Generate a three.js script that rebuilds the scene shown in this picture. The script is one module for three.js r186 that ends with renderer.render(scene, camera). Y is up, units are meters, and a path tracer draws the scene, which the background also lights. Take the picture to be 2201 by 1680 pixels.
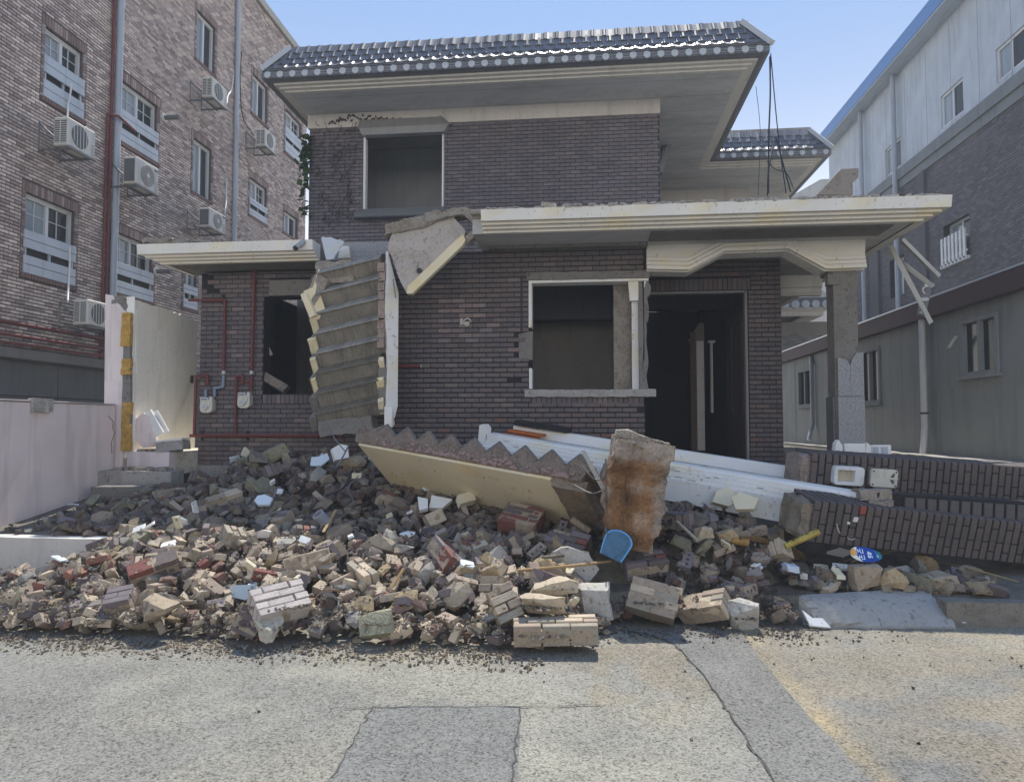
import * as THREE from 'three';
import { ConvexGeometry } from 'three/addons/geometries/ConvexGeometry.js';
import { mergeGeometries, toCreasedNormals } from 'three/addons/utils/BufferGeometryUtils.js';

// ---------------------------------------------------------------- camera, sky, sun, exposure
const scene = new THREE.Scene();
const camera = new THREE.PerspectiveCamera(58.49, 1024 / 781, 0.1, 400);
camera.position.set(0, 1.6, 0);
camera.rotation.set(THREE.MathUtils.degToRad(2.74), THREE.MathUtils.degToRad(5.9), 0, 'YXZ');
scene.add(camera); camera.name = 'camera';
const EXPOSURE = 2.05, SUN = 2.95, SUN_ALT = 58.5, SUN_AZ = 2;
const sunDir = new THREE.Vector3(Math.sin(SUN_AZ * Math.PI / 180) * Math.cos(SUN_ALT * Math.PI / 180), Math.sin(SUN_ALT * Math.PI / 180), -Math.cos(SUN_AZ * Math.PI / 180) * Math.cos(SUN_ALT * Math.PI / 180));
const renderer = new THREE.WebGLRenderer({ antialias: true });
renderer.setSize(1024, 781);
renderer.toneMapping = THREE.LinearToneMapping;
renderer.toneMappingExposure = EXPOSURE;
renderer.shadowMap.enabled = true;
{
  const W = 512, Hh = 256, d = new Float32Array(W * Hh * 4);
  const zen = [0.12, 0.203, 0.375], mid = [0.19, 0.275, 0.4], hor = [2.1, 1.88, 1.58];
  for (let j = 0; j < Hh; j++) for (let i = 0; i < W; i++) {
    const el = ((j + 0.5) / Hh - 0.5) * Math.PI, az = ((i + 0.5) / W - 0.5) * 2 * Math.PI;
    const dir = [Math.cos(el) * Math.cos(az), Math.sin(el), Math.cos(el) * Math.sin(az)];
    const e = Math.max(0, dir[1]), c = dir[0] * sunDir.x + dir[1] * sunDir.y + dir[2] * sunDir.z;
    const a = Math.pow(1 - e, 2.6), b = Math.pow(1 - e, 5.5), g = 1 + 0.35 * Math.pow(Math.max(0, c), 6);
    for (let k = 0; k < 3; k++) {
      let v = zen[k] + (mid[k] - zen[k]) * a; v += (hor[k] - v) * b * 0.9; v *= g;
      if (dir[1] < 0) v = [0.25, 0.24, 0.22][k];
      d[(j * W + i) * 4 + k] = v;
    }
    d[(j * W + i) * 4 + 3] = 1;
  }
  const sky = new THREE.DataTexture(d, W, Hh, THREE.RGBAFormat, THREE.FloatType);
  sky.mapping = THREE.EquirectangularReflectionMapping; sky.minFilter = sky.magFilter = THREE.LinearFilter; sky.needsUpdate = true;
  scene.background = sky; scene.environment = sky;
}
const sun = new THREE.DirectionalLight(new THREE.Color(1, 0.955, 0.87), SUN);
sun.position.copy(sunDir).multiplyScalar(60).add(new THREE.Vector3(0, 0, -8)); sun.target.position.set(0, 0, -8);
sun.castShadow = true; sun.shadow.mapSize.set(4096, 4096); sun.shadow.bias = -0.0005;
Object.assign(sun.shadow.camera, { left: -25, right: 25, top: 25, bottom: -25, near: 1, far: 120 });
sun.name = 'sun'; scene.add(sun, sun.target);

scene.fog = new THREE.FogExp2(new THREE.Color(0.75, 0.82, 0.92), 0.0028);

// ---------------------------------------------------------------- small helpers
const V = (x, y, z) => new THREE.Vector3(x, y, z);
const R = THREE.MathUtils.degToRad;
function rng(seed) { let a = seed >>> 0; return () => { a = (a + 0x6D2B79F5) | 0; let t = Math.imul(a ^ (a >>> 15), 1 | a); t = (t + Math.imul(t ^ (t >>> 7), 61 | t)) ^ t; return ((t ^ (t >>> 14)) >>> 0) / 4294967296; }; }
// a survey of the photograph: the point where a sight line meets the plane z = zv, x = xv or y = yv
camera.updateMatrixWorld();
const fwd = V(0, 0, -1).applyQuaternion(camera.quaternion), rgt = V(1, 0, 0).applyQuaternion(camera.quaternion), upv = V(0, 1, 0).applyQuaternion(camera.quaternion);
function sight(u, v) { return fwd.clone().addScaledVector(rgt, (u - 1100.5) / 1500).addScaledVector(upv, -(v - 840) / 1500); }
function Zp(u, v, z) { const d = sight(u, v); return d.multiplyScalar(z / d.z).add(camera.position); }
function Xp(u, v, x) { const d = sight(u, v); return d.multiplyScalar(x / d.x).add(camera.position); }
function Yp(u, v, y) { const d = sight(u, v); return d.multiplyScalar((y - 1.6) / d.y).add(camera.position); }

const used = {};
function numbered(n) { used[n] = (used[n] ?? -1) + 1; return used[n] ? n + '_' + String(used[n]).padStart(3, '0') : n; }
function tag(o, label, category, group, kind) {
  if (label) o.userData.label = label;
  if (category) o.userData.category = category;
  if (group) o.userData.group = group;
  if (kind) o.userData.kind = kind;
  return o;
}
function thing(name, label, category, p = V(0, 0, 0), group) {
  const o = new THREE.Group(); o.name = numbered(name); o.position.copy(p); scene.add(o);
  return tag(o, label, category, group);
}
function obj(name, geo, mat, parent = scene) {
  const g = Array.isArray(geo) ? join(geo) : geo;
  const m = new THREE.Mesh(g, mat); m.castShadow = m.receiveShadow = true;
  m.name = parent === scene ? numbered(name) : name;
  parent.add(m); return m;
}
function plain(g) {
  const r = g.index ? g.toNonIndexed() : g;
  for (const k of Object.keys(r.attributes)) if (!['position', 'normal', 'uv', 'color'].includes(k)) r.deleteAttribute(k);
  if (!r.attributes.normal) r.computeVertexNormals();
  return r;
}
// texture coordinates in metres, from the side each face looks to
function boxUV(g, off = 0) {
  const r = plain(g), p = r.attributes.position, n = r.attributes.normal, uv = new Float32Array(p.count * 2);
  for (let i = 0; i < p.count; i += 3) {
    let nx = 0, ny = 0, nz = 0;
    for (let k = 0; k < 3; k++) { nx += n.getX(i + k); ny += n.getY(i + k); nz += n.getZ(i + k); }
    nx = Math.abs(nx); ny = Math.abs(ny); nz = Math.abs(nz);
    for (let k = 0; k < 3; k++) {
      const x = p.getX(i + k), y = p.getY(i + k), z = p.getZ(i + k), j = (i + k) * 2;
      if (nx >= ny && nx >= nz) { uv[j] = z + off; uv[j + 1] = y + off; } else if (ny >= nz) { uv[j] = x + off; uv[j + 1] = z + off; } else { uv[j] = x + off; uv[j + 1] = y + off; }
    }
  }
  r.setAttribute('uv', new THREE.BufferAttribute(uv, 2));
  return r;
}
function join(list) {
  const gs = list.map((g) => boxUV(g));
  const anyC = gs.some((g) => g.attributes.color);
  if (anyC) for (const g of gs) if (!g.attributes.color) g.setAttribute('color', new THREE.BufferAttribute(new Float32Array(g.attributes.position.count * 3).fill(1), 3));
  return gs.length === 1 ? gs[0] : mergeGeometries(gs);
}
function paint(g, c) { const n = g.attributes.position.count, a = new Float32Array(n * 3); for (let i = 0; i < n; i++) { a[3 * i] = c[0]; a[3 * i + 1] = c[1]; a[3 * i + 2] = c[2]; } g.setAttribute('color', new THREE.BufferAttribute(a, 3)); return g; }
const box = (w, h, d, x = 0, y = 0, z = 0) => { const g = new THREE.BoxGeometry(w, h, d).toNonIndexed(); g.translate(x, y, z); return g; };
const span = (x0, x1, y0, y1, z0, z1) => box(Math.abs(x1 - x0), Math.abs(y1 - y0), Math.abs(z1 - z0), (x0 + x1) / 2, (y0 + y1) / 2, (z0 + z1) / 2);
// a box with chamfered edges
function cbox(w, h, d, c = 0.006, x = 0, y = 0, z = 0) {
  const a = w / 2, b = h / 2, e = d / 2, pts = [];
  c = Math.min(c, a * 0.5, b * 0.5, e * 0.5);
  for (const i of [-1, 1]) for (const j of [-1, 1]) for (const k of [-1, 1]) pts.push(V(i * (a - c), j * (b - c), k * e), V(i * (a - c), j * b, k * (e - c)), V(i * a, j * (b - c), k * (e - c)));
  const g = new ConvexGeometry(pts); g.translate(x, y, z); return plain(g);
}
// a straight bar of rectangular section between two points
function bar(a, b, w, h) {
  const d = b.clone().sub(a), g = new THREE.BoxGeometry(w, h, d.length()).toNonIndexed();
  const m = new THREE.Matrix4().lookAt(b, a, V(0.01, 1, 0.02)); m.setPosition(a.clone().add(b).multiplyScalar(0.5));
  return g.applyMatrix4(m);
}
function tube(pts, r, seg = 8, smooth = true) {
  const c = smooth ? new THREE.CatmullRomCurve3(pts, false, 'centripetal') : new THREE.CurvePath();
  if (!smooth) for (let i = 0; i + 1 < pts.length; i++) c.add(new THREE.LineCurve3(pts[i], pts[i + 1]));
  return plain(new THREE.TubeGeometry(c, smooth ? Math.max(8, pts.length * 6) : pts.length * 10, r, seg, false));
}
// a pipe with tight bends
function pipe(pts, r, seg = 10) {
  const out = [];
  for (let i = 0; i + 1 < pts.length; i++) { out.push(rod(pts[i], pts[i + 1], r, seg)); if (i) { const s = new THREE.SphereGeometry(r * 1.08, seg, 6).toNonIndexed(); s.translate(pts[i].x, pts[i].y, pts[i].z); out.push(s); } }
  return join(out);
}
function rod(a, b, r, seg = 10, r2 = r) {
  const d = b.clone().sub(a), g = new THREE.CylinderGeometry(r2, r, d.length(), seg).toNonIndexed();
  const q = new THREE.Quaternion().setFromUnitVectors(V(0, 1, 0), d.clone().normalize());
  g.applyQuaternion(q); const m = a.clone().add(b).multiplyScalar(0.5); g.translate(m.x, m.y, m.z); return g;
}
// an outline [[x,y],...] with holes, given thickness along z from 0 to d
function slab(pts, d, holes = [], bevel = 0) {
  const s = new THREE.Shape(pts.map((p) => new THREE.Vector2(p[0], p[1])));
  for (const h of holes) s.holes.push(new THREE.Path(h.map((p) => new THREE.Vector2(p[0], p[1]))));
  return plain(new THREE.ExtrudeGeometry(s, { depth: d, bevelEnabled: bevel > 0, bevelSize: bevel, bevelThickness: bevel, bevelSegments: 1, curveSegments: 10 }));
}
const rect = (x0, x1, y0, y1) => [[x0, y0], [x1, y0], [x1, y1], [x0, y1]];
// geometry laid out in x, y, z and carried into a frame given by an origin and three directions
function place(g, o, ex, ey, ez) { const m = new THREE.Matrix4().makeBasis(ex, ey, ez); m.setPosition(o); g.applyMatrix4(m); return g; }
function frame(a, b, upish) { const ex = b.clone().sub(a).normalize(), ez = ex.clone().cross(upish).normalize(), ey = ez.clone().cross(ex).normalize(); return [ex, ey, ez]; }

// ---------------------------------------------------------------- noise and textures
function hash(x, y, s) { let h = Math.imul(x, 374761393) ^ Math.imul(y, 668265263) ^ Math.imul(s, 974634777); h = Math.imul(h ^ (h >>> 13), 1274126177); return ((h ^ (h >>> 16)) >>> 0) / 4294967296; }
function vnoise(x, y, per, s) {
  const xi = Math.floor(x), yi = Math.floor(y), fx = x - xi, fy = y - yi, u = fx * fx * (3 - 2 * fx), v = fy * fy * (3 - 2 * fy);
  const w = (n) => ((n % per) + per) % per;
  const a = hash(w(xi), w(yi), s), b = hash(w(xi + 1), w(yi), s), c = hash(w(xi), w(yi + 1), s), d = hash(w(xi + 1), w(yi + 1), s);
  return a + (b - a) * u + (c - a) * v + (a - b - c + d) * u * v;
}
function fbm(x, y, per, s, oct = 4) { let a = 0, w = 0.5, t = 0; for (let i = 0; i < oct; i++) { a += w * vnoise(x, y, per, s + i); t += w; x *= 2; y *= 2; per *= 2; w *= 0.5; } return a / t; }
const big = 1 << 20;
const n3 = (x, y, z, s = 1) => ((fbm(x + 100, y + 100, big, s, 3) + fbm(y + 130, z + 110, big, s + 5, 3) + fbm(z + 160, x + 120, big, s + 9, 3)) / 3 - 0.5) * 1.9;
const enc = (v) => Math.round(255 * Math.max(0, Math.min(1, v <= 0.0031308 ? v * 12.92 : 1.055 * Math.pow(v, 1 / 2.4) - 0.055)));
function tex(size, metres, fn, srgb = true) {
  const d = new Uint8Array(size * size * 4);
  for (let j = 0; j < size; j++) for (let i = 0; i < size; i++) {
    const c = fn(i / size, j / size, i, j), k = (j * size + i) * 4;
    for (let q = 0; q < 3; q++) { const v = Array.isArray(c) ? c[q] : c; d[k + q] = srgb ? enc(v) : Math.round(255 * Math.max(0, Math.min(1, v))); }
    d[k + 3] = 255;
  }
  const t = new THREE.DataTexture(d, size, size, THREE.RGBAFormat);
  t.wrapS = t.wrapT = THREE.RepeatWrapping; t.magFilter = THREE.LinearFilter; t.minFilter = THREE.LinearMipmapLinearFilter; t.generateMipmaps = true;
  t.repeat.set(1 / metres, 1 / metres); if (srgb) t.colorSpace = THREE.SRGBColorSpace; t.needsUpdate = true;
  return t;
}
const sm = (a, b, x) => { const t = Math.max(0, Math.min(1, (x - a) / (b - a))); return t * t * (3 - 2 * t); };
const T = {};
T.concrete = tex(512, 1.4, (u, v) => { const a = fbm(u * 6, v * 6, 6, 3, 5), b = fbm(u * 60, v * 60, 60, 9, 3), p = sm(0.74, 0.8, fbm(u * 40, v * 40, 40, 21, 2)); const k = 0.66 + 0.6 * a + 0.4 * (b - 0.5); return [k * (1 - 0.35 * p), k * (1 - 0.38 * p), k * (0.99 - 0.4 * p)]; });
T.concreteB = tex(512, 0.7, (u, v) => 0.5 * fbm(u * 14, v * 14, 14, 5, 5) + 0.5 * fbm(u * 70, v * 70, 70, 6, 2), false);
T.rough = tex(512, 0.5, (u, v) => { const a = fbm(u * 8, v * 8, 8, 33, 4), b = fbm(u * 46, v * 46, 46, 39, 2), p = sm(0.66, 0.72, fbm(u * 22, v * 22, 22, 41, 2)); const k = 0.55 + 0.75 * a + 0.55 * (b - 0.5) + 0.25 * p; return [k, k * (0.98), k * 0.95]; });
T.plaster = tex(512, 3, (u, v) => { const a = fbm(u * 5, v * 5, 5, 51, 5), st = fbm(u * 40, v * 3, 40, 55, 3), p = sm(0.7, 0.8, fbm(u * 110, v * 110, 110, 57, 3)); const k = 0.84 + 0.2 * a - 0.1 * sm(0.55, 0.8, st) - 0.12 * p; return [k, k * (0.985 - 0.06 * p), k * (0.96 - 0.1 * p)]; });
T.cornice = tex(512, 1.8, (u, v) => { const a = fbm(u * 7, v * 7, 7, 61, 5), p = sm(0.66, 0.74, fbm(u * 70, v * 45, 70, 63, 4)) * sm(0.45, 0.65, fbm(u * 6, v * 6, 6, 68, 2)), y = sm(0.55, 0.8, fbm(u * 5, v * 9, 5, 66, 4)); const k = 0.86 + 0.16 * a - 0.34 * p; return [k, k * (0.99 - 0.05 * y - 0.03 * p), k * (0.97 - 0.2 * y - 0.08 * p)]; });
T.brick = tex(512, 0.5, (u, v) => { const a = fbm(u * 12, v * 26, 12, 71, 3), b = fbm(u * 90, v * 90, 90, 73, 2), p = sm(0.72, 0.8, fbm(u * 30, v * 30, 30, 75, 3)); const k = 0.72 + 0.5 * a + 0.4 * (b - 0.5) + 0.3 * p; return [k, k, k]; });
T.brickB = tex(256, 0.25, (u, v) => fbm(u * 30, v * 30, 30, 77, 3), false);
T.soffit = tex(512, 3, (u, v) => { const a = fbm(u * 4, v * 12, 4, 81, 5), b = fbm(u * 30, v * 60, 30, 83, 3); const l = Math.abs((v * 5) % 1 - 0.5) < 0.02 ? 0.75 : 1; const k = (0.7 + 0.5 * a + 0.25 * (b - 0.5)) * l; return [k, k, k * 0.98]; });
T.granite = tex(512, 0.35, (u, v) => { const a = vnoise(u * 90, v * 90, 90, 91), b = vnoise(u * 140, v * 140, 140, 93), c = vnoise(u * 60 + 3, v * 60, 60, 95); let k = 0.72 + 0.2 * (b - 0.5); if (a < 0.27) k = 0.16; else if (c > 0.8) k = 0.95; return [k, k, k * 1.01]; });
T.terrazzo = tex(512, 0.9, (u, v) => { const a = vnoise(u * 170, v * 170, 170, 101), b = fbm(u * 6, v * 6, 6, 103, 4), st = fbm(u * 50, v * 4, 50, 106, 3); const k = 0.7 + 0.45 * (a - 0.5) + 0.5 * (b - 0.5) - 0.16 * sm(0.5, 0.8, st); return [k, k * 0.97, k * 0.9]; });
T.asphalt = tex(2048, 5, (u, v, i, j) => { const a = hash(i >> 1, j >> 1, 111), b = hash(i, j, 113), c = vnoise(u * 620, v * 620, 620, 115), m = fbm(u * 16, v * 16, 16, 117, 4); const e = vnoise(u * 330 + 7, v * 330, 330, 119); let k = 0.72 + 0.4 * (c - 0.5) + 0.3 * (e - 0.5) + 0.1 * (b - 0.5) + 0.3 * (m - 0.5); if (a > 0.94) k += 0.3; if (c < 0.24) k *= 0.6; return [k, k * 0.992, k * 0.965]; });
T.asphaltB = tex(1024, 2.5, (u, v) => vnoise(u * 310, v * 310, 310, 115) * 0.7 + 0.3 * vnoise(u * 160, v * 160, 160, 118), false);
T.sand = tex(512, 1, (u, v, i, j) => { const a = fbm(u * 9, v * 9, 9, 121, 5), b = hash(i >> 1, j >> 1, 123), c = vnoise(u * 120, v * 120, 120, 124); const k = 0.45 + 0.6 * a + 0.25 * (b - 0.5) + 0.35 * (c - 0.5); return [k, k * 0.97, k * 0.92]; });
T.wood = tex(256, 0.5, (u, v) => { const a = fbm(u * 30 + 2 * fbm(u * 3, v * 3, 3, 5, 2), v * 2, 30, 131, 3); const k = 0.55 + 0.7 * a; return [k, k * 0.97, k * 0.9]; });
T.grime = tex(512, 2.2, (u, v) => { const st = fbm(u * 26, v * 2, 26, 141, 4), a = fbm(u * 5, v * 5, 5, 143, 4); const k = 0.9 + 0.2 * (a - 0.5) - 0.12 * sm(0.52, 0.8, st); return [k, k, k * 0.99]; });
T.rust = tex(512, 0.6, (u, v) => { const a = fbm(u * 7, v * 7, 7, 151, 5), b = fbm(u * 30, v * 30, 30, 153, 3), w = sm(0.55, 0.75, fbm(u * 5, v * 5, 5, 155, 4)); const k = 0.6 + 0.45 * a + 0.6 * (b - 0.5); return [k, k * (0.92 + 0.1 * w), k * (0.84 + 0.2 * w)]; });

function mat(c, o = {}) {
  const { physical, rgb, ...rest } = o;
  const m = physical ? new THREE.MeshPhysicalMaterial({ roughness: 0.85, ...rest }) : new THREE.MeshStandardMaterial({ roughness: 0.85, ...rest });
  m.color.setRGB(c[0], c[1], c[2]); return m;
}
const VC = { vertexColors: true };
const conc = { map: T.concrete, bumpMap: T.concreteB, bumpScale: 0.006, roughness: 0.95 };
const M = {
  mortar: mat([0.022, 0.021, 0.024], { map: T.rough, roughness: 0.97 }),
  brickV: mat([1, 1, 1], { map: T.brick, bumpMap: T.brickB, bumpScale: 0.002, roughness: 0.8, ...VC }),
  cornice: mat([0.78, 0.75, 0.68], { map: T.cornice, roughness: 0.8 }),
  corniceUp: mat([0.6, 0.58, 0.53], { map: T.plaster, roughness: 0.85 }),
  white: mat([0.8, 0.79, 0.76], { map: T.cornice, roughness: 0.75 }),
  band: mat([0.62, 0.58, 0.53], { map: T.plaster, roughness: 0.85 }),
  soffit: mat([0.52, 0.51, 0.5], { map: T.soffit, bumpMap: T.concreteB, bumpScale: 0.004, roughness: 0.95 }),  // raised tone stands in for the veil of glare under the eaves
  concrete: mat([0.36, 0.34, 0.31], conc),
  concreteD: mat([0.2, 0.185, 0.165], conc),
  concreteRaw: mat([0.4, 0.35, 0.29], { map: T.rough, bumpMap: T.concreteB, bumpScale: 0.05, roughness: 1 }),
  granite: mat([0.42, 0.42, 0.42], { map: T.granite, roughness: 0.6 }),
  terrazzo: mat([0.31, 0.29, 0.255], { map: T.terrazzo, bumpMap: T.concreteB, bumpScale: 0.002, roughness: 0.85 }),
  cream: mat([0.78, 0.685, 0.48], { map: T.cornice, roughness: 0.85 }),
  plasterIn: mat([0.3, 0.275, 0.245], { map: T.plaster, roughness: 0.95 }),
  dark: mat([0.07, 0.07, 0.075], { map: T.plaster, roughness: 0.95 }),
  pink: mat([0.84, 0.72, 0.69], { map: T.grime, bumpMap: T.concreteB, bumpScale: 0.003, roughness: 0.92 }),
  annex: mat([0.86, 0.84, 0.77], { map: T.plaster, roughness: 0.9 }),
  foam: mat([0.55, 0.33, 0.08], { map: T.rough, bumpMap: T.concreteB, bumpScale: 0.02, roughness: 1 }),
  foamOrange: mat([0.5, 0.14, 0.03], { map: T.rough, roughness: 1 }),
  tile: mat([0.14, 0.145, 0.165], { roughness: 0.47, metalness: 0, map: T.grime }),
  disc: mat([0.5, 0.53, 0.56], { roughness: 0.6, map: T.grime }),
  tileTrim: mat([0.5, 0.52, 0.54], { roughness: 0.6 }),
  redPipe: mat([0.17, 0.035, 0.03], { roughness: 0.65, map: T.grime }),
  bluePipe: mat([0.2, 0.25, 0.32], { roughness: 0.6 }),
  whitePaint: mat([0.78, 0.77, 0.74], { roughness: 0.6, map: T.grime }),
  pvc: mat([0.42, 0.46, 0.52], { roughness: 0.5, map: T.grime }),
  black: mat([0.03, 0.03, 0.032], { roughness: 0.7 }),
  charred: mat([0.02, 0.02, 0.02], { roughness: 0.9, map: T.rough }),
  glassDark: mat([0.03, 0.036, 0.04], { physical: true, specularIntensity: 0.45, roughness: 0.15, metalness: 0, map: T.grime }),
  glassSky: mat([0.3, 0.36, 0.4], { roughness: 0.12, map: T.grime }),
  frameW: mat([0.72, 0.73, 0.73], { roughness: 0.5, map: T.grime }),
  rail: mat([0.52, 0.57, 0.63], { roughness: 0.45, map: T.grime }),
  acBody: mat([0.68, 0.66, 0.6], { roughness: 0.5, map: T.grime }),
  acDark: mat([0.12, 0.13, 0.13], { roughness: 0.7 }),
  steel: mat([0.17, 0.17, 0.17], { roughness: 0.6, metalness: 0.3 }),
  steelPale: mat([0.4, 0.4, 0.38], { roughness: 0.4, metalness: 0.3, map: T.grime }),
  sill: mat([0.17, 0.1, 0.075], { map: T.brick, roughness: 0.9 }),
  shopGrey: mat([0.12, 0.125, 0.125], { map: T.grime, roughness: 0.8 }),
  panelW: mat([0.52, 0.58, 0.64], { map: T.grime, roughness: 0.6 }),
  panelG: mat([0.27, 0.285, 0.27], { map: T.grime, roughness: 0.7 }),
  blueTrim: mat([0.09, 0.23, 0.5], { roughness: 0.45 }),
  brownRoof: mat([0.075, 0.04, 0.042], { roughness: 0.7 }),
  rusty: mat([1, 1, 1], { vertexColors: true, map: T.rust, bumpMap: T.concreteB, bumpScale: 0.02, roughness: 1 }),
  bluePlastic: mat([0.055, 0.15, 0.25], { roughness: 0.6, map: T.rough }),
  wood: mat([0.42, 0.28, 0.14], { map: T.wood, roughness: 0.85 }),
  straw: mat([0.2, 0.12, 0.05], { map: T.wood, roughness: 0.95 }),
  yellow: mat([0.42, 0.33, 0.07], { map: T.rough, roughness: 0.7 }),
  leaf: mat([0.05, 0.085, 0.03], { roughness: 0.8, side: THREE.DoubleSide }),
  vine: mat([0.075, 0.055, 0.055], { roughness: 0.95 }),
  meter: mat([0.62, 0.6, 0.52], { roughness: 0.55, map: T.grime }),
  cable: mat([0.02, 0.025, 0.035], { roughness: 0.6 }),
  road: mat([1, 1, 1], { map: T.asphalt, bumpMap: T.asphaltB, bumpScale: 0.006, roughness: 0.93, ...VC }),
  ground: mat([1, 1, 1], { map: T.sand, bumpMap: T.concreteB, bumpScale: 0.02, roughness: 1, ...VC }),
};
// ---------------------------------------------------------------- builders for walls, cornices and windows
// a moulding swept along a path in plan; profile points are [outward, up]; outward is to the right of travel
function sweep(path, prof, y0, closedProfile = false) {
  const n = path.length, dirs = [];
  for (let i = 0; i + 1 < n; i++) { const dx = path[i + 1][0] - path[i][0], dz = path[i + 1][1] - path[i][1], l = Math.hypot(dx, dz); dirs.push([-dz / l, dx / l]); }
  const off = path.map((p, i) => { const a = dirs[Math.max(0, i - 1)], b = dirs[Math.min(dirs.length - 1, i)]; const mx = a[0] + b[0], mz = a[1] + b[1], k = 2 / (mx * mx + mz * mz); return [mx * k, mz * k]; });
  const pos = [], at = (i, j) => [path[i][0] + off[i][0] * prof[j][0], y0 + prof[j][1], path[i][1] + off[i][1] * prof[j][0]];
  const m = prof.length;
  for (let i = 0; i + 1 < n; i++) for (let j = 0; j < (closedProfile ? m : m - 1); j++) {
    const a = at(i, j), b = at(i + 1, j), c = at(i + 1, (j + 1) % m), d = at(i, (j + 1) % m);
    pos.push(...a, ...b, ...c, ...a, ...c, ...d);
  }
  const tri = THREE.ShapeUtils.triangulateShape(prof.map((p) => new THREE.Vector2(p[0], p[1])), []);
  for (const i of [0, n - 1]) for (const t of tri) for (const j of t) pos.push(...at(i, j));
  const g = new THREE.BufferGeometry(); g.setAttribute('position', new THREE.Float32BufferAttribute(pos, 3)); g.computeVertexNormals(); return g;
}
const brickGeo = {};
function brickShape(w, h, d) {
  const key = Math.round(w * 500) + '_' + Math.round(h * 500);
  return (brickGeo[key] ??= boxUV(cbox(w, h, d, 0.004), hash(Math.round(w * 5000), Math.round(h * 5000), 3)));
}
const brickMats = {};
function brickMat(c) { const k = c.join(); return (brickMats[k] ??= mat(c, { map: T.brick, bumpMap: T.brickB, bumpScale: 0.002, roughness: 0.78 })); }
const quota = { house: 300, flats: 300, annexe: 0 };
// courses of bricks over a w x h face; holes are [x0, x1, y0, y1]; those wanted singly are meshes of their own while the quota lasts
function bricks(parent, F, w, h, { holes = [], skip = () => false, single = () => false, pal, q = 'house', pl = 0.195, ph = 0.069, gx = 0.009, gy = 0.015, dep = 0.03, proud = 0.017, soldiers = [], seed = 1, y00 = 0, tint = () => null, warm = q === 'house' }) {
  const r = rng(seed), rest = [], put = (x0, x1, y0, y1) => {
    const bw = x1 - x0, bh = y1 - y0, cx = (x0 + x1) / 2, cy = (y0 + y1) / 2;
    const rv = r(), rz = r(), rp = r();
    if (bw < 0.025 || bh < 0.02 || skip(cx, cy, bw, rv)) return;
    const st = 0.5 + 1.1 * n3(cx * 0.9 + seed, cy * 1.5, seed, 6) + (warm && cy < 0.75 ? 0.3 : 0); let c = pal[Math.max(0, Math.min(pal.length - 1, Math.floor((0.55 * rv * rv + 0.45 * Math.max(0, Math.min(1, st))) * pal.length)))]; const z = proud - dep / 2 + (rz - 0.5) * 0.003;
    const tn = tint(cx, cy, rp); if (tn) c = c.map((v, i) => +(v * tn[i]).toFixed(4));
    if (quota[q] > 0 && single(cx, cy)) {
      quota[q]--;
      const m = new THREE.Mesh(brickShape(bw, bh, dep), brickMat(c)); m.name = 'brick'; m.castShadow = m.receiveShadow = true;
      m.matrixAutoUpdate = true; const M4 = new THREE.Matrix4().makeBasis(F.ex, F.ey, F.ez); m.quaternion.setFromRotationMatrix(M4);
      m.position.copy(F.o).addScaledVector(F.ex, cx).addScaledVector(F.ey, cy).addScaledVector(F.ez, z); parent.add(m);
    } else { const k = (0.9 + 0.2 * rp) * (1 + (q === 'flats' ? 0.12 : 0.35) * n3(cx * 0.7 + 3, cy * 0.9, seed, 9)); const g = paint(box(bw, bh, dep, cx, cy, z), c.map((v) => v * k)); rest.push(g); }
  };
  const rows = Math.ceil((h - y00) / ph);
  for (let i = 0; i < rows; i++) {
    const y0 = y00 + i * ph + gy / 2, y1 = Math.min(h, y00 + (i + 1) * ph - gy / 2), my = (y0 + y1) / 2;
    let free = [[0, w]];
    for (const H of holes) if (my > H[2] && my < H[3]) free = free.flatMap(([a, b]) => H[0] >= b || H[1] <= a ? [[a, b]] : [[a, H[0]], [H[1], b]].filter(([s, t]) => t - s > 0.02));
    for (const S of soldiers) if (my > S[2] && my < S[3]) free = free.flatMap(([a, b]) => S[0] >= b || S[1] <= a ? [[a, b]] : [[a, S[0]], [S[1], b]].filter(([s, t]) => t - s > 0.02));
    for (const [a, b] of free) { let x = Math.floor(a / pl) * pl - (i % 2 ? pl / 2 : 0); for (; x < b; x += pl) put(Math.max(a, x) + gx / 2, Math.min(b, x + pl) - gx / 2, y0, y1); }
  }
  for (const S of soldiers) for (let x = S[0]; x < S[1]; x += ph) put(x + gx / 2, Math.min(S[1], x + ph) - gx / 2, S[2] + gy / 2, S[3] - gy / 2);
  if (rest.length) {
    const g = boxUV(mergeGeometries(rest.map(plain))); place(g, F.o, F.ex, F.ey, F.ez);
    tag(obj('brick_courses', g, M.brickV, parent), null, null, null, 'stuff');
  }
}
const FZ = (x, y, z) => ({ o: V(x, y, z), ex: V(1, 0, 0), ey: V(0, 1, 0), ez: V(0, 0, 1) });          // faces the road
const FXp = (x, y, z) => ({ o: V(x, y, z), ex: V(0, 0, -1), ey: V(0, 1, 0), ez: V(1, 0, 0) });        // faces +x, runs away from the road
const FXn = (x, y, z) => ({ o: V(x, y, z), ex: V(0, 0, 1), ey: V(0, 1, 0), ez: V(-1, 0, 0) });        // faces -x, runs towards the road

const darkPal = [[0.139, 0.113, 0.112], [0.126, 0.106, 0.108], [0.149, 0.117, 0.11], [0.116, 0.0979, 0.0995], [0.133, 0.112, 0.104], [0.151, 0.117, 0.107], [0.156, 0.11, 0.0967], [0.18, 0.103, 0.0851]];

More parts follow.
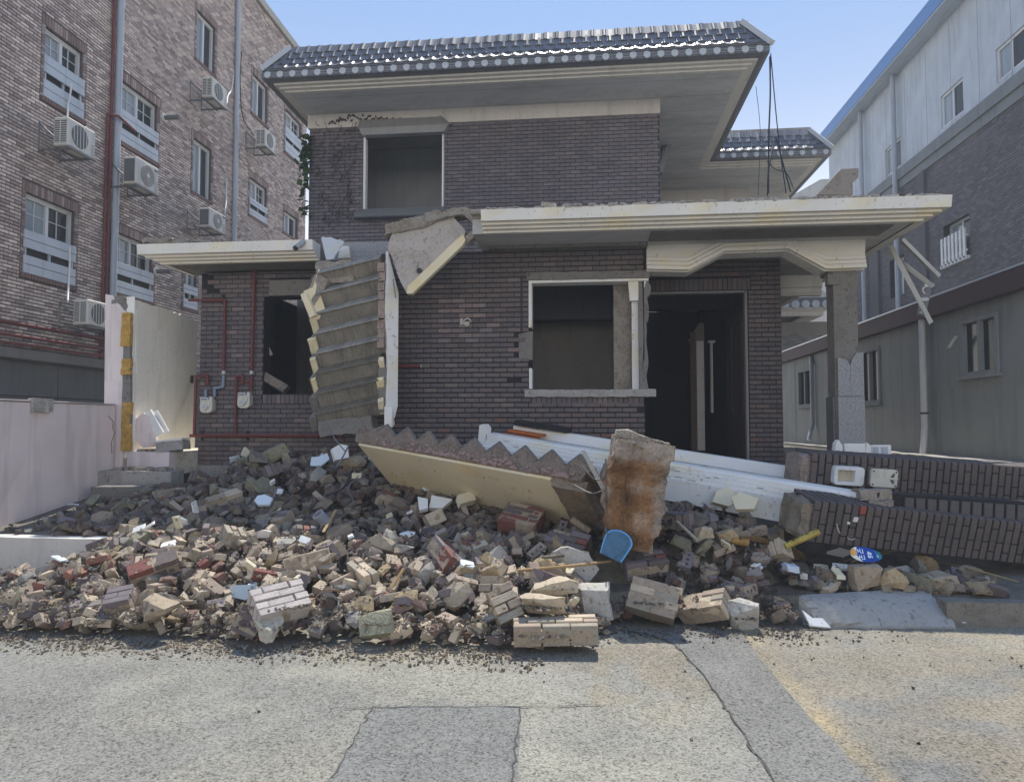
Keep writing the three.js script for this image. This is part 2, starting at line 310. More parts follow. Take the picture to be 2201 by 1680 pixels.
// jagged line between two points, for broken edges
function jag(a, b, n, amp, seed) { const r = rng(seed), out = []; for (let i = 0; i <= n; i++) { const t = i / n; out.push([a[0] + (b[0] - a[0]) * t + (r() - 0.5) * amp, a[1] + (b[1] - a[1]) * t + (r() - 0.5) * amp]); } return out; }
// broken lump: hull of jittered box corners
function lump(w, h, d, seed, n = 6, jit = 0.28) {
  const r = rng(seed), pts = [];
  for (const i of [-1, 1]) for (const j of [-1, 1]) for (const k of [-1, 1]) pts.push(V(i * w / 2 * (1 - jit * r()), j * h / 2 * (1 - jit * r()), k * d / 2 * (1 - jit * r())));
  for (let q = 0; q < n; q++) { const a = V(r() - 0.5, r() - 0.5, r() - 0.5).normalize(); const s = Math.max(Math.abs(a.x), Math.abs(a.y), Math.abs(a.z)); pts.push(V(a.x / s * w / 2 * (0.8 + 0.2 * r()), a.y / s * h / 2 * (0.8 + 0.2 * r()), a.z / s * d / 2 * (0.8 + 0.2 * r()))); }
  return plain(new ConvexGeometry(pts));
}
// roughens a geometry's surface by noise; shared corners move together
function roughen(g, amp, f, seed = 1) {
  g = plain(g); const p = g.attributes.position;
  for (let i = 0; i < p.count; i++) { const x = p.getX(i), y = p.getY(i), z = p.getZ(i); p.setXYZ(i, x + amp * n3(x * f, y * f, z * f, seed) * 2, y + amp * n3(x * f + 7, y * f + 3, z * f, seed + 1) * 2, z + amp * n3(x * f, y * f + 9, z * f + 5, seed + 2) * 2); }
  g.computeVertexNormals(); return g;
}
// splits every triangle in four, n times
function tess(g, n) {
  let q = plain(g);
  for (let k = 0; k < n; k++) {
    const p = q.attributes.position, out = [];
    for (let i = 0; i < p.count; i += 3) { const a = V().fromBufferAttribute(p, i), b = V().fromBufferAttribute(p, i + 1), c = V().fromBufferAttribute(p, i + 2), ab = a.clone().lerp(b, 0.5), bc = b.clone().lerp(c, 0.5), ca = c.clone().lerp(a, 0.5); for (const t of [[a, ab, ca], [ab, b, bc], [ca, bc, c], [ab, bc, ca]]) for (const v of t) out.push(v.x, v.y, v.z); }
    q = new THREE.BufferGeometry(); q.setAttribute('position', new THREE.Float32BufferAttribute(out, 3));
  }
  q.computeVertexNormals(); return q;
}
function dicedBox(w, h, d, n, x = 0, y = 0, z = 0) { const g = new THREE.BoxGeometry(w, h, d, Math.max(1, Math.round(w * n)), Math.max(1, Math.round(h * n)), Math.max(1, Math.round(d * n))).toNonIndexed(); g.translate(x, y, z); return g; }

// ---------------------------------------------------------------- the house
const zR = -9.5, zL = -9.85, zD = -10.4, zU = -12.4, yB = 1.0, yC = 4.0;
const xL0 = -5.7, xStep = -2.9, xR1 = 0.815, xD1 = 2.85;
const house = thing('house', 'half demolished two storey house of dark brown brick with tiled roof', 'house');
{
  // lower front wall with the large window hole
  const wx0 = Zp(1142, 720, zR).x, wx1 = Zp(1374, 720, zR).x, wy0 = Zp(1250, 838, zR).y, wy1 = Zp(1250, 601, zR).y;
  const wR = obj('wall', [place(slab(rect(0, xR1 - xStep, 0, yC - yB), 0.24, [rect(wx0 - xStep, wx1 - xStep, wy0 - yB, wy1 - yB).reverse()]), V(xStep, yB, zR - 0.24), V(1, 0, 0), V(0, 1, 0), V(0, 0, 1))], M.mortar, house);
  bricks(wR, FZ(xStep, yB, zR), xR1 - xStep, yC - yB, {
    pal: darkPal, seed: 11, holes: [[wx0 - xStep - 0.03, wx1 - xStep + 0.12, wy0 - yB - 0.06, wy1 - yB + 0.1]],
    soldiers: [[wx0 - xStep, xR1 - xStep, wy0 - yB - 0.2, wy0 - yB - 0.06]],
    skip: (x, y, w, r) => (x > wx0 - xStep - 0.22 && x < wx0 - xStep && y > wy0 - yB + 0.42 && y < wy0 - yB + 0.78 && r > 0.25) || r > 0.996,
    single: (x, y) => x > 0.55 && y < 2.55, tint: (x, y, r) => (x > 0.9 && x < 1.7 && y > 1.75 && y < 2.35 && r > 0.55 ? [1.5, 1.45, 1.4] : y < 0.35 && r > 0.3 ? [1.35, 1.25, 1.1] : r > 0.93 ? [1.3, 1.25, 1.2] : null),
  });
  // left wing
  const lx0 = Zp(567, 740, zL).x, lx1 = Zp(722, 740, zL).x, ly0 = Zp(640, 846, zL).y, ly1 = Zp(640, 637, zL).y;
  const wL = obj('wall', [place(slab(rect(0, xStep - xL0 + 0.3, 0, 2.86), 0.24, [rect(lx0 - xL0, lx1 - xL0, ly0 - yB, ly1 - yB).reverse()]), V(xL0, yB, zL - 0.24), V(1, 0, 0), V(0, 1, 0), V(0, 0, 1))], M.mortar, house);
  bricks(wL, FZ(xL0, yB, zL), xStep - xL0 + 0.3, 2.86, {
    pal: darkPal.slice(0, 6), seed: 12, gy: 0.012, holes: [[lx0 - xL0, lx1 - xL0, ly0 - yB - 0.02, ly1 - yB + 0.02], [lx0 - xL0 + 0.08, lx1 - xL0, ly1 - yB, ly1 - yB + 0.25]],
    soldiers: [[lx0 - xL0, lx1 - xL0 + 0.2, ly0 - yB - 0.15, ly0 - yB - 0.01]], skip: (x, y, w, r) => (x < 0.2 && y > 2.45 && r > 0.4), tint: (x, y, r) => (y < 0.4 && r > 0.3 ? [1.3, 1.22, 1.1] : r > 0.92 ? [1.25, 1.2, 1.2] : null), single: (x, y) => x > 0.75 && y < 1.2,
  });
  obj('lintel', [roughen(dicedBox(lx1 - lx0 - 0.06, 0.23, 0.2, 14, (lx0 + lx1) / 2 + 0.05, ly1 + 0.13, zL - 0.06), 0.012, 9, 4)], M.concreteD, house);
  obj('foundation', [span(xL0 - 0.02, xStep, yB - 0.5, yB, zL - 0.24, zL + 0.02), span(xStep, xR1, yB - 0.5, yB, zR - 0.24, zR + 0.02), span(xR1, xD1 + 0.02, yB - 0.6, yB - 0.02, -16, zR + 0.3)], M.concrete, house);
  // entrance wall, set back under the porch
  const dx1 = Zp(1607, 800, zD).x, dy1 = Zp(1500, 628, zD).y;
  const wD = obj('wall', [place(slab(rect(0, xD1 - xR1 + 0.1, 0, yC - yB), 0.24, [rect(0.16, dx1 - xR1 + 0.1, 0.02, dy1 - yB).reverse()]), V(xR1 - 0.1, yB, zD - 0.24), V(1, 0, 0), V(0, 1, 0), V(0, 0, 1))], M.mortar, house);
  bricks(wD, FZ(xR1 - 0.1, yB, zD), xD1 - xR1 + 0.1, yC - yB, { pal: darkPal, seed: 13, holes: [[0, dx1 - xR1 + 0.1 + 0.02, 0, dy1 - yB + 0.02]], soldiers: [[0, dx1 - xR1 + 0.16, dy1 - yB + 0.02, dy1 - yB + 0.2]], single: (x, y) => x > 1.3 && y < 2.6 });
  obj('door_frame', [span(xR1, dx1 - 0.01, dy1 - 0.02, dy1 + 0.012, zD - 0.1, zD + 0.02), span(dx1 - 0.028, dx1 + 0.006, yB, dy1 + 0.012, zD - 0.1, zD + 0.02)], mat([0.22, 0.215, 0.21], { map: T.plaster }), house);
  // side and back walls, floors, inner walls
  obj('side_wall', [span(xL0, xL0 + 0.24, yB, 3.86, -16.5, zL - 0.241), span(xD1 - 0.24, xD1, yB, yC, -16.5, zD - 0.241), span(xL0, xD1, yB, yC, -16.74, -16.501), span(xStep, xStep + 0.2, yB, yC, zL - 0.2, zR - 0.242)], M.mortar, house);
  obj('floor', [span(xL0 + 0.24, xD1 - 0.24, yB - 0.1, yB + 0.02, -16.5, zD - 0.25), span(xL0 + 0.3, xR1 - 0.1, yB - 0.1, yB + 0.015, zD - 0.24, zL - 0.25)], M.concreteD, house);
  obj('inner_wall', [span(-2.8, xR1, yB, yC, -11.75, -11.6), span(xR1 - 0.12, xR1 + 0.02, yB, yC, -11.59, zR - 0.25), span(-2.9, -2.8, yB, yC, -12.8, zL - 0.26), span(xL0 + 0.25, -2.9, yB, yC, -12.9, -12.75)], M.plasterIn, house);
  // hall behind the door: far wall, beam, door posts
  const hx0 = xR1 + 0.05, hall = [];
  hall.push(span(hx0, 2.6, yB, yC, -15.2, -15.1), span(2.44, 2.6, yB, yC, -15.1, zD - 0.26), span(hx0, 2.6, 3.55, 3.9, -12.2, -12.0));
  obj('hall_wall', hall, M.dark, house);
  const jx = (u) => Zp(u, 800, -12.4).x;
  obj('hall_post', [span(jx(1484), jx(1496), yB, 3.2, -12.6, -12.38)], mat([0.16, 0.11, 0.07], { map: T.rough }), house);
  obj('hall_post', [span(jx(1497), jx(1513), yB + 0.15, 3.05, -12.5, -12.36)], M.white, house);
  obj('hall_panel', [place(slab([[0, 0], [0.28, 0.0], [0.28, 0.33], [0.2, 0.33]], 0.04), V(jx(1480), 3.05, -12.46), V(1, 0, 0), V(0, 1, 0), V(0, 0, 1))], M.plasterIn, house);
  obj('hall_post', [span(jx(1528), jx(1533), 1.8, 3.05, -12.5, -12.4), span(jx(1524), jx(1538), 3.02, 3.06, -12.5, -12.38)], M.white, house);
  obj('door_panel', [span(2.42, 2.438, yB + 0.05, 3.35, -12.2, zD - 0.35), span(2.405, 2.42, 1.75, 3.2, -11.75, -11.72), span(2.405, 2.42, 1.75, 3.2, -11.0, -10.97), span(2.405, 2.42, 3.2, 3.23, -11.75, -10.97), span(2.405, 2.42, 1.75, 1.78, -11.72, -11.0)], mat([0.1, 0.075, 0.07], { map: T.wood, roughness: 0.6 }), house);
  // window hole dressings: rough lintel, white board frame, ledge, bare post inside
  obj('lintel', [roughen(dicedBox(wx1 - wx0 + 0.2, 0.11, 0.1, 16, (wx0 + wx1) / 2 + 0.04, wy1 + 0.055, zR - 0.012), 0.012, 11, 2)], M.concreteD, house);
  const wf = obj('window_frame', [span(wx0 - 0.035, wx0 + 0.008, wy0 + 0.86, wy1, zR - 0.2, zR + 0.02), span(wx0 - 0.03, wx0 + 0.008, wy0 + 0.02, wy0 + 0.3, zR - 0.2, zR + 0.018), span(wx0 - 0.035, wx1 + 0.13, wy1 - 0.035, wy1, zR - 0.22, zR + 0.015)], M.white, house);
  obj('window_frame', [span(wx1 - 0.09, wx1 + 0.0, wy0, wy1 - 0.3, zR - 0.2, zR - 0.08), place(slab([[0, 0], [0.14, 0], [0.22, 0.26], [-0.02, 0.26]], 0.1), V(wx1 - 0.12, wy1 - 0.3, zR - 0.1), V(1, 0, 0), V(0, 1, 0), V(0, 0, 1))], M.white, house);
  obj('post', [roughen(dicedBox(0.235, wy1 - wy0, 0.22, 12, wx1 - 0.21, (wy0 + wy1) / 2, zR - 0.36), 0.008, 8, 7)], M.concreteRaw, house);
  obj('broken_wall_end', [place(roughen(slab([[0, 0], ...jag([0.12, 0], [0.09, 0.9], 9, 0.04, 5), ...jag([0.13, 0.95], [0.15, 1.5], 6, 0.05, 6), [0, 1.5]], 0.2), 0.008, 14, 3), V(wx1 - 0.005, wy0, zR - 0.2), V(1, 0, 0), V(0, 1, 0), V(0, 0, 1))], M.concreteD, house);
  obj('window_ledge', [roughen(dicedBox(wx1 - wx0 + 0.3, 0.1, 0.22, 16, (wx0 + wx1) / 2 + 0.06, wy0 - 0.045, zR - 0.05), 0.014, 12, 9)], M.concrete, house);
  obj('bare_patch', [roughen(lump(0.2, 0.42, 0.04, 77, 12, 0.3).translate(wx0 - 0.08, wy0 + 0.62, zR + 0.0), 0.01, 20, 3)], M.concreteD, house);
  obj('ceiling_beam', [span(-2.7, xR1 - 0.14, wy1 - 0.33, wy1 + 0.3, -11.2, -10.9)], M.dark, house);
  const bx = Zp(1002, 693, zR); const lm = obj('wall_lamp_base', [new THREE.TorusGeometry(0.05, 0.012, 6, 16, 5.2).translate(bx.x + 0.02, bx.y, zR + 0.03).toNonIndexed(), roughen(lump(0.07, 0.06, 0.05, 5, 8).translate(bx.x + 0.02, bx.y - 0.02, zR + 0.035), 0.01, 20), roughen(lump(0.05, 0.1, 0.02, 6, 8).translate(bx.x - 0.06, bx.y + 0.01, zR + 0.022), 0.008, 20)], mat([0.5, 0.47, 0.42], { map: T.cornice }), house);
  obj('wire_slot', [span(Zp(1121, 640, zR).x - 0.015, Zp(1121, 640, zR).x + 0.02, Zp(1121, 712, zR).y, Zp(1121, 598, zR).y, zR + 0.002, zR + 0.0185)], M.black, house);
}
const upperPal = [[0.157, 0.137, 0.144], [0.146, 0.129, 0.139], [0.163, 0.139, 0.142], [0.137, 0.122, 0.133], [0.177, 0.152, 0.154]];  // paler and bluer than the lower bricks, standing in for lens veil
{
  // upper storey
  const x0 = -5.1, x1 = 1.352, y0 = 4.3, y1 = 7.12, ys = 7.4;
  const ax = Zp(782, 370, zU).x, bx = Zp(954, 370, zU).x, ay = Zp(870, 452, zU).y, by = Zp(870, 284, zU).y;
  const w = obj('wall', [place(slab(rect(0, x1 - x0, 0, ys - y0), 0.24, [rect(ax - x0, bx - x0, ay - y0, by - y0).reverse()]), V(x0, y0, zU - 0.24), V(1, 0, 0), V(0, 1, 0), V(0, 0, 1))], M.mortar, house);
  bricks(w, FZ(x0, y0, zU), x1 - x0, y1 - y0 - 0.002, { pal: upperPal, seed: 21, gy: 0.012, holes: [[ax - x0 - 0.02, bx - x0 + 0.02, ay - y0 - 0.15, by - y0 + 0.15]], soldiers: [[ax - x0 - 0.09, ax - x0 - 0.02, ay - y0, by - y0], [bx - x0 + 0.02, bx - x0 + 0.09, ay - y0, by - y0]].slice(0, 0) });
  obj('side_wall', [span(x0, x0 + 0.24, y0, ys, -18, zU - 0.241), span(x1 - 0.24, x1, y0, ys, -18, zU - 0.241), span(x0, x1, y0, ys, -18.24, -18.001)], M.mortar, house);
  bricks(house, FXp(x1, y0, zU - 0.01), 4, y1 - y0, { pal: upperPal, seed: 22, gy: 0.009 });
  obj('floor', [span(x0 + 0.24, x1 - 0.24, y0, y0 + 0.1, -18, zU - 0.25)], M.concreteD, house);
  obj('inner_wall', [span(x0 + 0.3, x1 - 0.3, y0 + 0.1, ys, -14.2, -14.1)], mat([0.42, 0.44, 0.46], { map: T.plaster }), house);
  // plain band below the eaves, with the loop over the window
  obj('wall_band', [span(x0 - 0.02, x1 + 0.02, y1, ys, zU, zU + 0.06)], M.band, house);
  // window casing
  const wn = obj('window_frame', [span(ax, ax + 0.04, ay, by - 0.08, zU - 0.1, zU + 0.03), span(bx - 0.03, bx, ay, by - 0.08, zU - 0.1, zU + 0.03)], M.whitePaint, house);
  obj('shutter_box', [place(slab([[0, 0], [bx - ax + 0.02, 0], [bx - ax + 0.1, 0.14], [-0.06, 0.13]], 0.16), V(ax, by - 0.08, zU - 0.02), V(1, 0, 0), V(0, 1, 0), V(0, 0, 1))], mat([0.3, 0.3, 0.3], { map: T.plaster }), house);
  obj('lintel', [place(slab([[-0.1, 0], [bx - ax + 0.16, 0], [bx - ax - 0.02, 0.16], [-0.06, 0.16]], 0.1), V(ax, by + 0.06, zU), V(1, 0, 0), V(0, 1, 0), V(0, 0, 1))], mat([0.2, 0.2, 0.195], { map: T.plaster }), house);
  obj('window_ledge', [cbox(bx - ax + 0.26, 0.12, 0.24, 0.015, (ax + bx) / 2, ay - 0.1, zU + 0.07), cbox(bx - ax + 0.04, 0.07, 0.2, 0.01, (ax + bx) / 2, ay - 0.005, zU - 0.02)], mat([0.2, 0.205, 0.205], { map: T.granite }), house);
  obj('window_jamb', [span(ax - 0.02, ax, ay, by, zU - 0.24, zU + 0.01), span(bx, bx + 0.02, ay, by, zU - 0.24, zU + 0.01)], mat([0.25, 0.25, 0.245], { map: T.plaster }), house);
  // recess beside the upper wall with its slanting panel
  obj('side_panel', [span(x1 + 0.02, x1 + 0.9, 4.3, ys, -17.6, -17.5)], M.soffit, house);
  const g = Xp(1440, 275, 1.5), h = Xp(1470, 268, 1.75);
  obj('side_window', [bar(Zp(1412, 262, -14.5), Zp(1457, 266, -14.5), 0.18, 0.1), bar(Zp(1452, 270, -14.5), Zp(1418, 372, -14.5), 0.16, 0.1)], mat([0.28, 0.29, 0.3], { map: T.grime }), house);
  obj('side_pane', [place(slab([[0, 0], [0.32, 1.4], [0.0, 1.4]], 0.03), V(Zp(1414, 372, -14.6).x, Zp(1414, 372, -14.6).y, -14.6), V(1, 0, 0), V(0, 1, 0), V(0, 0, 1))], mat([0.3, 0.34, 0.38], { map: T.grime }), house);
  // eaves: soffit, stepped cornice, drip band with discs, tiled skirt roof
  const ex0 = -5.1, ex1 = 2.6, ez = -11.52, zb = -16.0, rx1 = Zp(1740, 375, zb).x, ye = 7.38;
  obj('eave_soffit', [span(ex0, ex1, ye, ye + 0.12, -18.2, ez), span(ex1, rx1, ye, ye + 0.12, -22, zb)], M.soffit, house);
  const path = [[ex0, -18], [ex0, ez], [ex1, ez], [ex1, zb], [rx1, zb], [rx1, -22]];
  const prof = [[0, 0], [0.07, 0.004], [0.07, 0.034], [0.14, 0.038], [0.14, 0.07], [0.21, 0.074], [0.21, 0.11], [0, 0.11]];
  obj('eave_cornice', [sweep(path, prof, ye)], M.corniceUp, house);
  const b0 = ye + 0.111, outB = 0.36;
  obj('drip_band', [sweep(path, [[0.1, 0], [outB - 0.06, 0], [outB, 0.012], [outB, 0.125], [outB + 0.02, 0.135], [outB + 0.02, 0.15], [0.1, 0.15]], b0)], M.tile, house);
  // discs and scallops along the drip band
  const discG = boxUV(new THREE.CylinderGeometry(0.055, 0.058, 0.03, 18).rotateX(Math.PI / 2).toNonIndexed()), arcs = [];
  const arc = (r) => { const c = new THREE.TorusGeometry(r, 0.006, 4, 10, Math.PI * 0.8); c.rotateZ(Math.PI * 1.1); return c.toNonIndexed(); };
  function discs(xa, xb, z, step) {
    const n = Math.round((xb - xa) / step), s = (xb - xa) / n;
    for (let i = 0; i < n; i++) {
      const m = new THREE.Mesh(discG, M.disc); m.name = 'eave_disc'; m.castShadow = m.receiveShadow = true; m.position.set(xa + (i + 0.5) * s, b0 + 0.066, z + 0.006); house.add(m);
      for (const [r, dy] of [[0.085, 0.135], [0.085, 0.095]]) { const a = arc(r); a.scale(1, 0.55, 1); a.translate(xa + (i + 1) * s, b0 + dy, z + 0.004); arcs.push(a); }
    }
  }
  discs(ex0 - outB, ex1 + outB - 0.05, ez + outB, 0.222);
  discs(ex1 + outB, rx1 + outB, zb + outB, 0.255);
  obj('eave_trim', arcs, M.tileTrim, house);
  // tiles: a shallow S across, laid in four courses that steepen upwards
  const tg = (() => { const w = 0.2, pts = [[0, 0.0], [0.02, 0.017], [0.045, 0.02], [0.065, 0.009], [0.1, 0.004], [0.16, 0.004], [0.2, 0.012], [0.2, -0.006], [0, -0.012]]; const g = slab(pts, 0.215); return boxUV(g); })();
  // each course: the tile's length runs from its lower lip up the slope, along local -z turned up by the pitch
  const tileMs = [M.tile, mat([0.11, 0.115, 0.135], { roughness: 0.5, map: T.grime }), mat([0.15, 0.15, 0.165], { roughness: 0.46, map: T.grime })], tr = rng(66);
  function skirt(xa, xb, z, hipL, hipR) {
    const pit = [48.5, 58, 59.5, 60.5], L = 0.162; let out = 0.385, y = b0 + 0.15, run = 0; const w0 = 0.197;
    for (const p of pit) {
      const a0 = xa - 0.385 + (hipL ? run : 0), a1 = xb + 0.385 - (hipR ? run : 0), n = Math.round((a1 - a0) / w0), s = (a1 - a0) / n;
      for (let i = 0; i < n; i++) {
        const m = new THREE.Mesh(tg, tileMs[Math.floor(tr() * 3)]); m.name = 'roof_tile'; m.castShadow = m.receiveShadow = true;
        m.scale.set(s / 0.2, 1, 1); m.rotation.x = R(p - 4.8 + 2.4 * (tr() - 0.5)); m.rotation.z = 0.03 * (tr() - 0.5); const q = m.rotation.x;
        m.position.set(a0 + i * s, y + 0.012 + 0.215 * Math.sin(q), z + out - 0.215 * Math.cos(q)); house.add(m);
      }
      run += L * Math.cos(R(p)); out -= L * Math.cos(R(p)); y += L * Math.sin(R(p));
    }
    return [run, y];
  }
  const [run, yt] = skirt(ex0, ex1, ez, true, true);
  skirt(ex1 - 0.3, rx1, zb, false, true);
  // body under the tiles, ridge kerb and hip caps
  obj('roof_body', [sweep(path, [[0.365, 0], [0.365 - run * 0.5, (yt - b0 - 0.15) * 0.4], [0.375 - run, yt - b0 - 0.15], [-0.3, yt - b0 - 0.15], [-0.3, 0]], b0 + 0.152)], M.tile, house);
  obj('roof_deck', [span(ex0 + 0.3, ex1 - 0.3, ye + 0.13, yt - 0.05, -18, ez - 0.3), span(ex1 - 0.3, rx1 - 0.3, ye + 0.13, yt - 0.05, -22, zb - 0.3)], M.concreteD, house);
  obj('ridge_kerb', [span(ex0 - 0.1, ex1 + 0.1, yt - 0.03, yt + 0.07, ez - 0.55, ez + 0.26 - run)], M.concrete, house); obj('ridge_kerb', [span(ex1 + 0.3, rx1 + 0.1, yt - 0.03, yt + 0.16, zb - 0.55, zb + 0.2 - run)], M.concrete, house);
  const hip = (x, z, sx) => bar(V(x + sx * 0.385, b0 + 0.15, z + 0.385), V(x + sx * (0.385 - run), yt + 0.02, z + 0.385 - run), 0.12, 0.08);
  obj('hip_cap', [hip(ex0, ez, -1)], M.tileTrim, house); obj('hip_cap', [hip(ex1, ez, 1)], M.tileTrim, house); obj('hip_cap', [hip(rx1, zb, 1)], M.tileTrim, house);
  obj('rear_wall', [span(ex1 - 0.8, rx1 - 1.0, 4.2, ye, -17.9, -17.6)], mat([0.15, 0.16, 0.165], { map: T.plaster }), house);
  obj('rear_band', [span(x1 + 0.25, Zp(1607, 420, -17.5).x, 4.3, Zp(1500, 408, -17.5).y, -17.58, -17.3)], M.band, house);
}
{
  // porch and canopies
  const zc = -8.66, xc = 3.93, xb = -1.25, prof = [[0, 0], [0.07, 0], [0.07, 0.03], [0.14, 0.032], [0.14, 0.062], [0.21, 0.064], [0.21, 0.094], [0.28, 0.096], [0.29, 0.235], [0, 0.235]];
  obj('canopy_cornice', [sweep([[xb, zc], [xc, zc], [xc, -15.6]], prof, yC)], M.cornice, house);
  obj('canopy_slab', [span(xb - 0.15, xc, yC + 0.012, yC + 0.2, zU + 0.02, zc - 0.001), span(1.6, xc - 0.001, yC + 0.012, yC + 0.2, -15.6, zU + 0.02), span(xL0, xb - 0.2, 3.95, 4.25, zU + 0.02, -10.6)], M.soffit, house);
  obj('canopy_fillet', [span(xb, 0.85, yC - 0.03, yC + 0.01, zR + 0.02, zR + 0.25), span(0.85, xc - 0.2, yC - 0.005, yC + 0.011, zR + 0.3, zR + 0.75)], M.concreteD, house);
  obj('canopy_top', [span(xb - 0.05, xc + 0.1, yC + 0.2, yC + 0.225, zU + 0.05, zc - 0.002)], M.concrete, house);
  // crumbled upper edge of the canopy
  const cr = [], r = rng(5);
  for (let i = 0; i < 110; i++) { const t = r(), x = xb + 0.05 + t * (xc - xb + 0.2), g = 0.5 + 0.9 * Math.max(0, n3(x * 1.7, 4, 2, 12) + 0.15); cr.push(lump((0.05 + 0.13 * r()) * g, (0.025 + 0.05 * r()) * g, 0.05 + 0.07 * r(), 900 + i, 5).rotateY(r() * 6).rotateZ((r() - 0.5) * 0.4).translate(x, yC + 0.25, zc + 0.27 - 0.06 * r())); }
  tag(obj('canopy_crumbs', cr, M.concrete, house), null, null, null, 'stuff');
  // second stepped beam inside the porch, seen under the canopy, and the side beam
  obj('porch_beam', [sweep([[xD1 + 0.02, -10.9], [xc - 0.35, -10.9]], [[-0.1, 0], [0, 0], [0.03, 0.05], [0.03, 0.11], [0.06, 0.12], [0.06, 0.3], [-0.1, 0.3]], 3.55)], M.corniceUp, house);
  // front beam over the porch: a flat haunched arch with three grooves
  const A = (u, v) => { const p = Zp(u, v, zR + 0.05); return [p.x, p.y]; };
  const bot = [A(1390, 583), A(1480, 585), A(1556, 545), A(1692, 540), A(1772, 583), A(1858, 580)], top = [A(1860, 512), A(1390, 519)];
  const arch = obj('porch_arch', [place(slab([...bot, ...top], 0.3), V(0, 0, zR - 0.24), V(1, 0, 0), V(0, 1, 0), V(0, 0, 1))], M.cornice, house);
  for (let k = 0; k < 3; k++) {
    const o = 0.02 + k * 0.06, band = [bot.map(([x, y], i) => [x, y + o]), bot.map(([x, y]) => [x, y + o + 0.045]).reverse()].flat();
    obj('arch_moulding', [place(slab(band, 0.03 - 0.0 * k, [], 0.004), V(0, 0, zR + 0.06 + 0.02 * (2 - k)), V(1, 0, 0), V(0, 1, 0), V(0, 0, 1)), place(slab(band, 0.05), V(0, 0, zR + 0.055), V(1, 0, 0), V(0, 1, 0), V(0, 0, 1))].slice(0, 1), M.cornice, house);
  }
  // left canopy, its end broken off
  const yl = 3.88, zl = -9.35, x0 = -5.93, x1 = Zp(688, 545, zl).x;
  obj('canopy_cornice', [sweep([[x0, -10.1], [x0, zl], [x1, zl]], prof, yl)], M.cornice, house);
  obj('canopy_slab', [span(x0, xL0, yl + 0.012, yl + 0.2, -10.1, zl - 0.001), span(xL0 + 0.001, x1, yl + 0.012, yl + 0.2, -12.3, zl - 0.001)], M.concreteD, house);
  const ep = Zp(690, 512, zl + 0.25);
  obj('broken_cornice_end', [place(slab([[0, 0], ...jag([0.02, 0.02], [0.31, -0.03], 8, 0.03, 4), ...jag([0.3, -0.05], [0.12, -0.32], 8, 0.05, 14), [0.07, -0.3]], 0.05), ep, V(0.9, 0, -0.43), V(0, 1, 0), V(0.43, 0, 0.9))], mat([0.6, 0.64, 0.7], { map: T.cornice }), house);
  obj('broken_cornice_end', [roughen(lump(0.16, 0.2, 0.2, 31, 8, 0.4), 0.02, 12).translate(Zp(744, 545, -9.6).x, Zp(744, 545, -9.6).y, -9.6)], M.white, house);
  const rr = rng(8), top2 = [];
  for (let i = 0; i < 44; i++) { const t = rr() * rr(); top2.push(lump(0.08 + 0.16 * rr(), 0.03 + 0.07 * rr() * (1 - t), 0.1 + 0.1 * rr(), 300 + i, 6).rotateY(rr() * 6).rotateZ((rr() - 0.5) * 0.5).translate(x0 - 0.2 + 1.5 * t, yl + 0.25 + 0.09 * rr() * (1 - t), zl + 0.2 - 0.18 * rr())); }
  tag(obj('canopy_crumbs', top2, M.concreteRaw, house), null, null, null, 'stuff');
  // landing of the outside stair: two speckled granite risers, the lower one split by a crack
  const G = (u, v) => { const p = Zp(u, v, -9.55); return [p.x, p.y]; };
  obj('landing_riser', [place(slab([G(708, 521), G(840, 519), G(842, 556), G(712, 560)], 0.3), V(0, 0, -9.85), V(1, 0, 0), V(0, 1, 0), V(0, 0, 1))], M.granite, house);
  obj('landing_riser', [place(slab([G(700, 566), G(742, 563), G(752, 575), G(764, 579), G(774, 592), G(777, 604), G(752, 606), G(722, 592)], 0.28), V(0, 0, -9.86), V(1, 0, 0), V(0, 1, 0), V(0, 0, 1))], M.granite, house);
  obj('landing_riser', [place(slab([G(744, 562), G(842, 559), G(846, 650), G(779, 606), G(777, 592), G(767, 578), G(754, 573)], 0.28), V(0, 0, -9.86), V(1, 0, 0), V(0, 1, 0), V(0, 0, 1))], M.granite, house);
  // porch pillar: bare upper shaft, granite cladding below, one slab split to a point
  const pz = zR + 0.05, px0 = Zp(1800, 800, pz).x, px1 = px0 + 0.3;
  obj('porch_pillar', [roughen(dicedBox(0.3, 2.62, 0.26, 10, (px0 + px1) / 2 - 0.02, 2.35, pz - 0.16), 0.006, 9, 5)], M.concreteD, house);
  const gx0 = px0 - 0.0, gy1 = Zp(1825, 852, pz).y;
  obj('granite_slab', [cbox(0.33, gy1 - 0.85, 0.03, 0.004, gx0 + 0.165, (gy1 + 0.85) / 2, pz + 0.0)], M.granite, house);
  obj('granite_slab', [place(slab([[0, 0], [0.155, 0], [0.155, 0.4], [0.11, 0.47], [0.0, 0.5]], 0.03), V(gx0 + 0.005, gy1 + 0.006, pz - 0.015), V(1, 0, 0), V(0, 1, 0), V(0, 0, 1))], M.granite, house);
  obj('granite_slab', [place(slab([[0.158, 0], [0.32, 0], [0.32, 0.57], [0.24, 0.56], [0.18, 0.48], [0.158, 0.41]], 0.03), V(gx0 + 0.005, gy1 + 0.006, pz - 0.014), V(1, 0, 0), V(0, 1, 0), V(0, 0, 1))], M.granite, house);
  obj('granite_slab', [cbox(0.03, gy1 - 0.85, 0.27, 0.004, gx0 - 0.035, (gy1 + 0.85) / 2, pz - 0.17)], mat([0.2, 0.2, 0.2], { map: T.granite }), house);
  obj('pillar_head', [cbox(0.34, 0.07, 0.34, 0.01, px0 + 0.1, 3.62, pz - 0.2), roughen(lump(0.16, 0.16, 0.12, 44).translate(px0 - 0.03, 3.5, pz - 0.05), 0.01, 12)], M.concreteD, house);
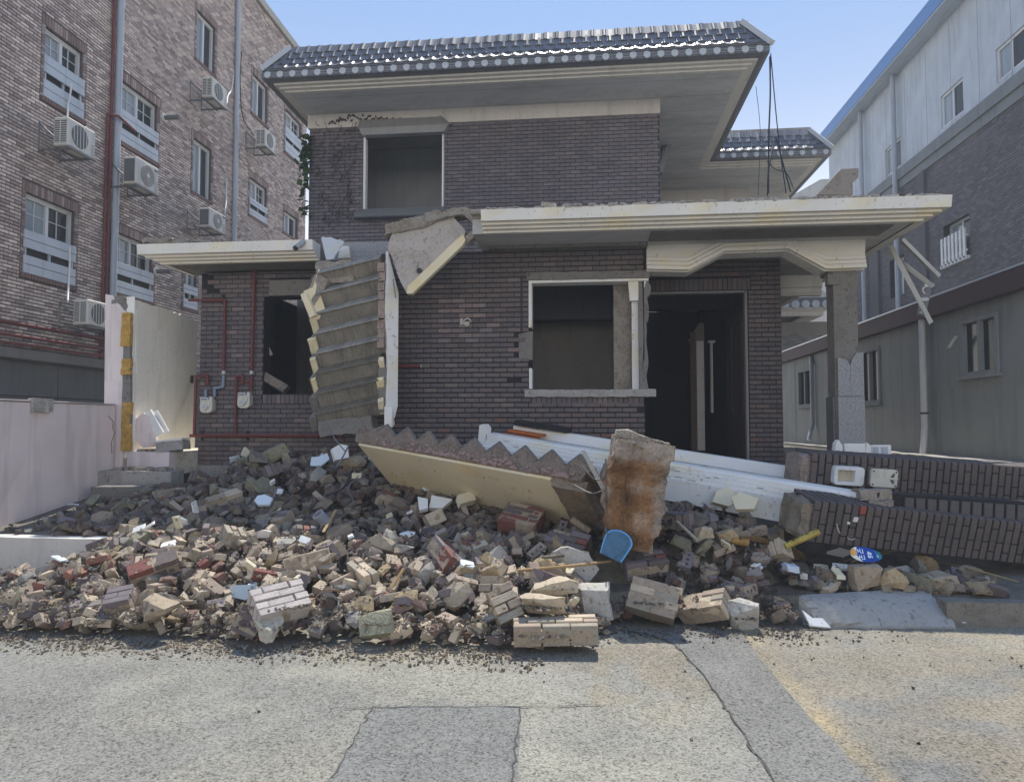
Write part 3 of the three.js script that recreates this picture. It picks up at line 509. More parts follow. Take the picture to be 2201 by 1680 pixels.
  // dead creeper on the upper wall, green leaves at its corner
  const vr = rng(31), stems = [], lv = [];
  for (let i = 0; i < 170; i++) {
    let x = -4.95 + vr() * 0.75, y = 5.2 + vr() * 1.9; const pts = [V(x, y, zU + 0.022)];
    for (let k = 0; k < 4; k++) { x = Math.min(-3.98, x + (vr() - 0.42) * 0.12); y += (vr() - 0.3) * 0.16; pts.push(V(x, Math.min(7.25, y), zU + (y > 7.1 ? 0.075 : 0.024 + 0.02 * vr()))); }
    stems.push(tube(pts, 0.002 + 0.006 * vr() * vr(), 4));
  }
  for (let i = 0; i < 60; i++) { const t = i / 59, x = -4.7 + t * 2.1, y = 7.14 + 0.14 * Math.sin(t * 5) * (1 - t) + 0.1 * vr(); stems.push(lump(0.03 + 0.05 * vr() * (1 - t), 0.02 + 0.04 * vr() * (1 - t), 0.02, 400 + i, 4).rotateZ(vr() * 3).translate(x, y, zU + 0.068)); }
  tag(obj('dead_creeper', stems, M.vine, house), null, null, null, 'stuff');
  for (let i = 0; i < 130; i++) {
    const a = vr(), x = -5.12 - 0.16 * vr() * vr() + 0.12 * (vr() - 0.3), y = i < 95 ? 6.3 + 0.7 * a : 5.4 + 1.0 * a, g = new THREE.PlaneGeometry(0.07 + 0.05 * vr(), 0.07 + 0.05 * vr()).toNonIndexed();
    g.rotateX(vr() * 3); g.rotateY(vr() * 3); g.translate(x, y, zU + 0.02 + 0.16 * vr()); lv.push(g);
  }
  tag(obj('creeper_leaves', lv, M.leaf, house), null, null, null, 'stuff');
}
// ---------------------------------------------------------------- the brick flats across the side lane
const flats = thing('apartment_building', 'tall apartment block of pale rough brick with slatted window rails', 'building');
const xF = -10.3;
const palePal = [[0.684, 0.568, 0.491], [0.602, 0.492, 0.423], [0.479, 0.379, 0.332], [0.767, 0.644, 0.56], [0.356, 0.278, 0.245], [0.644, 0.536, 0.48], [0.534, 0.404, 0.332]];
{
  const z0 = -9.6, len = 15.1, yb = 3.0, yt = 15.0;
  const W = [[94, 177, 115, 173.5, 259.5], [258, 337, 229, 287, 351.7], [52, 159, 456, 530, 616], [240, 326, 530, 588, 651], [421.6, 461.5, 62, null, 164], [413.9, 453.8, 324, null, 434.6], [541, 573.6, 190, null, 271.8], [535, 572, 407, 448.5, 483.8], [612, 646, 268.7, 304, 356], [609, 638, 471.5, null, 516], [394, 421, 579, 619, 668]]
    .map(([u0, u1, a, b, c]) => { const y = (v) => v === null ? null : Xp(u1, v, xF).y; return { a0: z0 - Xp(u0, a, xF).z, a1: z0 - Xp(u1, a, xF).z, yt: y(a), yr: y(b), yb: y(c) }; });
  const holes = W.map((w) => [w.a0, w.a1, w.yb - yb, w.yt - yb]);
  const F = FXp(xF, yb, z0);
  const wall = obj('wall', [place(slab(rect(0, len, 0, yt - yb), 0.3, holes.map((h) => rect(...h).reverse())), V(xF - 0.3, yb, z0), F.ex, F.ey, F.ez), span(xF - 8, xF - 0.3, 0, yt, z0 - len, z0 - len + 0.2), span(xF - 8, xF - 0.3, 0, yt, z0 - 0.2, z0)], mat([0.11, 0.1, 0.1], { map: T.rough, roughness: 1 }), flats);
  bricks(wall, F, len, yt - yb, { pal: palePal, q: 'flats', pl: 0.2, ph: 0.067, gx: 0.02, gy: 0.022, dep: 0.05, proud: 0.024, seed: 41, holes: holes.map((h) => [h[0] - 0.1, h[1] + 0.1, h[2] - 0.1, h[3] + 0.22]), single: (x, y) => x > 2.6 && x < 5 && y > 2.6 && y < 6.4 });
  obj('shell', [span(xF - 8, xF - 7.8, 0, yt, z0 - len, z0), span(xF - 8, xF + 0.12, yt, yt + 0.25, z0 - len - 0.1, z0)], M.concrete, flats);
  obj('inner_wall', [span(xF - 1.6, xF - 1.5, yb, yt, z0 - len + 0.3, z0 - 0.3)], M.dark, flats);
  const at = (a, y, x) => V(xF + x, y, z0 - a);
  for (const w of W) {
    const wd = w.a1 - w.a0, f = 0.05, mid = (w.a0 + w.a1) / 2;
    const S = (a0, a1, y0, y1, x0, x1) => span(xF + x0, xF + x1, y0, y1, z0 - a1, z0 - a0);
    const fr = obj('window', [S(w.a0, w.a0 + f, w.yb, w.yt, -0.16, -0.06), S(w.a1 - f, w.a1, w.yb, w.yt, -0.16, -0.06), S(w.a0 + f, w.a1 - f, w.yt - f, w.yt, -0.16, -0.06), S(w.a0 + f, w.a1 - f, w.yb, w.yb + f, -0.16, -0.06), S(mid - 0.035, mid + 0.035, w.yb + f, w.yt - f, -0.15, -0.07), S(w.a0 + f, w.a1 - f, w.yt - f - 0.03, w.yt - f, -0.15, -0.075), ...(w.yr !== null ? [0.27, 0.73].map((k) => S(w.a0 + k * wd - 0.008, w.a0 + k * wd + 0.008, w.yb + f, w.yt - f, -0.118, -0.1)) : []), ...(w.yr !== null ? [S(w.a0 + f, w.a1 - f, (w.yt + w.yr) / 2 - 0.008, (w.yt + w.yr) / 2 + 0.008, -0.117, -0.101)] : [])], M.frameW, flats);
    if (w.yr !== null) obj('pane', [S(w.a0, w.a1, w.yb + 0.01, w.yr - 0.1, -0.055, -0.05)], M.black, fr);
    obj('pane', [S(w.a0 + f, mid - 0.03, w.yb + f, w.yt - f, -0.125, -0.12)], M.glassSky, fr);
    obj('pane', [S(mid + 0.03, w.a1 - f, w.yb + f, w.yt - f, -0.135, -0.13)], M.glassDark, fr);
    const hd = []; for (let a = w.a0 - 0.1; a < w.a1 + 0.08; a += 0.075) hd.push(paint(S(a, a + 0.062, w.yt + 0.005, w.yt + 0.2, -0.05, 0.035), [[0.26, 0.18, 0.15], [0.36, 0.28, 0.25], [0.2, 0.14, 0.12]][Math.floor(hash(Math.round(a * 1000), 3, 8) * 3)]));
    for (const s of [-1, 1]) for (let y = w.yb; y < w.yt; y += 0.067) { const a = s < 0 ? w.a0 - 0.09 : w.a1 + 0.005; hd.push(paint(S(a, a + 0.085, y, y + 0.054, -0.1, 0.026), [[0.27, 0.19, 0.16], [0.4, 0.34, 0.31], [0.21, 0.15, 0.13]][Math.floor(hash(Math.round(y * 1000), 5, 8) * 3)])); }
    for (let a = w.a0 - 0.06; a < w.a1 + 0.05; a += 0.075) hd.push(paint(S(a, a + 0.062, w.yb - 0.085, w.yb - 0.005, -0.1, 0.05), [0.19, 0.115, 0.095]));
    obj('window_surround', hd, M.brickV, flats);
    if (w.yr !== null) {
      const n = w.yr - w.yb > 0.9 ? 3 : 2, hgt = (w.yr - w.yb), slot = 0.13;
      const bh = (hgt - slot * (n - 1)) / n;
      for (let k = 0; k < n; k++) {
        const y = w.yb + k * (bh + slot);
        for (let q = 0; q < 2; q++) obj('rail_board', [cboxX(xF + 0.02, xF + 0.05, y + q * bh / 2 + 0.006, y + (q + 1) * bh / 2 - 0.004, z0 - w.a1 - 0.03, z0 - w.a0 + 0.03)], M.rail, flats);
      }
      obj('rail_post', [S(w.a0 + 0.02, w.a0 + 0.05, w.yb, w.yr, -0.02, 0.02), S(w.a1 - 0.05, w.a1 - 0.02, w.yb, w.yr, -0.02, 0.02), S(mid - 0.015, mid + 0.015, w.yb, w.yr, -0.02, 0.02)], M.rail, flats);
    }
  }
  // pipes down the wall
  const P = (u, v, x) => Xp(u, v, x);
  const col = (u, x, y0, y1) => [V(x, y0, P(u, 400, x).z), V(x, y1, P(u, 400, x).z)];
  const zc1 = P(250, 340, -10.18).z, zc2 = P(507, 300, -10.2).z, zr = P(238, 340, -10.2).z;
  obj('drainpipe', [rod(V(-10.18, 3.2, zc1), V(-10.18, 15, zc1), 0.075, 12)], M.pvc, flats);
  obj('drainpipe', [rod(V(-10.2, 3.2, zc2), V(-10.2, 15, zc2), 0.07, 12)], M.pvc, flats);
  obj('gas_pipe', [rod(V(-10.22, 3.0, zr), V(-10.22, 15, zr), 0.035, 10), rod(V(-10.22, 3.0, zr + 0.12), V(-10.22, 8.3, zr + 0.12), 0.028, 8), pipe([V(-10.2, 8.3, zr + 0.12), V(-10.05, 8.3, zr), V(-10.05, 8.2, zr - 0.6)], 0.03)], M.redPipe, flats);
  obj('gas_pipe', [rod(V(-10.18, 3.42, z0 - 0.2), V(-10.18, 3.42, zr), 0.03, 8), rod(V(-10.17, 3.2, z0 - 0.2), V(-10.17, 3.2, zr), 0.035, 8), rod(V(-10.18, 3.05, z0 - 0.2), V(-10.18, 3.05, zr - 2), 0.03, 8)], M.redPipe, flats);
  for (const [u, v] of [[350, 253], [333, 583]]) { const p = P(u, v, xF); obj('vent_pipe', [rod(V(xF - 0.05, p.y, p.z), V(xF + 0.42, p.y, p.z), 0.06, 14)], M.steel, flats); obj('vent_collar', [rod(V(xF + 0.02, p.y, p.z), V(xF + 0.06, p.y, p.z), 0.11, 16)], M.whitePaint, flats); }
  // corrugated cooling-line sleeves
  for (const [u0, v0, u1, v1] of [[143, 176, 203, 0], [0, 0, 0, 0]].slice(0, 1)) obj('cooling_line', [tube([P(153, 180, -10.2), P(150, 205, -10.2), P(146, 225, -10.18), P(144, 255, -10.1), P(142, 278, -9.9)], 0.018, 6)], M.whitePaint, flats);
  obj('cooling_line', [tube([P(149.5, 530, -10.2), P(149, 575, -10.2), P(146, 622, -10.15), P(145, 650, -9.95)], 0.019, 6)], M.whitePaint, flats);
  obj('cooling_line', [tube([P(502, 160, -10.2), P(498, 190, -10.2), P(490, 205, -10), P(487, 222, -9.8)], 0.018, 6)], M.whitePaint, flats);
  obj('cooling_line', [tube([P(487, 384, -10.2), P(486, 430, -10.15), P(483, 460, -9.8)], 0.018, 6)], M.whitePaint, flats);
  obj('loose_cable', [tube([P(519, 110, -10.2), P(516, 180, -10.2), P(523, 255, -10.2), P(545, 290, -10.1)], 0.014, 5)], M.cable, flats);
  // grey shop front at street level
  obj('street_wall', [span(xF - 0.2, xF - 0.1, 0, yb, z0 - len, z0)], M.shopGrey, flats);
  for (let k = 0; k < 8; k++) obj('street_panel', [cboxX(xF - 0.1, xF - 0.06, 0.1, 2.1, z0 - 1.6 * k - 1.58, z0 - 1.6 * k), cboxX(xF - 0.1, xF - 0.06, 2.13, 2.75, z0 - 1.6 * k - 1.58, z0 - 1.6 * k)], M.shopGrey, flats);
  obj('street_beam', [span(xF - 0.1, xF + 0.1, 2.8, 2.98, z0 - len, z0)], mat([0.2, 0.19, 0.18], { map: T.grime }), flats);
}
function cboxX(x0, x1, y0, y1, za, zb) { const z0 = Math.min(za, zb), z1 = Math.max(za, zb); return cbox(x1 - x0, y1 - y0, z1 - z0, 0.004, (x0 + x1) / 2, (y0 + y1) / 2, (z0 + z1) / 2); }

// outdoor units of the air conditioners: two makes, one with a barred dark fan opening and one with a round guard
function airUnit(label, u0, u1, v0, v1, kind) {
  const x = -9.6, a = Xp(u0, v0, x), b = Xp(u0, v1, x), c = Xp(u1, v0, x);
  const w = Math.max(0.74, a.z - c.z), h = a.y - b.y, d = 0.3;
  const t = thing('air_conditioner', label, 'air conditioner', V(x - d, b.y, a.z), 'air conditioner units on the pale brick flats');
  // local: x out from the wall 0..d, y up, z from 0 back to -w
  obj('casing', [cbox(d, h, w, 0.018, d / 2, h / 2, -w / 2)], M.acBody, t);
  const fr = h * 0.4, fz = -w * (kind ? 0.5 : 0.42);
  obj('fan_opening', [new THREE.CylinderGeometry(fr, fr, 0.012, 28).rotateZ(Math.PI / 2).translate(d + 0.003, h / 2, fz).toNonIndexed()], kind ? mat([0.3, 0.29, 0.27]) : M.acDark, t);
  const g = [];
  if (kind) { for (let k = 1; k < 6; k++) g.push(new THREE.TorusGeometry(fr * k / 5.2, 0.004, 4, 26).rotateY(Math.PI / 2).translate(d + 0.014, h / 2, fz).toNonIndexed()); for (let k = 0; k < 24; k++) { const q = k / 24 * Math.PI * 2; g.push(bar(V(d + 0.014, h / 2 + 0.05 * Math.sin(q), fz + 0.05 * Math.cos(q)), V(d + 0.014, h / 2 + fr * Math.sin(q + 0.5), fz + fr * Math.cos(q + 0.5)), 0.004, 0.004)); } g.push(new THREE.CylinderGeometry(0.05, 0.05, 0.02, 16).rotateZ(Math.PI / 2).translate(d + 0.014, h / 2, fz).toNonIndexed()); } else for (let k = -2; k <= 2; k++) { const hh = Math.sqrt(fr * fr - (k * fr / 2.6) ** 2); g.push(span(d + 0.01, d + 0.018, h / 2 - hh, h / 2 + hh, fz + k * fr / 2.6 - 0.005, fz + k * fr / 2.6 + 0.005)); }
  obj('fan_guard', g, M.acBody, t);
  // grille on the end that looks to the road
  obj('coil', [span(0.03, d - 0.03, 0.05, h - 0.05, 0.001, 0.006)], M.acDark, t);
  const s = []; for (let k = 0; k < 11; k++) { const y = 0.06 + (h - 0.12) * k / 10; s.push(span(0.025, d - 0.025, y - 0.006, y + 0.006, 0.006, 0.014)); } s.push(span(d / 2 - 0.008, d / 2 + 0.008, 0.04, h - 0.04, 0.007, 0.016));
  if (!kind) obj('side_grille', s, M.acBody, t);
  if (kind) obj('badge', [span(d + 0.001, d + 0.004, h * 0.84, h * 0.9, -w * 0.96, -w * 0.8)], mat(kind === 2 ? [0.03, 0.07, 0.3] : [0.1, 0.12, 0.16]), t);
  const L = []; for (let k = 0; k < 6; k++) L.push(span(d + 0.0, d + 0.004, 0.05 + k * h * 0.07, 0.056 + k * h * 0.07, -w + 0.03, -w * 0.82)); obj('louvre', L, M.acDark, t);
  // steel bracket back to the wall
  const bx = -(x - d - xF) + 0.02, br = [];
  for (const z of [-0.1, -w + 0.1]) br.push(bar(V(bx, -0.03, z), V(d + 0.02, -0.03, z), 0.035, 0.035), bar(V(bx, h * 0.95, z), V(bx, -0.05, z), 0.035, 0.035), bar(V(bx, h * 0.9, z), V(d * 0.7, -0.03, z + 0.001), 0.03, 0.03));
  br.push(bar(V(d, -0.031, 0), V(d, -0.031, -w), 0.034, 0.034), bar(V(0.03, -0.031, 0), V(0.03, -0.031, -w), 0.034, 0.034));
  obj('bracket', br, M.steel, t);
  return t;
}
airUnit('yellowed air conditioner with barred fan opening below the topmost corner window', 146.6, 205, 250, 312, 0);
airUnit('air conditioner with round swirling fan guard beside the blue drainpipe', 292.6, 341.7, 335, 394, 1);
airUnit('highest small air conditioner, under the tall window near the roof', 457, 489, 164, 208, 0);
airUnit('air conditioner with blue badge just above the broken side canopy', 450.8, 484.6, 445, 487, 2);
airUnit('small air conditioner beyond the second drainpipe near the house eave', 570.6, 593.6, 275, 313, 0);
airUnit('air conditioner partly hidden behind the tall pink wall stub', 188, 232, 642, 697, 0);

// ---------------------------------------------------------------- pink garden wall and remains of the annexe
const xP = -6.5;
{
  const t = thing('garden_wall', 'low pink rendered wall stained along its top', 'wall');
  obj('wall_body', [roughen(dicedBox(0.16, 2.2, 3.9, 5, xP - 0.08, 0.76, -7.14), 0.004, 3, 8)], M.pink, t);
  obj('coping', [cbox(0.19, 0.02, 3.9, 0.006, xP - 0.08, 1.875, -7.15)], mat([0.45, 0.38, 0.36], { map: T.grime }), t);
  const c1 = Xp(88, 872, xP), c2 = Xp(108, 882, xP);
  obj('coping_stone', [roughen(dicedBox(0.08, 0.16, 0.3, 20, xP + 0.01, 1.83, c1.z + 0.02), 0.01, 12)], M.concrete, t);
  const crack = [[232, 893], [243, 905], [242, 920], [246, 930], [239, 950], [240, 975]].map(([u, v]) => Xp(u, v, xP + 0.008)); obj('crack', [tube(crack, 0.004, 4, false)], mat([0.2, 0.08, 0.07]), t);
}
const annexe = thing('annexe', 'remains of a torn down annexe with pink render, yellow foam edge and white inner wall', 'wall');
{
  const zs = -9.14, P2 = (u, v) => { const p = Zp(u, v, zs); return [p.x, p.y]; };
  obj('stub_wall', [place(slab([P2(222, 1010), P2(262, 1010), P2(264, 970), P2(269, 800), P2(271, 690), ...jag(P2(269, 668), P2(256, 655), 4, 0.03, 4), ...jag(P2(252, 650), P2(243, 636), 4, 0.02, 6), P2(228, 632), P2(226, 632)], 0.14), V(0, 0, zs - 0.14), V(1, 0, 0), V(0, 1, 0), V(0, 0, 1))], M.pink, annexe);
  obj('broken_core', [roughen(lump(0.2, 0.13, 0.2, 61, 10), 0.02, 14).translate(...Zp(262, 646, zs - 0.1).toArray()), roughen(lump(0.16, 0.16, 0.16, 62, 10), 0.02, 14).translate(...Zp(270, 664, zs - 0.1).toArray())], M.concreteD, annexe);
  for (const [v0, v1] of [[672, 745], [772, 805], [865, 968]]) obj('foam_strip', [place(roughen(slab([...jag(P2(266, v0), P2(262.5, v1), 8, 0.012, v0), ...jag(P2(282, v1), P2(283, v0), 8, 0.02, v1)], 0.06), 0.006, 20), V(0, 0, zs - 0.02), V(1, 0, 0), V(0, 1, 0), V(0, 0, 1))], M.foam, annexe);
  obj('foam_shadow', [place(roughen(slab([...jag(P2(268, 700), P2(263, 960), 12, 0.012, 7), ...jag(P2(281, 960), P2(282, 690), 12, 0.02, 8)], 0.05), 0.006, 20), V(0, 0, zs - 0.026), V(1, 0, 0), V(0, 1, 0), V(0, 0, 1))], M.concreteD, annexe);
  // white inner wall with a broken sloping top
  const xa = -6.3, q = (u, v) => { const p = Xp(u, v, xa); return [-p.z, p.y]; };
  const top = [...jag(q(281, 640), q(340, 660), 7, 0.02, 3), ...jag(q(345, 662), q(385, 674), 6, 0.045, 5), ...jag(q(390, 676), q(424, 690), 5, 0.06, 8)];
  obj('inner_wall', [place(slab([[9.17, 1.13], [9.17, 3.4], ...top.slice(1), [-Xp(424, 690, xa).z, 0.9]], 0.12), V(xa - 0.12, 0, 0), V(0, 0, -1), V(0, 1, 0), V(1, 0, 0))], M.annex, annexe);
  obj('cable_duct', [bar(V(xa + 0.01, Xp(291, 666, xa).y, Xp(291, 666, xa).z), V(xa + 0.01, Xp(288, 780, xa).y, Xp(288, 780, xa).z), 0.012, 0.012), bar(V(xa + 0.01, Xp(297, 666, xa).y, Xp(291, 666, xa).z - 0.04), V(xa + 0.01, Xp(291, 666, xa).y - 0.9, Xp(291, 666, xa).z - 0.04), 0.006, 0.006)], M.whitePaint, annexe);
  obj('socket', [span(xa, xa + 0.02, Xp(411, 815, xa).y - 0.06, Xp(411, 815, xa).y + 0.06, Xp(411, 815, xa).z - 0.03, Xp(411, 815, xa).z + 0.03)], M.black, annexe);
  obj('sill_wall', [roughen(dicedBox(xL0 + 6.32, 0.34, 0.16, 14, (xL0 - 6.32) / 2, 1.05, zs - 0.06), 0.006, 8)], M.pink, annexe);
  obj('floor', [span(-6.3, xL0 - 0.002, 0.9, 1.215, -13.5, zs - 0.141)], mat([0.72, 0.66, 0.54], { map: T.rough, roughness: 1 }), annexe);
  obj('back_wall', [span(-6.4, xL0 - 0.01, 1.2, 1.9, -13.7, -13.5)], M.annex, annexe);
  const st = obj('step', [roughen(dicedBox(1.1, 0.22, 0.3, 10, -6.0, 0.87, -8.93), 0.008, 7)], M.concrete, annexe);
  obj('step', [roughen(dicedBox(0.75, 0.24, 0.4, 10, -5.95, 0.68, -8.62), 0.01, 7)], M.concreteD, annexe);
  const rr = rng(77), deb = []; for (let i = 0; i < 40; i++) deb.push(lump(0.04 + 0.08 * rr(), 0.02 + 0.04 * rr(), 0.04 + 0.07 * rr(), 700 + i, 5).rotateY(rr() * 6).translate(-6.2 + 0.48 * rr(), 1.235, zs - 0.02 - 0.5 * rr()));
  for (let i = 0; i < 30; i++) deb.push(lump(0.04 + 0.1 * rr(), 0.02 + 0.05 * rr(), 0.04 + 0.09 * rr(), 740 + i, 5).rotateY(rr() * 6).translate(-6.4 + 0.8 * rr(), 0.995, -8.95 + 0.15 * (rr() - 0.5)));
  tag(obj('crumbs', deb, M.concreteRaw, annexe), null, null, null, 'stuff');
}
{
  const p = Zp(312, 930, -9.35), t = thing('wall_fragment', 'pale slab of broken wall leaning against the white annexe wall', 'wall fragment', p);
  obj('slab_body', [roughen(slab([[-0.17, 0.14], [0.02, 0.28], [0.1, 0.24], [0.21, -0.12], [0.16, -0.2], [0.02, -0.21], [-0.1, -0.05]], 0.09), 0.004, 9)], M.pink, t);
  obj('plaster_edge', [bar(V(0.06, 0.3, 0.05), V(0.26, -0.02, 0.05), 0.035, 0.12), bar(V(0.13, 0.3, 0.0), V(0.3, 0.0, -0.02), 0.02, 0.1)], M.white, t);
  const b = Zp(372, 948, -9.25); b.y = 1.3; const u = thing('wall_fragment', 'thick block with white top lying flat on the annexe threshold', 'wall fragment', b);
  obj('block_body', [roughen(dicedBox(0.36, 0.13, 0.26, 14), 0.01, 9).rotateZ(0.1).rotateY(0.15)], M.concrete, u);
  obj('plaster_top', [dicedBox(0.37, 0.025, 0.27, 5).rotateZ(0.1).rotateY(0.15).translate(-0.01, 0.082, 0)], M.white, u);
}

// ---------------------------------------------------------------- buildings on the other side
const low = thing('low_building', 'long low grey panelled shed with brown roof edge', 'building');
{
  const x = 6.0, z0 = -8.6, z1 = -26, yt = 3.6;
  const win = [[1850, 1893, 755, 865], [2070, 2150, 690, 800], [1717, 1746, 797, 872]].map(([u0, u1, a, b]) => ({ z1: Xp(u0, 800, x).z, z0: Xp(u1, 800, x).z, y1: Xp(u0, a, x).y, y0: Xp(u1, b, x).y }));
  const F = FXn(x, 0, z1), holes = win.map((w) => rect(w.z1 - z1, w.z0 - z1, w.y0, w.y1).reverse());
  obj('wall', [place(slab(rect(0, z0 - z1, 0, yt), 0.2, holes), V(x + 0.2, 0, z1), F.ex, F.ey, F.ez)], M.panelG, low);
  for (let z = z1; z < z0 - 0.1; z += 0.9) { // thin facing panels between the windows
    const a = z + 0.004, b = Math.min(z0, z + 0.896); if (win.some((w) => w.z1 < b && w.z0 > a)) continue;
    obj('wall_panel', [span(x - 0.008, x - 0.0005, 1.0, yt - 0.1, a, b)], M.panelG, low);
  }
  for (const w of win) {
    const fr = obj('window', [span(x - 0.03, x + 0.1, w.y0, w.y1, w.z0 - 0.06, w.z0), span(x - 0.03, x + 0.1, w.y0, w.y1, w.z1, w.z1 + 0.06), span(x - 0.03, x + 0.1, w.y1 - 0.06, w.y1, w.z1 + 0.06, w.z0 - 0.06), span(x - 0.03, x + 0.1, w.y0, w.y0 + 0.06, w.z1 + 0.06, w.z0 - 0.06), span(x - 0.02, x + 0.08, w.y0 + 0.06, w.y1 - 0.06, (w.z0 + w.z1) / 2 - 0.025, (w.z0 + w.z1) / 2 + 0.025), span(x - 0.08, x - 0.005, w.y0 - 0.05, w.y0 - 0.005, w.z1 - 0.05, w.z0 + 0.05)], mat([0.32, 0.33, 0.33], { map: T.grime }), low);
    obj('pane', [span(x + 0.05, x + 0.055, w.y0 + 0.06, w.y1 - 0.06, w.z1 + 0.06, w.z0 - 0.06)], M.glassDark, fr);
  }
  const e0 = Xp(2115, 600, x - 0.12), e1 = Xp(1700, 757, x - 0.12), f0 = Xp(2115, 645, x - 0.1);
  obj('roof_edge', [span(x - 0.14, x + 0.1, f0.y, e0.y, z1, z0)], M.brownRoof, low);
  obj('flashing', [span(x - 0.15, x + 0.1, e0.y + 0.002, e0.y + 0.03, z1, z0)], mat([0.5, 0.55, 0.62], { roughness: 0.4, metalness: 0.4 }), low);
  obj('roof', [place(slab([[0, 0], [4, 0.7], [4, 0.78], [0, 0.06]], z0 - z1), V(x - 0.1, e0.y - 0.03, z1), V(1, 0, 0), V(0, 1, 0), V(0, 0, 1))], M.steelPale, low);
  obj('back', [span(x + 3.7, x + 3.9, 0, 4.2, z1, z0), span(x, x + 3.7, 0, 3.7, z1, z1 + 0.2), span(x, x + 3.7, 0, 3.7, z0 - 0.2, z0 - 0.01)], M.panelG, low);
  const pz = Xp(1985, 800, x - 0.08).z, pz2 = Xp(1746, 850, x - 0.08).z;
  obj('downpipe', [pipe([V(x - 0.08, 3.5, pz), V(x - 0.08, 1.55, pz), V(x - 0.2, 0.9, pz + 0.14)], 0.055)], M.whitePaint, low);
  obj('pipe_clip', [rod(V(x - 0.08, 1.78, pz), V(x - 0.08, 1.81, pz), 0.064, 12)], M.black, low);
  obj('downpipe', [pipe([V(x - 0.02, 3.4, pz2 - 0.2), V(x - 0.08, 3.15, pz2), V(x - 0.08, 1.6, pz2), V(x - 0.25, 1.2, pz2 + 0.2)], 0.05)], M.pvc, low);
  obj('footing', [roughen(dicedBox(0.5, 0.35, 12, 4, x - 0.25, 0.92, -14.5), 0.02, 3)], M.concrete, low);
}
const tall = thing('tall_building', 'tall building with white upper cladding, blue roof edge and dark brick below', 'building');
{
  const x = 10, z0 = -13, z1 = -29.2, yb = 9.35, yt = 12.75;
  const mk = (u0, u1, a, b) => ({ z1: Xp(u0, 400, x).z, z0: Xp(u1, 400, x).z, y1: Xp(u1, a, x).y, y0: Xp(u1, b, x).y });
  const up = [mk(2027.9, 2077, 158, 235), mk(1905, 1938.8, 290, 354.8), mk(2150, 2215, 40, 120)], dn = [mk(2026, 2083, 456, 548), mk(1909, 1940, 548, 632)];
  const F = FXn(x, 0, z1), hole = (w) => rect(w.z1 - z1, w.z0 - z1, w.y0, w.y1).reverse();
  obj('upper_wall', [place(slab(rect(0, z0 - z1, yb, yt), 0.3, up.map(hole)), V(x + 0.3, 0, z1), F.ex, F.ey, F.ez)], M.panelW, tall);
  for (let z = z1 + 1.35; z < z0; z += 1.35) obj('panel_joint', [span(x - 0.004, x + 0.002, yb, yt - 0.2, z - 0.006, z + 0.006)], mat([0.25, 0.29, 0.34]), tall);
  const lw = obj('lower_wall', [place(slab(rect(0, z0 - z1, 0, yb), 0.3, dn.map(hole)), V(x + 0.3, 0, z1), F.ex, F.ey, F.ez)], mat([0.05, 0.047, 0.05], { map: T.rough }), tall);
  bricks(lw, F, z0 - z1, yb, { q: 'annexe', y00: 3.0, pl: 0.2, ph: 0.067, gx: 0.012, gy: 0.014, pal: [[0.15, 0.14, 0.15], [0.13, 0.122, 0.13], [0.17, 0.155, 0.155], [0.11, 0.105, 0.115], [0.2, 0.18, 0.175]], seed: 91, holes: dn.map((w) => [w.z1 - z1, w.z0 - z1, w.y0, w.y1]) });
  obj('band', [span(x - 0.12, x, yb - 0.05, yb + 0.28, z1, z0), span(x - 0.06, x, yb - 0.32, yb - 0.05, z1, z0)], mat([0.22, 0.24, 0.25], { map: T.grime }), tall);
  obj('brick_pier', [span(x - 0.1, x - 0.013, 0, yb - 0.33, -25.2, -24.5), span(x - 0.1, x - 0.013, 0, yb - 0.33, -21.6, -21.2)], mat([0.1, 0.095, 0.1], { map: T.brick }), tall);
  obj('roof_edge', [span(x - 0.5, x + 0.3, yt + 0.05, yt + 0.5, z1 - 0.4, z0)], M.blueTrim, tall);
  obj('eave', [span(x - 0.48, x + 0.3, yt - 0.0, yt + 0.048, z1 - 0.3, z0)], M.panelW, tall);
  obj('shell', [span(x + 0.3, x + 8, 0, yt, z1, z1 + 0.2), span(x + 7.8, x + 8, 0, yt, z1 + 0.2, z0), span(x + 0.3, x + 8, yt - 0.2, yt, z1 + 0.2, z0), span(x + 0.3, x + 7.8, 0, yt - 0.2, z0 - 0.2, z0 - 0.01)], M.panelW, tall);
  for (const w of [...up, ...dn]) {
    const deep = dn.includes(w) ? 0.22 : 0.1, m = (w.z0 + w.z1) / 2;
    const fr = obj('window', [span(x + deep - 0.06, x + deep, w.y0, w.y1, w.z0 - 0.07, w.z0), span(x + deep - 0.06, x + deep, w.y0, w.y1, w.z1, w.z1 + 0.07), span(x + deep - 0.06, x + deep, w.y1 - 0.07, w.y1, w.z1 + 0.07, w.z0 - 0.07), span(x + deep - 0.06, x + deep, w.y0, w.y0 + 0.07, w.z1 + 0.07, w.z0 - 0.07), span(x + deep - 0.05, x + deep, w.y0 + 0.07, w.y1 - 0.07, m - 0.04, m + 0.04)], M.frameW, tall);
    obj('pane', [span(x + deep - 0.025, x + deep - 0.02, w.y0 + 0.07, w.y1 - 0.07, w.z1 + 0.07, m - 0.04)], M.glassSky, fr); obj('pane', [span(x + deep - 0.035, x + deep - 0.03, w.y0 + 0.07, w.y1 - 0.07, m + 0.04, w.z0 - 0.07)], M.glassDark, fr);
  }
  const w = dn[0], n = 7; for (let k = 0; k < n; k++) { const z = w.z1 + (w.z0 - w.z1) * (k + 0.5) / n; obj('balcony_bar', [cbox(0.04, 0.8, 0.1, 0.004, x - 0.1, w.y0 + 0.32, z)], M.frameW, tall); }
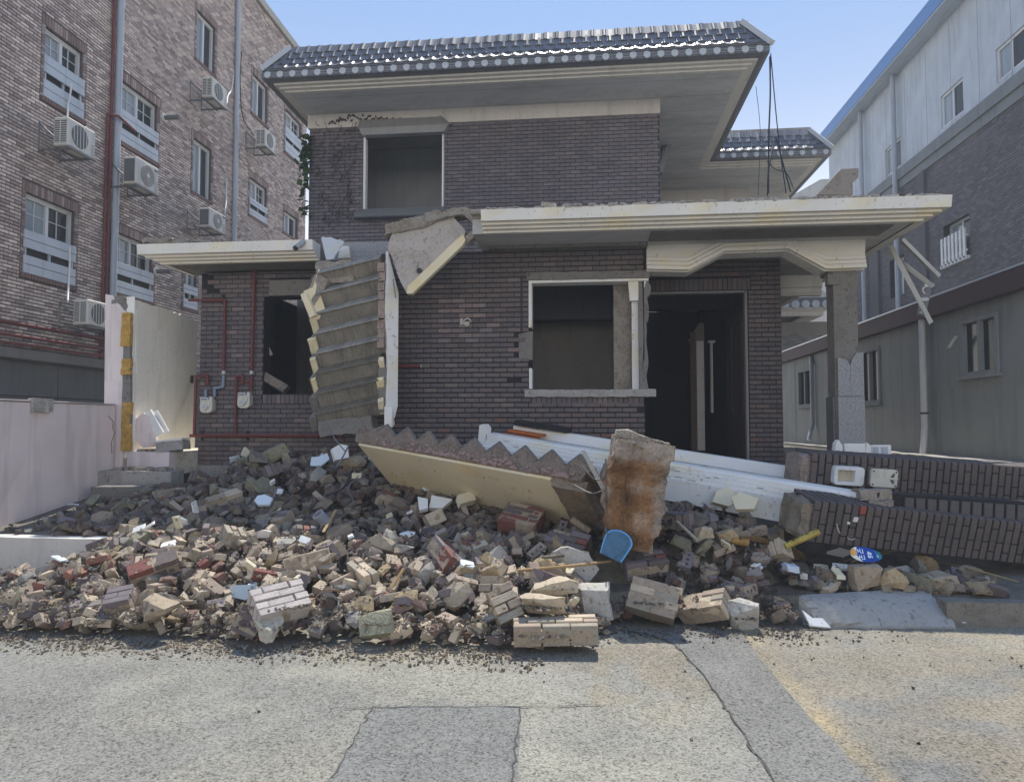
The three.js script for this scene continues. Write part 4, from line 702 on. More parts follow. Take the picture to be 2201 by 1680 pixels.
  obj('balcony_rail', [span(x - 0.09, x - 0.07, w.y0 + 0.1, w.y0 + 0.15, w.z1, w.z0), span(x - 0.09, x - 0.07, w.y0 + 0.5, w.y0 + 0.55, w.z1, w.z0), span(x - 0.12, x, w.y0 - 0.1, w.y0 - 0.02, w.z1, w.z0)], M.frameW, tall);
  for (const u of [1922, 1850]) { const z = Xp(u, 300, x - 0.15).z; obj('drainpipe', [rod(V(x - 0.15, 3, z), V(x - 0.15, yt, z), 0.075, 10)], M.pvc, tall); }
}
{
  const z = -24, t = thing('tiled_house', 'distant small house with dark tiled eave seen under the porch', 'house');
  const a = Zp(1660, 668, z), b = Zp(1779, 666, z);
  obj('wall', [span(a.x, b.x + 0.3, 0, a.y - 0.3, z - 0.8, z - 0.6)], M.plasterIn, t);
  bricks(t, FZ(a.x, 0.5, z - 0.6), b.x - a.x, a.y - 1.2, { q: 'annexe', pl: 0.25, ph: 0.09, gx: 0.02, gy: 0.022, pal: [[0.3, 0.28, 0.25], [0.24, 0.22, 0.2]], seed: 95 });
  obj('cornice', [sweep([[a.x, z], [b.x - 0.2, z], [b.x - 0.2, z - 6]], [[0, 0], [0.06, 0.02], [0.06, 0.16], [0.16, 0.18], [0.16, 0.3], [0, 0.3]], a.y - 0.2)], M.corniceUp, t);
  obj('roof', [sweep([[a.x, z], [b.x - 0.2, z], [b.x - 0.2, z - 6]], [[0, 0], [0.3, 0], [0.3, 0.28], [-0.7, 1.3], [-3, 1.3], [-3, 0]], a.y + 0.102)], M.tile, t);
  const n = 5; for (let k = 0; k < n; k++) obj('eave_disc', [new THREE.CylinderGeometry(0.13, 0.13, 0.05, 16).rotateX(Math.PI / 2).translate(Zp(1688 + k * 22, 656, z + 0.32).x, Zp(1700, 654, z + 0.32).y, z + 0.32).toNonIndexed()], M.disc, t);
}
{
  const z = -40, a = Zp(1715, 430, z), b = Zp(1785, 402, z), t = thing('far_house', 'pale far building with grey roof just above the canopy', 'building');
  obj('wall', [span(a.x, b.x + 3, 0, b.y - 0.6, z - 5, z)], M.band, t);
  obj('roof', [place(slab([[-0.6, 0], [b.x - a.x + 3.6, 0], [b.x - a.x + 2.4, 1.0], [1.2, 1.0]], 5.4), V(a.x, b.y - 0.6, z - 5.2), V(1, 0, 0), V(0, 1, 0), V(0, 0, 1))], M.steelPale, t);
  const fr = obj('window', [span(a.x + 1.2, a.x + 2.3, b.y - 2.2, b.y - 0.9, z, z + 0.03)], M.frameW, t); obj('pane', [span(a.x + 1.28, a.x + 2.22, b.y - 2.12, b.y - 0.98, z + 0.031, z + 0.04)], M.glassDark, fr);
}
// ---------------------------------------------------------------- ground, road, kerb, ramp
const lerp = (a, b, t) => a + (b - a) * t;
function prof(list, z) { if (z >= list[0][0]) return list[0][1]; for (let i = 0; i + 1 < list.length; i++) if (z >= list[i + 1][0]) { const t = (list[i][0] - z) / (list[i][0] - list[i + 1][0]); return lerp(list[i][1], list[i + 1][1], t); } return list[list.length - 1][1]; }
const PF = [
  [[-5.0, 0], [-5.3, 0.1], [-5.9, 0.2], [-6.3, 0.12], [-6.6, 0.05], [-6.8, 0.46], [-7.2, 0.5], [-8, 0.64], [-8.7, 0.74], [-9.6, 0.9]],
  [[-4.95, 0], [-5.15, 0.1], [-5.6, 0.25], [-6.2, 0.4], [-6.55, 0.46], [-7.0, 0.45], [-7.6, 0.6], [-8.3, 0.83], [-9.0, 1.05], [-9.6, 1.15]],
  [[-5.72, 0], [-5.95, 0.12], [-6.4, 0.34], [-6.75, 0.56], [-7.1, 0.68], [-7.6, 0.72], [-8.4, 0.78], [-9.3, 0.92], [-10.3, 0.98]],
  [[-6.0, 0.0], [-6.25, 0.15], [-7, 0.22], [-7.6, 0.36], [-8.5, 0.7], [-9.5, 0.95], [-10.4, 0.98]],
];
function heapH(x, z) {
  const a = prof(PF[0], z), b = prof(PF[1], z), c = prof(PF[2], z), d = prof(PF[3], z);
  let h = lerp(a, b, sm(-5.05, -4.55, x)); h = lerp(h, c, sm(-0.45, 0.35, x)); h = lerp(h, d, sm(1.5, 2.05, x));
  return h;
}
const plotH = (x, z) => { const left = prof([[-6.68, -0.2], [-6.74, 0.42], [-7.5, 0.48], [-9.2, 0.72], [-11, 0.9], [-13, 1.0]], z), right = prof([[-6.1, -0.2], [-6.16, 0.165], [-7.4, 0.2], [-8.4, 0.5], [-10, 0.93], [-12, 1.02], [-30, 1.05]], z); return lerp(left, right, sm(-4, 0, x)); };
{
  const base = obj('ground', [new THREE.PlaneGeometry(300, 300).rotateX(-Math.PI / 2).translate(0, -0.03, -20)], mat([0.2, 0.185, 0.16], { map: T.sand, roughness: 1 })); tag(base, 'dusty open ground around the buildings', 'ground', null, 'structure');
  function sheet(x0, x1, z0, z1, nx, nz, hf, cf) {
    const g = new THREE.PlaneGeometry(x1 - x0, z1 - z0, nx, nz); g.rotateX(-Math.PI / 2); g.translate((x0 + x1) / 2, 0, (z0 + z1) / 2);
    const p = g.attributes.position, col = new Float32Array(p.count * 3), uv = new Float32Array(p.count * 2);
    for (let i = 0; i < p.count; i++) { const x = p.getX(i), z = p.getZ(i); p.setY(i, hf(x, z)); const c = cf(x, z); col.set(c, i * 3); uv[2 * i] = x; uv[2 * i + 1] = z; }
    g.setAttribute('color', new THREE.BufferAttribute(col, 3)); g.setAttribute('uv', new THREE.BufferAttribute(uv, 2)); g.computeVertexNormals(); return g;
  }
  const dust = (x, z) => fbm(x * 0.9 + 50, z * 1.3 + 50, big, 7, 5);
  const mix3 = (a, b, t) => a.map((v, i) => lerp(v, b[i], t));
  const blob = (x, z, cx, cz, rx, rz) => Math.exp(-(((x - cx) / rx) ** 2) - ((z - cz) / rz) ** 2);
  const grey = [0.25, 0.245, 0.226], pale = [0.34, 0.325, 0.275], tan = [0.33, 0.275, 0.19], darkA = [0.17, 0.172, 0.17];
  const edge2 = [[1590, 1352], [1622, 1400], [1680, 1470], [1740, 1540], [1800, 1600], [1880, 1690]].map(([u, v]) => Yp(u, v, 0)).map((p) => p.add(V(0.05, 0, 0)));
  const roadC = (x, z) => {
    let c = mix3(grey, pale, sm(0.42, 0.66, dust(x, z)));
    c = mix3(c, darkA, 0.55 * sm(0.5, 0.7, fbm(x * 0.5 + 9, z * 0.8 + 9, big, 17, 4)));
    c = mix3(c, pale, Math.min(1, 0.75 * blob(x, z, -0.7, -4.45, 1.1, 0.32) + 0.6 * blob(x, z, -1.3, -3.3, 0.5, 0.35) + 0.5 * blob(x, z, -3.2, -4.6, 0.9, 0.2)));
    const right = sm(1.0, 2.2, x + 0.35 * (z + 4)); c = mix3(c, tan, right * sm(0.36, 0.62, fbm(x * 1.4 + 3, z * 2.6 + 3, big, 27, 5)) * 0.6);
    for (let q = 0; q + 1 < edge2.length; q++) { const A = edge2[q], B = edge2[q + 1], t = Math.max(0, Math.min(1, ((x - A.x) * (B.x - A.x) + (z - A.z) * (B.z - A.z)) / ((B.x - A.x) ** 2 + (B.z - A.z) ** 2))), d = Math.hypot(x - A.x - t * (B.x - A.x), z - A.z - t * (B.z - A.z)); c = mix3(c, [0.44, 0.35, 0.2], Math.exp(-((d / 0.07) ** 2)) * 0.75 * sm(0.3, 0.6, fbm(x * 2.5 + 9, z * 2.5 + 9, big, 47, 3))); }
    const toe = sm(-4.55, -4.95, z - 0.1 * (dust(x * 3, z * 3) - 0.5) * 4 - (x > 0 ? 0.75 : 0)) * sm(2.6, 1.4, x); c = mix3(c, tan, 0.55 * toe * sm(0.35, 0.6, fbm(x * 4, z * 4, big, 37, 4)));
    return c;
  };
  const g1 = sheet(-7, 7, -7, 1, 230, 130, () => 0, roadC), g2 = sheet(-60, 60, 1, 40, 8, 4, () => 0, () => grey), g3 = sheet(-60, -7, -6.6, 1, 4, 3, () => 0, () => grey), g4 = sheet(7, 60, -6.6, 1, 4, 3, () => 0, () => grey);
  const road = new THREE.Mesh(mergeGeometries([g1, g2, g3, g4].map((g) => g.toNonIndexed())), M.road); road.name = 'road'; road.receiveShadow = road.castShadow = true; scene.add(road);
  tag(road, 'worn grey asphalt road with dust and repairs before the ruin', 'road', null, 'structure');
  // repair strip and patch, and the cracks along them
  function patch(pts, y, cf) { // an outline on the road, filled by a fine grid
    const s = new THREE.Shape(pts.map((p) => new THREE.Vector2(p.x, -p.z))), g = new THREE.ShapeGeometry(s).toNonIndexed(); g.rotateX(-Math.PI / 2); g.translate(0, y, 0);
    const p = g.attributes.position, uv = new Float32Array(p.count * 2), col = new Float32Array(p.count * 3);
    for (let i = 0; i < p.count; i++) { uv[2 * i] = p.getX(i) + 1.3; uv[2 * i + 1] = p.getZ(i) + 0.7; col.set(cf, 3 * i); }
    g.setAttribute('uv', new THREE.BufferAttribute(uv, 2)); g.setAttribute('color', new THREE.BufferAttribute(col, 3)); g.computeVertexNormals(); return g;
  }
  const L = (list, y) => list.map(([u, v]) => Yp(u, v, y));
  function ribbon(pts, w, y, seed) {
    const r = rng(seed), fine = []; for (let i = 0; i + 1 < pts.length; i++) for (let k = 0; k < 8; k++) fine.push(pts[i].clone().lerp(pts[i + 1], k / 8).add(V((r() - 0.5) * 0.025, 0, (r() - 0.5) * 0.02)));
    const pos = []; for (let i = 0; i + 1 < fine.length; i++) { const a = fine[i], b = fine[i + 1], d = b.clone().sub(a).setY(0).normalize(), n = V(-d.z, 0, d.x).multiplyScalar(w * (0.4 + 0.6 * hash(i, seed, 2))); pos.push(a.x - n.x, y, a.z - n.z, a.x + n.x, y, a.z + n.z, b.x + n.x, y, b.z + n.z, a.x - n.x, y, a.z - n.z, b.x + n.x, y, b.z + n.z, b.x - n.x, y, b.z - n.z); }
    const g = new THREE.BufferGeometry(); g.setAttribute('position', new THREE.Float32BufferAttribute(pos, 3)); g.computeVertexNormals(); return g;
  }
  const e1 = [[1330, 1352], [1400, 1365], [1450, 1383], [1505, 1440], [1560, 1520], [1612, 1600], [1670, 1690]], e2 = [[1590, 1352], [1622, 1400], [1680, 1470], [1740, 1540], [1800, 1600], [1880, 1690]];
  const strip = obj('repair_strip', patch([...L(e1, 0.004), ...L(e2, 0.004).reverse()], 0.004, [0.22, 0.217, 0.203]), M.road, road);
  const pt = obj('repair_patch', patch(L([[800, 1519], [1120, 1517], [1112, 1690], [700, 1690]], 0.004), 0.004, [0.222, 0.222, 0.212]), M.road, road);
  const ck = mat([0.07, 0.068, 0.062], { roughness: 1 });
  obj('crack', [ribbon(L(e1, 0.008), 0.0065, 0.008, 3), ribbon(L([[740, 1522], [800, 1519], [1120, 1517], [1330, 1513]], 0.008), 0.005, 0.008, 5), ribbon(L([[800, 1519], [770, 1570], [700, 1690]], 0.008), 0.004, 0.008, 6), ribbon(L([[1120, 1517], [1108, 1600], [1104, 1690]], 0.008), 0.006, 0.008, 8)], ck, road);
  // ground of the plot behind the front wall
  const plot = new THREE.Mesh(sheet(-9, 9.5, -32, -6.05, 90, 120, plotH, (x, z) => { const k = 0.8 + 0.5 * (dust(x * 2, z * 2) - 0.5); return [0.26 * k, 0.235 * k, 0.2 * k]; }), M.ground); plot.name = 'plot_ground'; plot.castShadow = plot.receiveShadow = true; scene.add(plot);
  tag(plot, 'bare raised earth of the building plot', 'ground', null, 'structure');
  const rw = obj('retaining_wall', [roughen(dicedBox(4.5, 0.66, 0.18, 10, -6.5, 0.12, -6.7), 0.006, 5)], mat([0.6, 0.59, 0.56], { map: T.plaster, bumpMap: T.concreteB, bumpScale: 0.004 })); tag(rw, 'low pale rendered retaining wall between the two rubble heaps', 'wall');
  const kb = thing('kerb', 'dark worn kerb stones along the plot beside the concrete ramp', 'kerb', V(0, 0, 0));
  for (let k = 0; k < 5; k++) obj('kerb_stone', [roughen(dicedBox(0.98, 0.26, 0.16, 10, 3.35 + k, 0.06, -6.03), 0.01, 6, k)], mat([0.2, 0.185, 0.16], { map: T.rough, bumpMap: T.concreteB, bumpScale: 0.01 }), kb);
  // concrete ramp up to the plot
  const A = Yp(1772, 1347, 0.02), B = Yp(2052, 1345, 0.02), C = Yp(1985, 1263, 0.2), D = Yp(1700, 1282, 0.2);
  const g = dicedBox(1, 1, 1, 12), p = g.attributes.position;
  for (let i = 0; i < p.count; i++) { const s = p.getX(i) + 0.5, t = 0.5 - p.getZ(i), y = p.getY(i); const q = A.clone().lerp(B, s).lerp(D.clone().lerp(C, s), t); const n = n3(q.x * 4, 3, q.z * 4, 5) * 0.06, e = (s < 0.02 || s > 0.98 || t < 0.02) ? n3(q.x * 9, 1, q.z * 9, 6) * 0.12 : 0; p.setXYZ(i, q.x + e + n * 0.3, (y > 0 ? q.y + n * 0.35 + 0.05 * Math.sin(t * 3) : q.y - 0.14), q.z + e); }
  g.computeVertexNormals(); const ramp = obj('concrete_ramp', [g], mat([0.34, 0.33, 0.31], conc)); tag(ramp, 'worn concrete ramp slab sloping from the road to the plot', 'ramp');
}

// ---------------------------------------------------------------- big broken pieces
{
  // flight of steps hanging in the middle of the front
  const o = Zp(752, 905, -9.0), t = thing('hanging_stair', 'broken concrete flight of steps hanging upright before the dark window', 'staircase', o);
  const roll = 0.2, ex = V(Math.cos(roll), Math.sin(roll), 0.06).normalize(), ey0 = V(-0.02, 1, 0.03), ez = ex.clone().cross(ey0).normalize(), ey = ez.clone().cross(ex).normalize();
  const p = 0.268, n = 8, zig = [[-0.2, 0]], W = 0.88;
  for (let k = 0; k < n; k++) { const y = k * p; zig.push([0, y], [0.128, y + 0.182]); } zig.push([0.0, n * p], [-0.2, n * p]);
  const face = (k, part) => part ? [[0.128, k * p + 0.182], [0, (k + 1) * p]] : [[0, k * p], [0.128, k * p + 0.182]];
  const eyv = V(0, 1, 0);
  // profile lies in (outward, up); the extrusion runs along the width; rows shear so that every step line rises to one side
  const put = (g) => place(g, V(0, 0, 0), ez, eyv, ex.clone().negate());
  obj('flight', [put(slab(zig, W).translate(0, 0, -W / 2))], M.terrazzo, t);
  for (let k = 0; k < n; k++) { // nosing strips and treads are stone plates of their own
    const q = face(k, 1); const d = [q[1][0] - q[0][0], q[1][1] - q[0][1]], l = Math.hypot(...d), nx = d[1] / l, ny = -d[0] / l;
    obj('tread', [put(slab([[q[0][0] + nx * 0.002, q[0][1] + ny * 0.002 - 0.012], [q[0][0] + nx * 0.022 + 0.012, q[0][1] - 0.014], [q[0][0] + nx * 0.022 + 0.006, q[0][1] + 0.006], [q[1][0] + nx * 0.018, q[1][1] - ny * 0.0], [q[1][0] + nx * 0.002, q[1][1]]], W + 0.01).translate(0, 0, -W / 2 - 0.005))], k < 3 ? mat([0.2, 0.185, 0.15], { map: T.terrazzo, bumpMap: T.concreteB, bumpScale: 0.02 }) : mat([0.35, 0.34, 0.32], { map: T.terrazzo, roughness: 0.8 }), t);
    // painted ends, broken off unevenly
    const e = 0.05 + 0.07 * hash(k, 4, 4);
    if (k > 1 && k < 7) obj('painted_end', [put(roughen(tess(slab([[-0.025, k * p + 0.002], [0.0, k * p - 0.015], [0.128, k * p + 0.16], [0.11, k * p + 0.19]], e), 2), 0.006, 16, k).translate(0, -0.045, W / 2 + 0.012))], hash(k, 5, 5) > 0.25 ? M.cream : M.concreteRaw, t);
  }
  obj('end_profile', [put(slab(zig, 0.1).translate(-0.012, -0.045, W / 2 + 0.002))], M.concreteD, t);
  for (let k = 0; k < 4; k++) obj('painted_end', [put(roughen(tess(slab([[-0.01, k * p], [0.03, k * p - 0.01], [0.14, k * p + 0.15], [0.12, k * p + 0.2]], 0.07 + 0.03 * hash(k, 9, 9)), 2), 0.012, 14, k + 20).translate(0, 0.01, -W / 2 - 0.07))], hash(k, 5, 7) > 0.4 ? M.cream : M.concreteD, t);
  // wall of the flight: brick core with white render outside
  const st = []; const r = rng(9);
  for (let k = 0; k < 9; k++) st.push(roughen(dicedBox(0.085, 0.115, 0.2, 14), 0.012, 15, k).translate(0.455 + 0.015 * (r() - 0.5), 1.02 + k * 0.125, 0.06));
  obj('brick_core', st, mat([0.34, 0.26, 0.22], { map: T.rough, bumpMap: T.concreteB, bumpScale: 0.02 }), t);
  const pl = slab([[0, 0.04], [0.05, 0], [0.12, 0.1], [0.16, 0.25], [0.16, 1.75], [0.0, 2.28], [-0.03, 1.5], [0.02, 0.9]], 0.05, [], 0.004);
  obj('white_render', [place(pl, V(0.5, -0.05, 0.1), V(0.72, 0, -0.69), V(0, 1, 0), V(0.69, 0, 0.72))], M.white, t);
  obj('render_foot', [roughen(lump(0.12, 0.3, 0.12, 15, 8, 0.4), 0.01, 14).translate(0.57, 0.06, 0.12)], M.white, t);
  obj('broken_side', [put(roughen(slab([[-0.1, 0.0], [0.08, 0.02], [0.1, 0.6], [-0.1, 0.7]], 0.14), 0.02, 9, 4).translate(0, 0, -W / 2 - 0.13))], M.concreteD, t);
  // broken mass at the head and at the foot
  obj('broken_head', [roughen(dicedBox(0.5, 0.3, 0.3, 12), 0.05, 5, 3).rotateZ(0.1).translate(-0.2, 1.98, -0.12), roughen(dicedBox(0.22, 0.4, 0.2, 12), 0.04, 6, 5).rotateZ(-0.5).translate(-0.46, 1.75, 0.0)], M.concreteRaw, t);
  obj('painted_panel', [place(roughen(slab([[0, 0], [0.12, -0.36], [0.2, -0.37], [0.28, -0.22], [0.2, 0.02], [0.25, 0.18], [0.19, 0.32], [0.12, 0.06]], 0.05), 0.006, 12, 4), V(-0.62, 1.72, 0.1), V(0.95, 0, -0.3), V(0, 1, 0), V(0.3, 0, 0.95)), bar(V(-0.6, 1.7, 0.1), V(-0.46, 1.38, 0.12), 0.1, 0.09)], M.cream, t);
  obj('broken_foot', [roughen(dicedBox(0.7, 0.22, 0.34, 12), 0.045, 5, 8).rotateZ(0.13).translate(-0.02, -0.06, -0.05)], M.concreteD, t);
}
{
  // slab of the canopy hanging from its broken end
  const z = -8.95, P2 = (u, v) => { const p = Zp(u, v, z); return [p.x, p.y]; }, t = thing('hanging_canopy_slab', 'torn slab of canopy hanging at a slant with cream edge', 'concrete slab', V(0, 0, 0));
  const put = (g, dz) => place(g, V(0, 0, z + dz), V(1, 0, 0), V(0, 1, 0), V(0, 0, 1));
  obj('slab_body', [put(roughen(tess(slab([P2(880, 634), P2(862, 600), P2(848, 560), ...jag(P2(839, 535), P2(850, 505), 2, 0.02, 1), ...jag(P2(862, 500), P2(975, 470), 9, 0.05, 2), ...jag(P2(985, 480), P2(1004, 500), 3, 0.03, 3), P2(1002, 520), P2(960, 566)], 0.14), 3), 0.014, 8, 2), 0)], mat([0.46, 0.41, 0.36], { map: T.concrete, bumpMap: T.concreteB, bumpScale: 0.01 }), t);
  obj('broken_rim', [put(roughen(tess(slab([...jag(P2(838, 512), P2(1000, 470), 10, 0.04, 7), ...jag(P2(1030, 492), P2(1043, 480), 3, 0.03, 8), ...jag(P2(1036, 462), P2(1015, 455), 2, 0.02, 9), ...jag(P2(985, 456), P2(905, 470), 5, 0.03, 9), ...jag(P2(885, 476), P2(838, 495), 5, 0.04, 12)], 0.3), 3), 0.045, 8, 3), -0.12)], M.concreteRaw, t);
  obj('painted_edge', [put(roughen(slab([P2(882, 637), P2(884, 622), P2(985, 524), P2(1001, 512), P2(1006, 524), P2(1000, 535), P2(893, 637)], 0.1), 0.004, 9), 0.1)], M.cream, t);
  obj('edge_core', [put(roughen(slab([P2(1004, 516), P2(1035, 490), P2(1043, 500), P2(1010, 528)], 0.2), 0.01, 9), -0.02)], M.concreteRaw, t);
  const b = Zp(901, 581, z + 0.16); obj('drain_hole', [new THREE.CylinderGeometry(0.035, 0.035, 0.02, 12).rotateX(Math.PI / 2).translate(b.x, b.y, b.z).toNonIndexed()], M.black, t);
  for (const [u0, v0, u1, v1] of [[1010, 470, 1022, 488], [1023, 463, 1016, 486], [845, 600, 850, 640]]) obj('bent_rod', [rod(Zp(u0, v0, z + 0.15), Zp(u1, v1, z + 0.17), 0.008, 6)], M.steel, t);
}
{
  // lower flight lying on its side across the heap
  const P0 = Zp(763, 948, -7.75), P1 = Zp(1248, 1034, -6.5), ex = P1.clone().sub(P0).normalize(), L = P1.distanceTo(P0);
  const c0 = V(0, 0.56, 0.83), ez = c0.addScaledVector(ex, -c0.dot(ex)).normalize(), ey = ez.clone().cross(ex).normalize();
  const t = thing('fallen_stair', 'fallen flight of concrete steps lying on its side with cream underside', 'staircase', P0);
  const n = 9, p = L / (n + 0.35), pts = [[0, 0], [L, 0], [L + 0.02, 0.1]];
  for (let k = n - 1; k >= 0; k--) pts.push([k * p + p * 0.98 + 0.2, 0.14], [k * p + 0.62 * p + 0.1, 0.295 - 0.012 * (hash(k, 2, 2))]);
  pts.push([0.06, 0.16], [-0.04, 0.24], [-0.06, 0.1]);
  const put = (g) => place(g, V(0, 0, 0), ex, ey, ez), Wd = 0.95;
  const geo = slab(pts, Wd).translate(0, 0, -Wd);
  obj('flight', [put(geo)], mat([0.26, 0.195, 0.145], { map: T.rough, bumpMap: T.concreteB, bumpScale: 0.045, roughness: 1 }), t);
  const rim = []; for (let k = 0; k < n; k++) { const a = [k * p + p * 0.98 - p + 0.2, 0.144], b = [k * p + 0.62 * p + 0.1, 0.29], c = [k * p + p * 0.98 + 0.2, 0.144]; rim.push(put(slab([[a[0] + 0.02, a[1] + 0.005], [b[0], b[1] - 0.012], [b[0], b[1] + 0.012], [a[0] + 0.01, a[1] + 0.028]], Wd - 0.02).translate(0, 0, -Wd + 0.022)), put(slab([[b[0] + 0.002, b[1] - 0.01], [c[0] - 0.01, c[1] + 0.006], [c[0] + 0.008, c[1] + 0.018], [b[0] + 0.014, b[1] + 0.011]], Wd - 0.02).translate(0, 0, -Wd + 0.022))); }
  obj('step_facing', rim, mat([0.2, 0.2, 0.2], { map: T.terrazzo, roughness: 0.9 }), t);
  obj('painted_underside', [put(roughen(slab([[0.06, -0.03], [L - 0.32, -0.03], [L - 0.3, -0.001], [0.04, -0.001]], Wd - 0.05).translate(0, 0, -Wd + 0.03), 0.004, 6))], M.cream, t);
  const rr = rng(12), gr = []; for (let i = 0; i < 90; i++) gr.push(put(lump(0.025 + 0.05 * rr(), 0.02 + 0.03 * rr(), 0.02 + 0.02 * rr(), 500 + i, 4).translate(0.3 + (L - 0.4) * rr(), 0.012 + 0.12 * rr() * rr(), 0.0)));
  tag(obj('exposed_aggregate', gr, mat([0.3, 0.2, 0.165], { map: T.rough }), t), null, null, null, 'stuff');
  obj('torn_end', [put(roughen(dicedBox(0.34, 0.1, 0.8, 10), 0.03, 7).translate(L - 0.12, -0.03, -0.42))], mat([0.25, 0.19, 0.13], { map: T.rough, bumpMap: T.concreteB, bumpScale: 0.02 }), t);
  const q = (u, v, z) => Zp(u, v, z).sub(P0);
  obj('edge_strip', [bar(q(1253, 968, -6.42), q(1297, 1050, -6.3), 0.05, 0.014)], M.steelPale, t);
  for (const g of [tube([q(1250, 1000, -6.4), q(1280, 1030, -6.3), q(1300, 1022, -6.2), q(1302, 985, -6.2)], 0.007, 5), tube([q(1230, 1040, -6.4), q(1275, 1060, -6.25), q(1303, 1050, -6.2)], 0.006, 5), tube([q(748, 960, -7.7), q(735, 985, -7.6), q(722, 1005, -7.5)], 0.01, 5), tube([q(742, 970, -7.6), q(725, 950, -7.7), q(715, 935, -7.8)], 0.007, 5)]) obj('bent_rod', [g], M.steel, t);
}
{
  // stump of a porch column set upright in the rubble
  const b = Zp(1345, 1175, -6.35), t = thing('column_stump', 'squat broken column stump stained rust brown, leaning in the rubble', 'column', b);
  const h = 0.98, g = dicedBox(0.5, h, 0.46, 26, 0, h / 2, 0), p = g.attributes.position;
  for (let i = 0; i < p.count; i++) {
    let x = p.getX(i), y = p.getY(i), z = p.getZ(i); const k = y / h;
    let s = 0.78 + 0.28 * Math.min(1, k * 1.4) - 0.08 * sm(0.75, 1, k); const cr = Math.hypot(x / 0.25, z / 0.23); const rd = cr > 1.15 ? 1 - 0.1 * (cr - 1.15) : 1; s *= rd;
    x *= s; z *= s;
    const nz = n3(x * 5 + 3, y * 5, z * 5, 4), nf = n3(x * 18, y * 18, z * 18, 8), ng = n3(x * 40, y * 40, z * 40, 9);
    x += nz * 0.12 + nf * 0.05 + ng * 0.02; z += nz * 0.1 + nf * 0.055 + ng * 0.025;
    if (k > 0.98) y += -0.12 * sm(-0.1, 0.24, x) * 0.9 + nf * 0.03 - 0.07 * sm(0.0, 0.2, z);
    p.setXYZ(i, x, y, z);
  }
  const cc = new Float32Array(p.count * 3);
  for (let i = 0; i < p.count; i++) { // clay stains on the face, bare pale concrete at the head and along the edges
    const x = p.getX(i), y = p.getY(i), z = p.getZ(i), w = Math.min(1, sm(0.72, 0.95, y + 0.9 * n3(x * 6, y * 6, z * 6, 21)) + sm(0.19, 0.27, Math.abs(x + 0.02) + 0.25 * n3(x * 9, y * 9, z * 9, 22)) + 0.5 * sm(0.12, 0.3, n3(x * 11, y * 11, z * 11, 24)));
    const b = 0.75 + 1.2 * Math.max(-0.3, n3(x * 7 + 2, y * 7, z * 7, 25)); const c0 = [0.3, 0.165, 0.075], c1 = [0.42, 0.36, 0.3]; for (let k = 0; k < 3; k++) cc[3 * i + k] = lerp(c0[k], c1[k], w) * b;
  }
  g.setAttribute('color', new THREE.BufferAttribute(cc, 3));
  g.computeVertexNormals(); g.rotateZ(-0.14); g.rotateX(-0.05);
  obj('column_body', [g], M.rusty, t);
  obj('broken_top', [roughen(dicedBox(0.42, 0.07, 0.3, 22), 0.03, 9, 3).rotateZ(-0.3).translate(0.13, 0.95, -0.06)], M.concreteRaw, t);
  obj('mortar_edge', [roughen(dicedBox(0.05, 0.82, 0.34, 22), 0.015, 12, 3).rotateZ(-0.13).translate(0.305, 0.52, 0.0)], M.concreteRaw, t);
}
{
  // white moulded canopy edge fallen from the left of the porch down to the gate pillars
  const A = Zp(1050, 936, -8.6), B = Zp(1845, 1066, -6.95), [ex, ey, ez] = frame(A, B, V(0, 1, 0.02)), L = A.distanceTo(B);
  const t = thing('fallen_cornice', 'long white grooved canopy edge fallen at a slant across the entrance', 'cornice', A);
  const put = (g) => place(g, V(0, 0, 0), ex, ey, ez);
  obj('moulding', [place(slab([[-0.12, -0.02], [-0.2, -0.36], [0.115, -0.36], [0.115, -0.125], [0.085, -0.12], [0.085, -0.08], [0.055, -0.075], [0.055, -0.04], [0.025, -0.035], [0.025, 0.0], [0, 0.03], [-0.12, 0.04]], L).translate(0, 0, -L), V(0, 0, 0), ez, ey, ex.clone().negate())], M.white, t);
  obj('panel', [put(span(0.1, L - 0.3, -0.06, -0.02, -0.6, -0.12))], mat([0.6, 0.66, 0.72], { map: T.cornice, roughness: 0.6 }), t);
  obj('rear_rail', [put(cbox(L - 0.2, 0.13, 0.14, 0.01, L / 2 - 0.1, 0.055, -0.66))], M.white, t);
  const ribs = []; for (let x = 0.5; x < L - 0.5; x += 0.14) ribs.push(put(bar(V(x, -0.012, -0.58), V(x + 0.12, -0.012, -0.14), 0.006, 0.012))); obj('panel_ribs', ribs, M.pvc, t);
  obj('charred_beam', [put(roughen(dicedBox(0.75, 0.07, 0.17, 14), 0.008, 8).translate(0.42, 0.16, -0.62))], M.charred, t);
  obj('foam_board', [put(span(0.03, 0.45, 0.0, 0.03, -0.5, -0.2)), put(span(0.03, 0.5, 0.045, 0.07, -0.6, -0.4))], M.foamOrange, t);
  obj('end_cap', [put(roughen(slab([[-0.1, -0.3], [0.0, -0.3], [0.0, 0.1], [-0.05, 0.14], [-0.1, 0.12]], 0.12), 0.006, 10).translate(0.0, 0, -0.05)), put(roughen(slab([[0, -0.3], [0.1, -0.3], [0.1, 0.03], [0, 0.03]], 0.04), 0.004, 10).translate(0.02, 0, 0.03))], M.white, t);
  const rr = rng(3), ch = []; for (let i = 0; i < 26; i++) ch.push(put(lump(0.03 + 0.08 * rr(), 0.006, 0.012, 820 + i, 4).translate(0.3 + rr() * (L - 0.6), -0.02 - 0.12 * rr(), 0.06 + 0.03 * rr()))); tag(obj('chipped_paint', ch, M.concreteD, t), null, null, null, 'stuff');
}
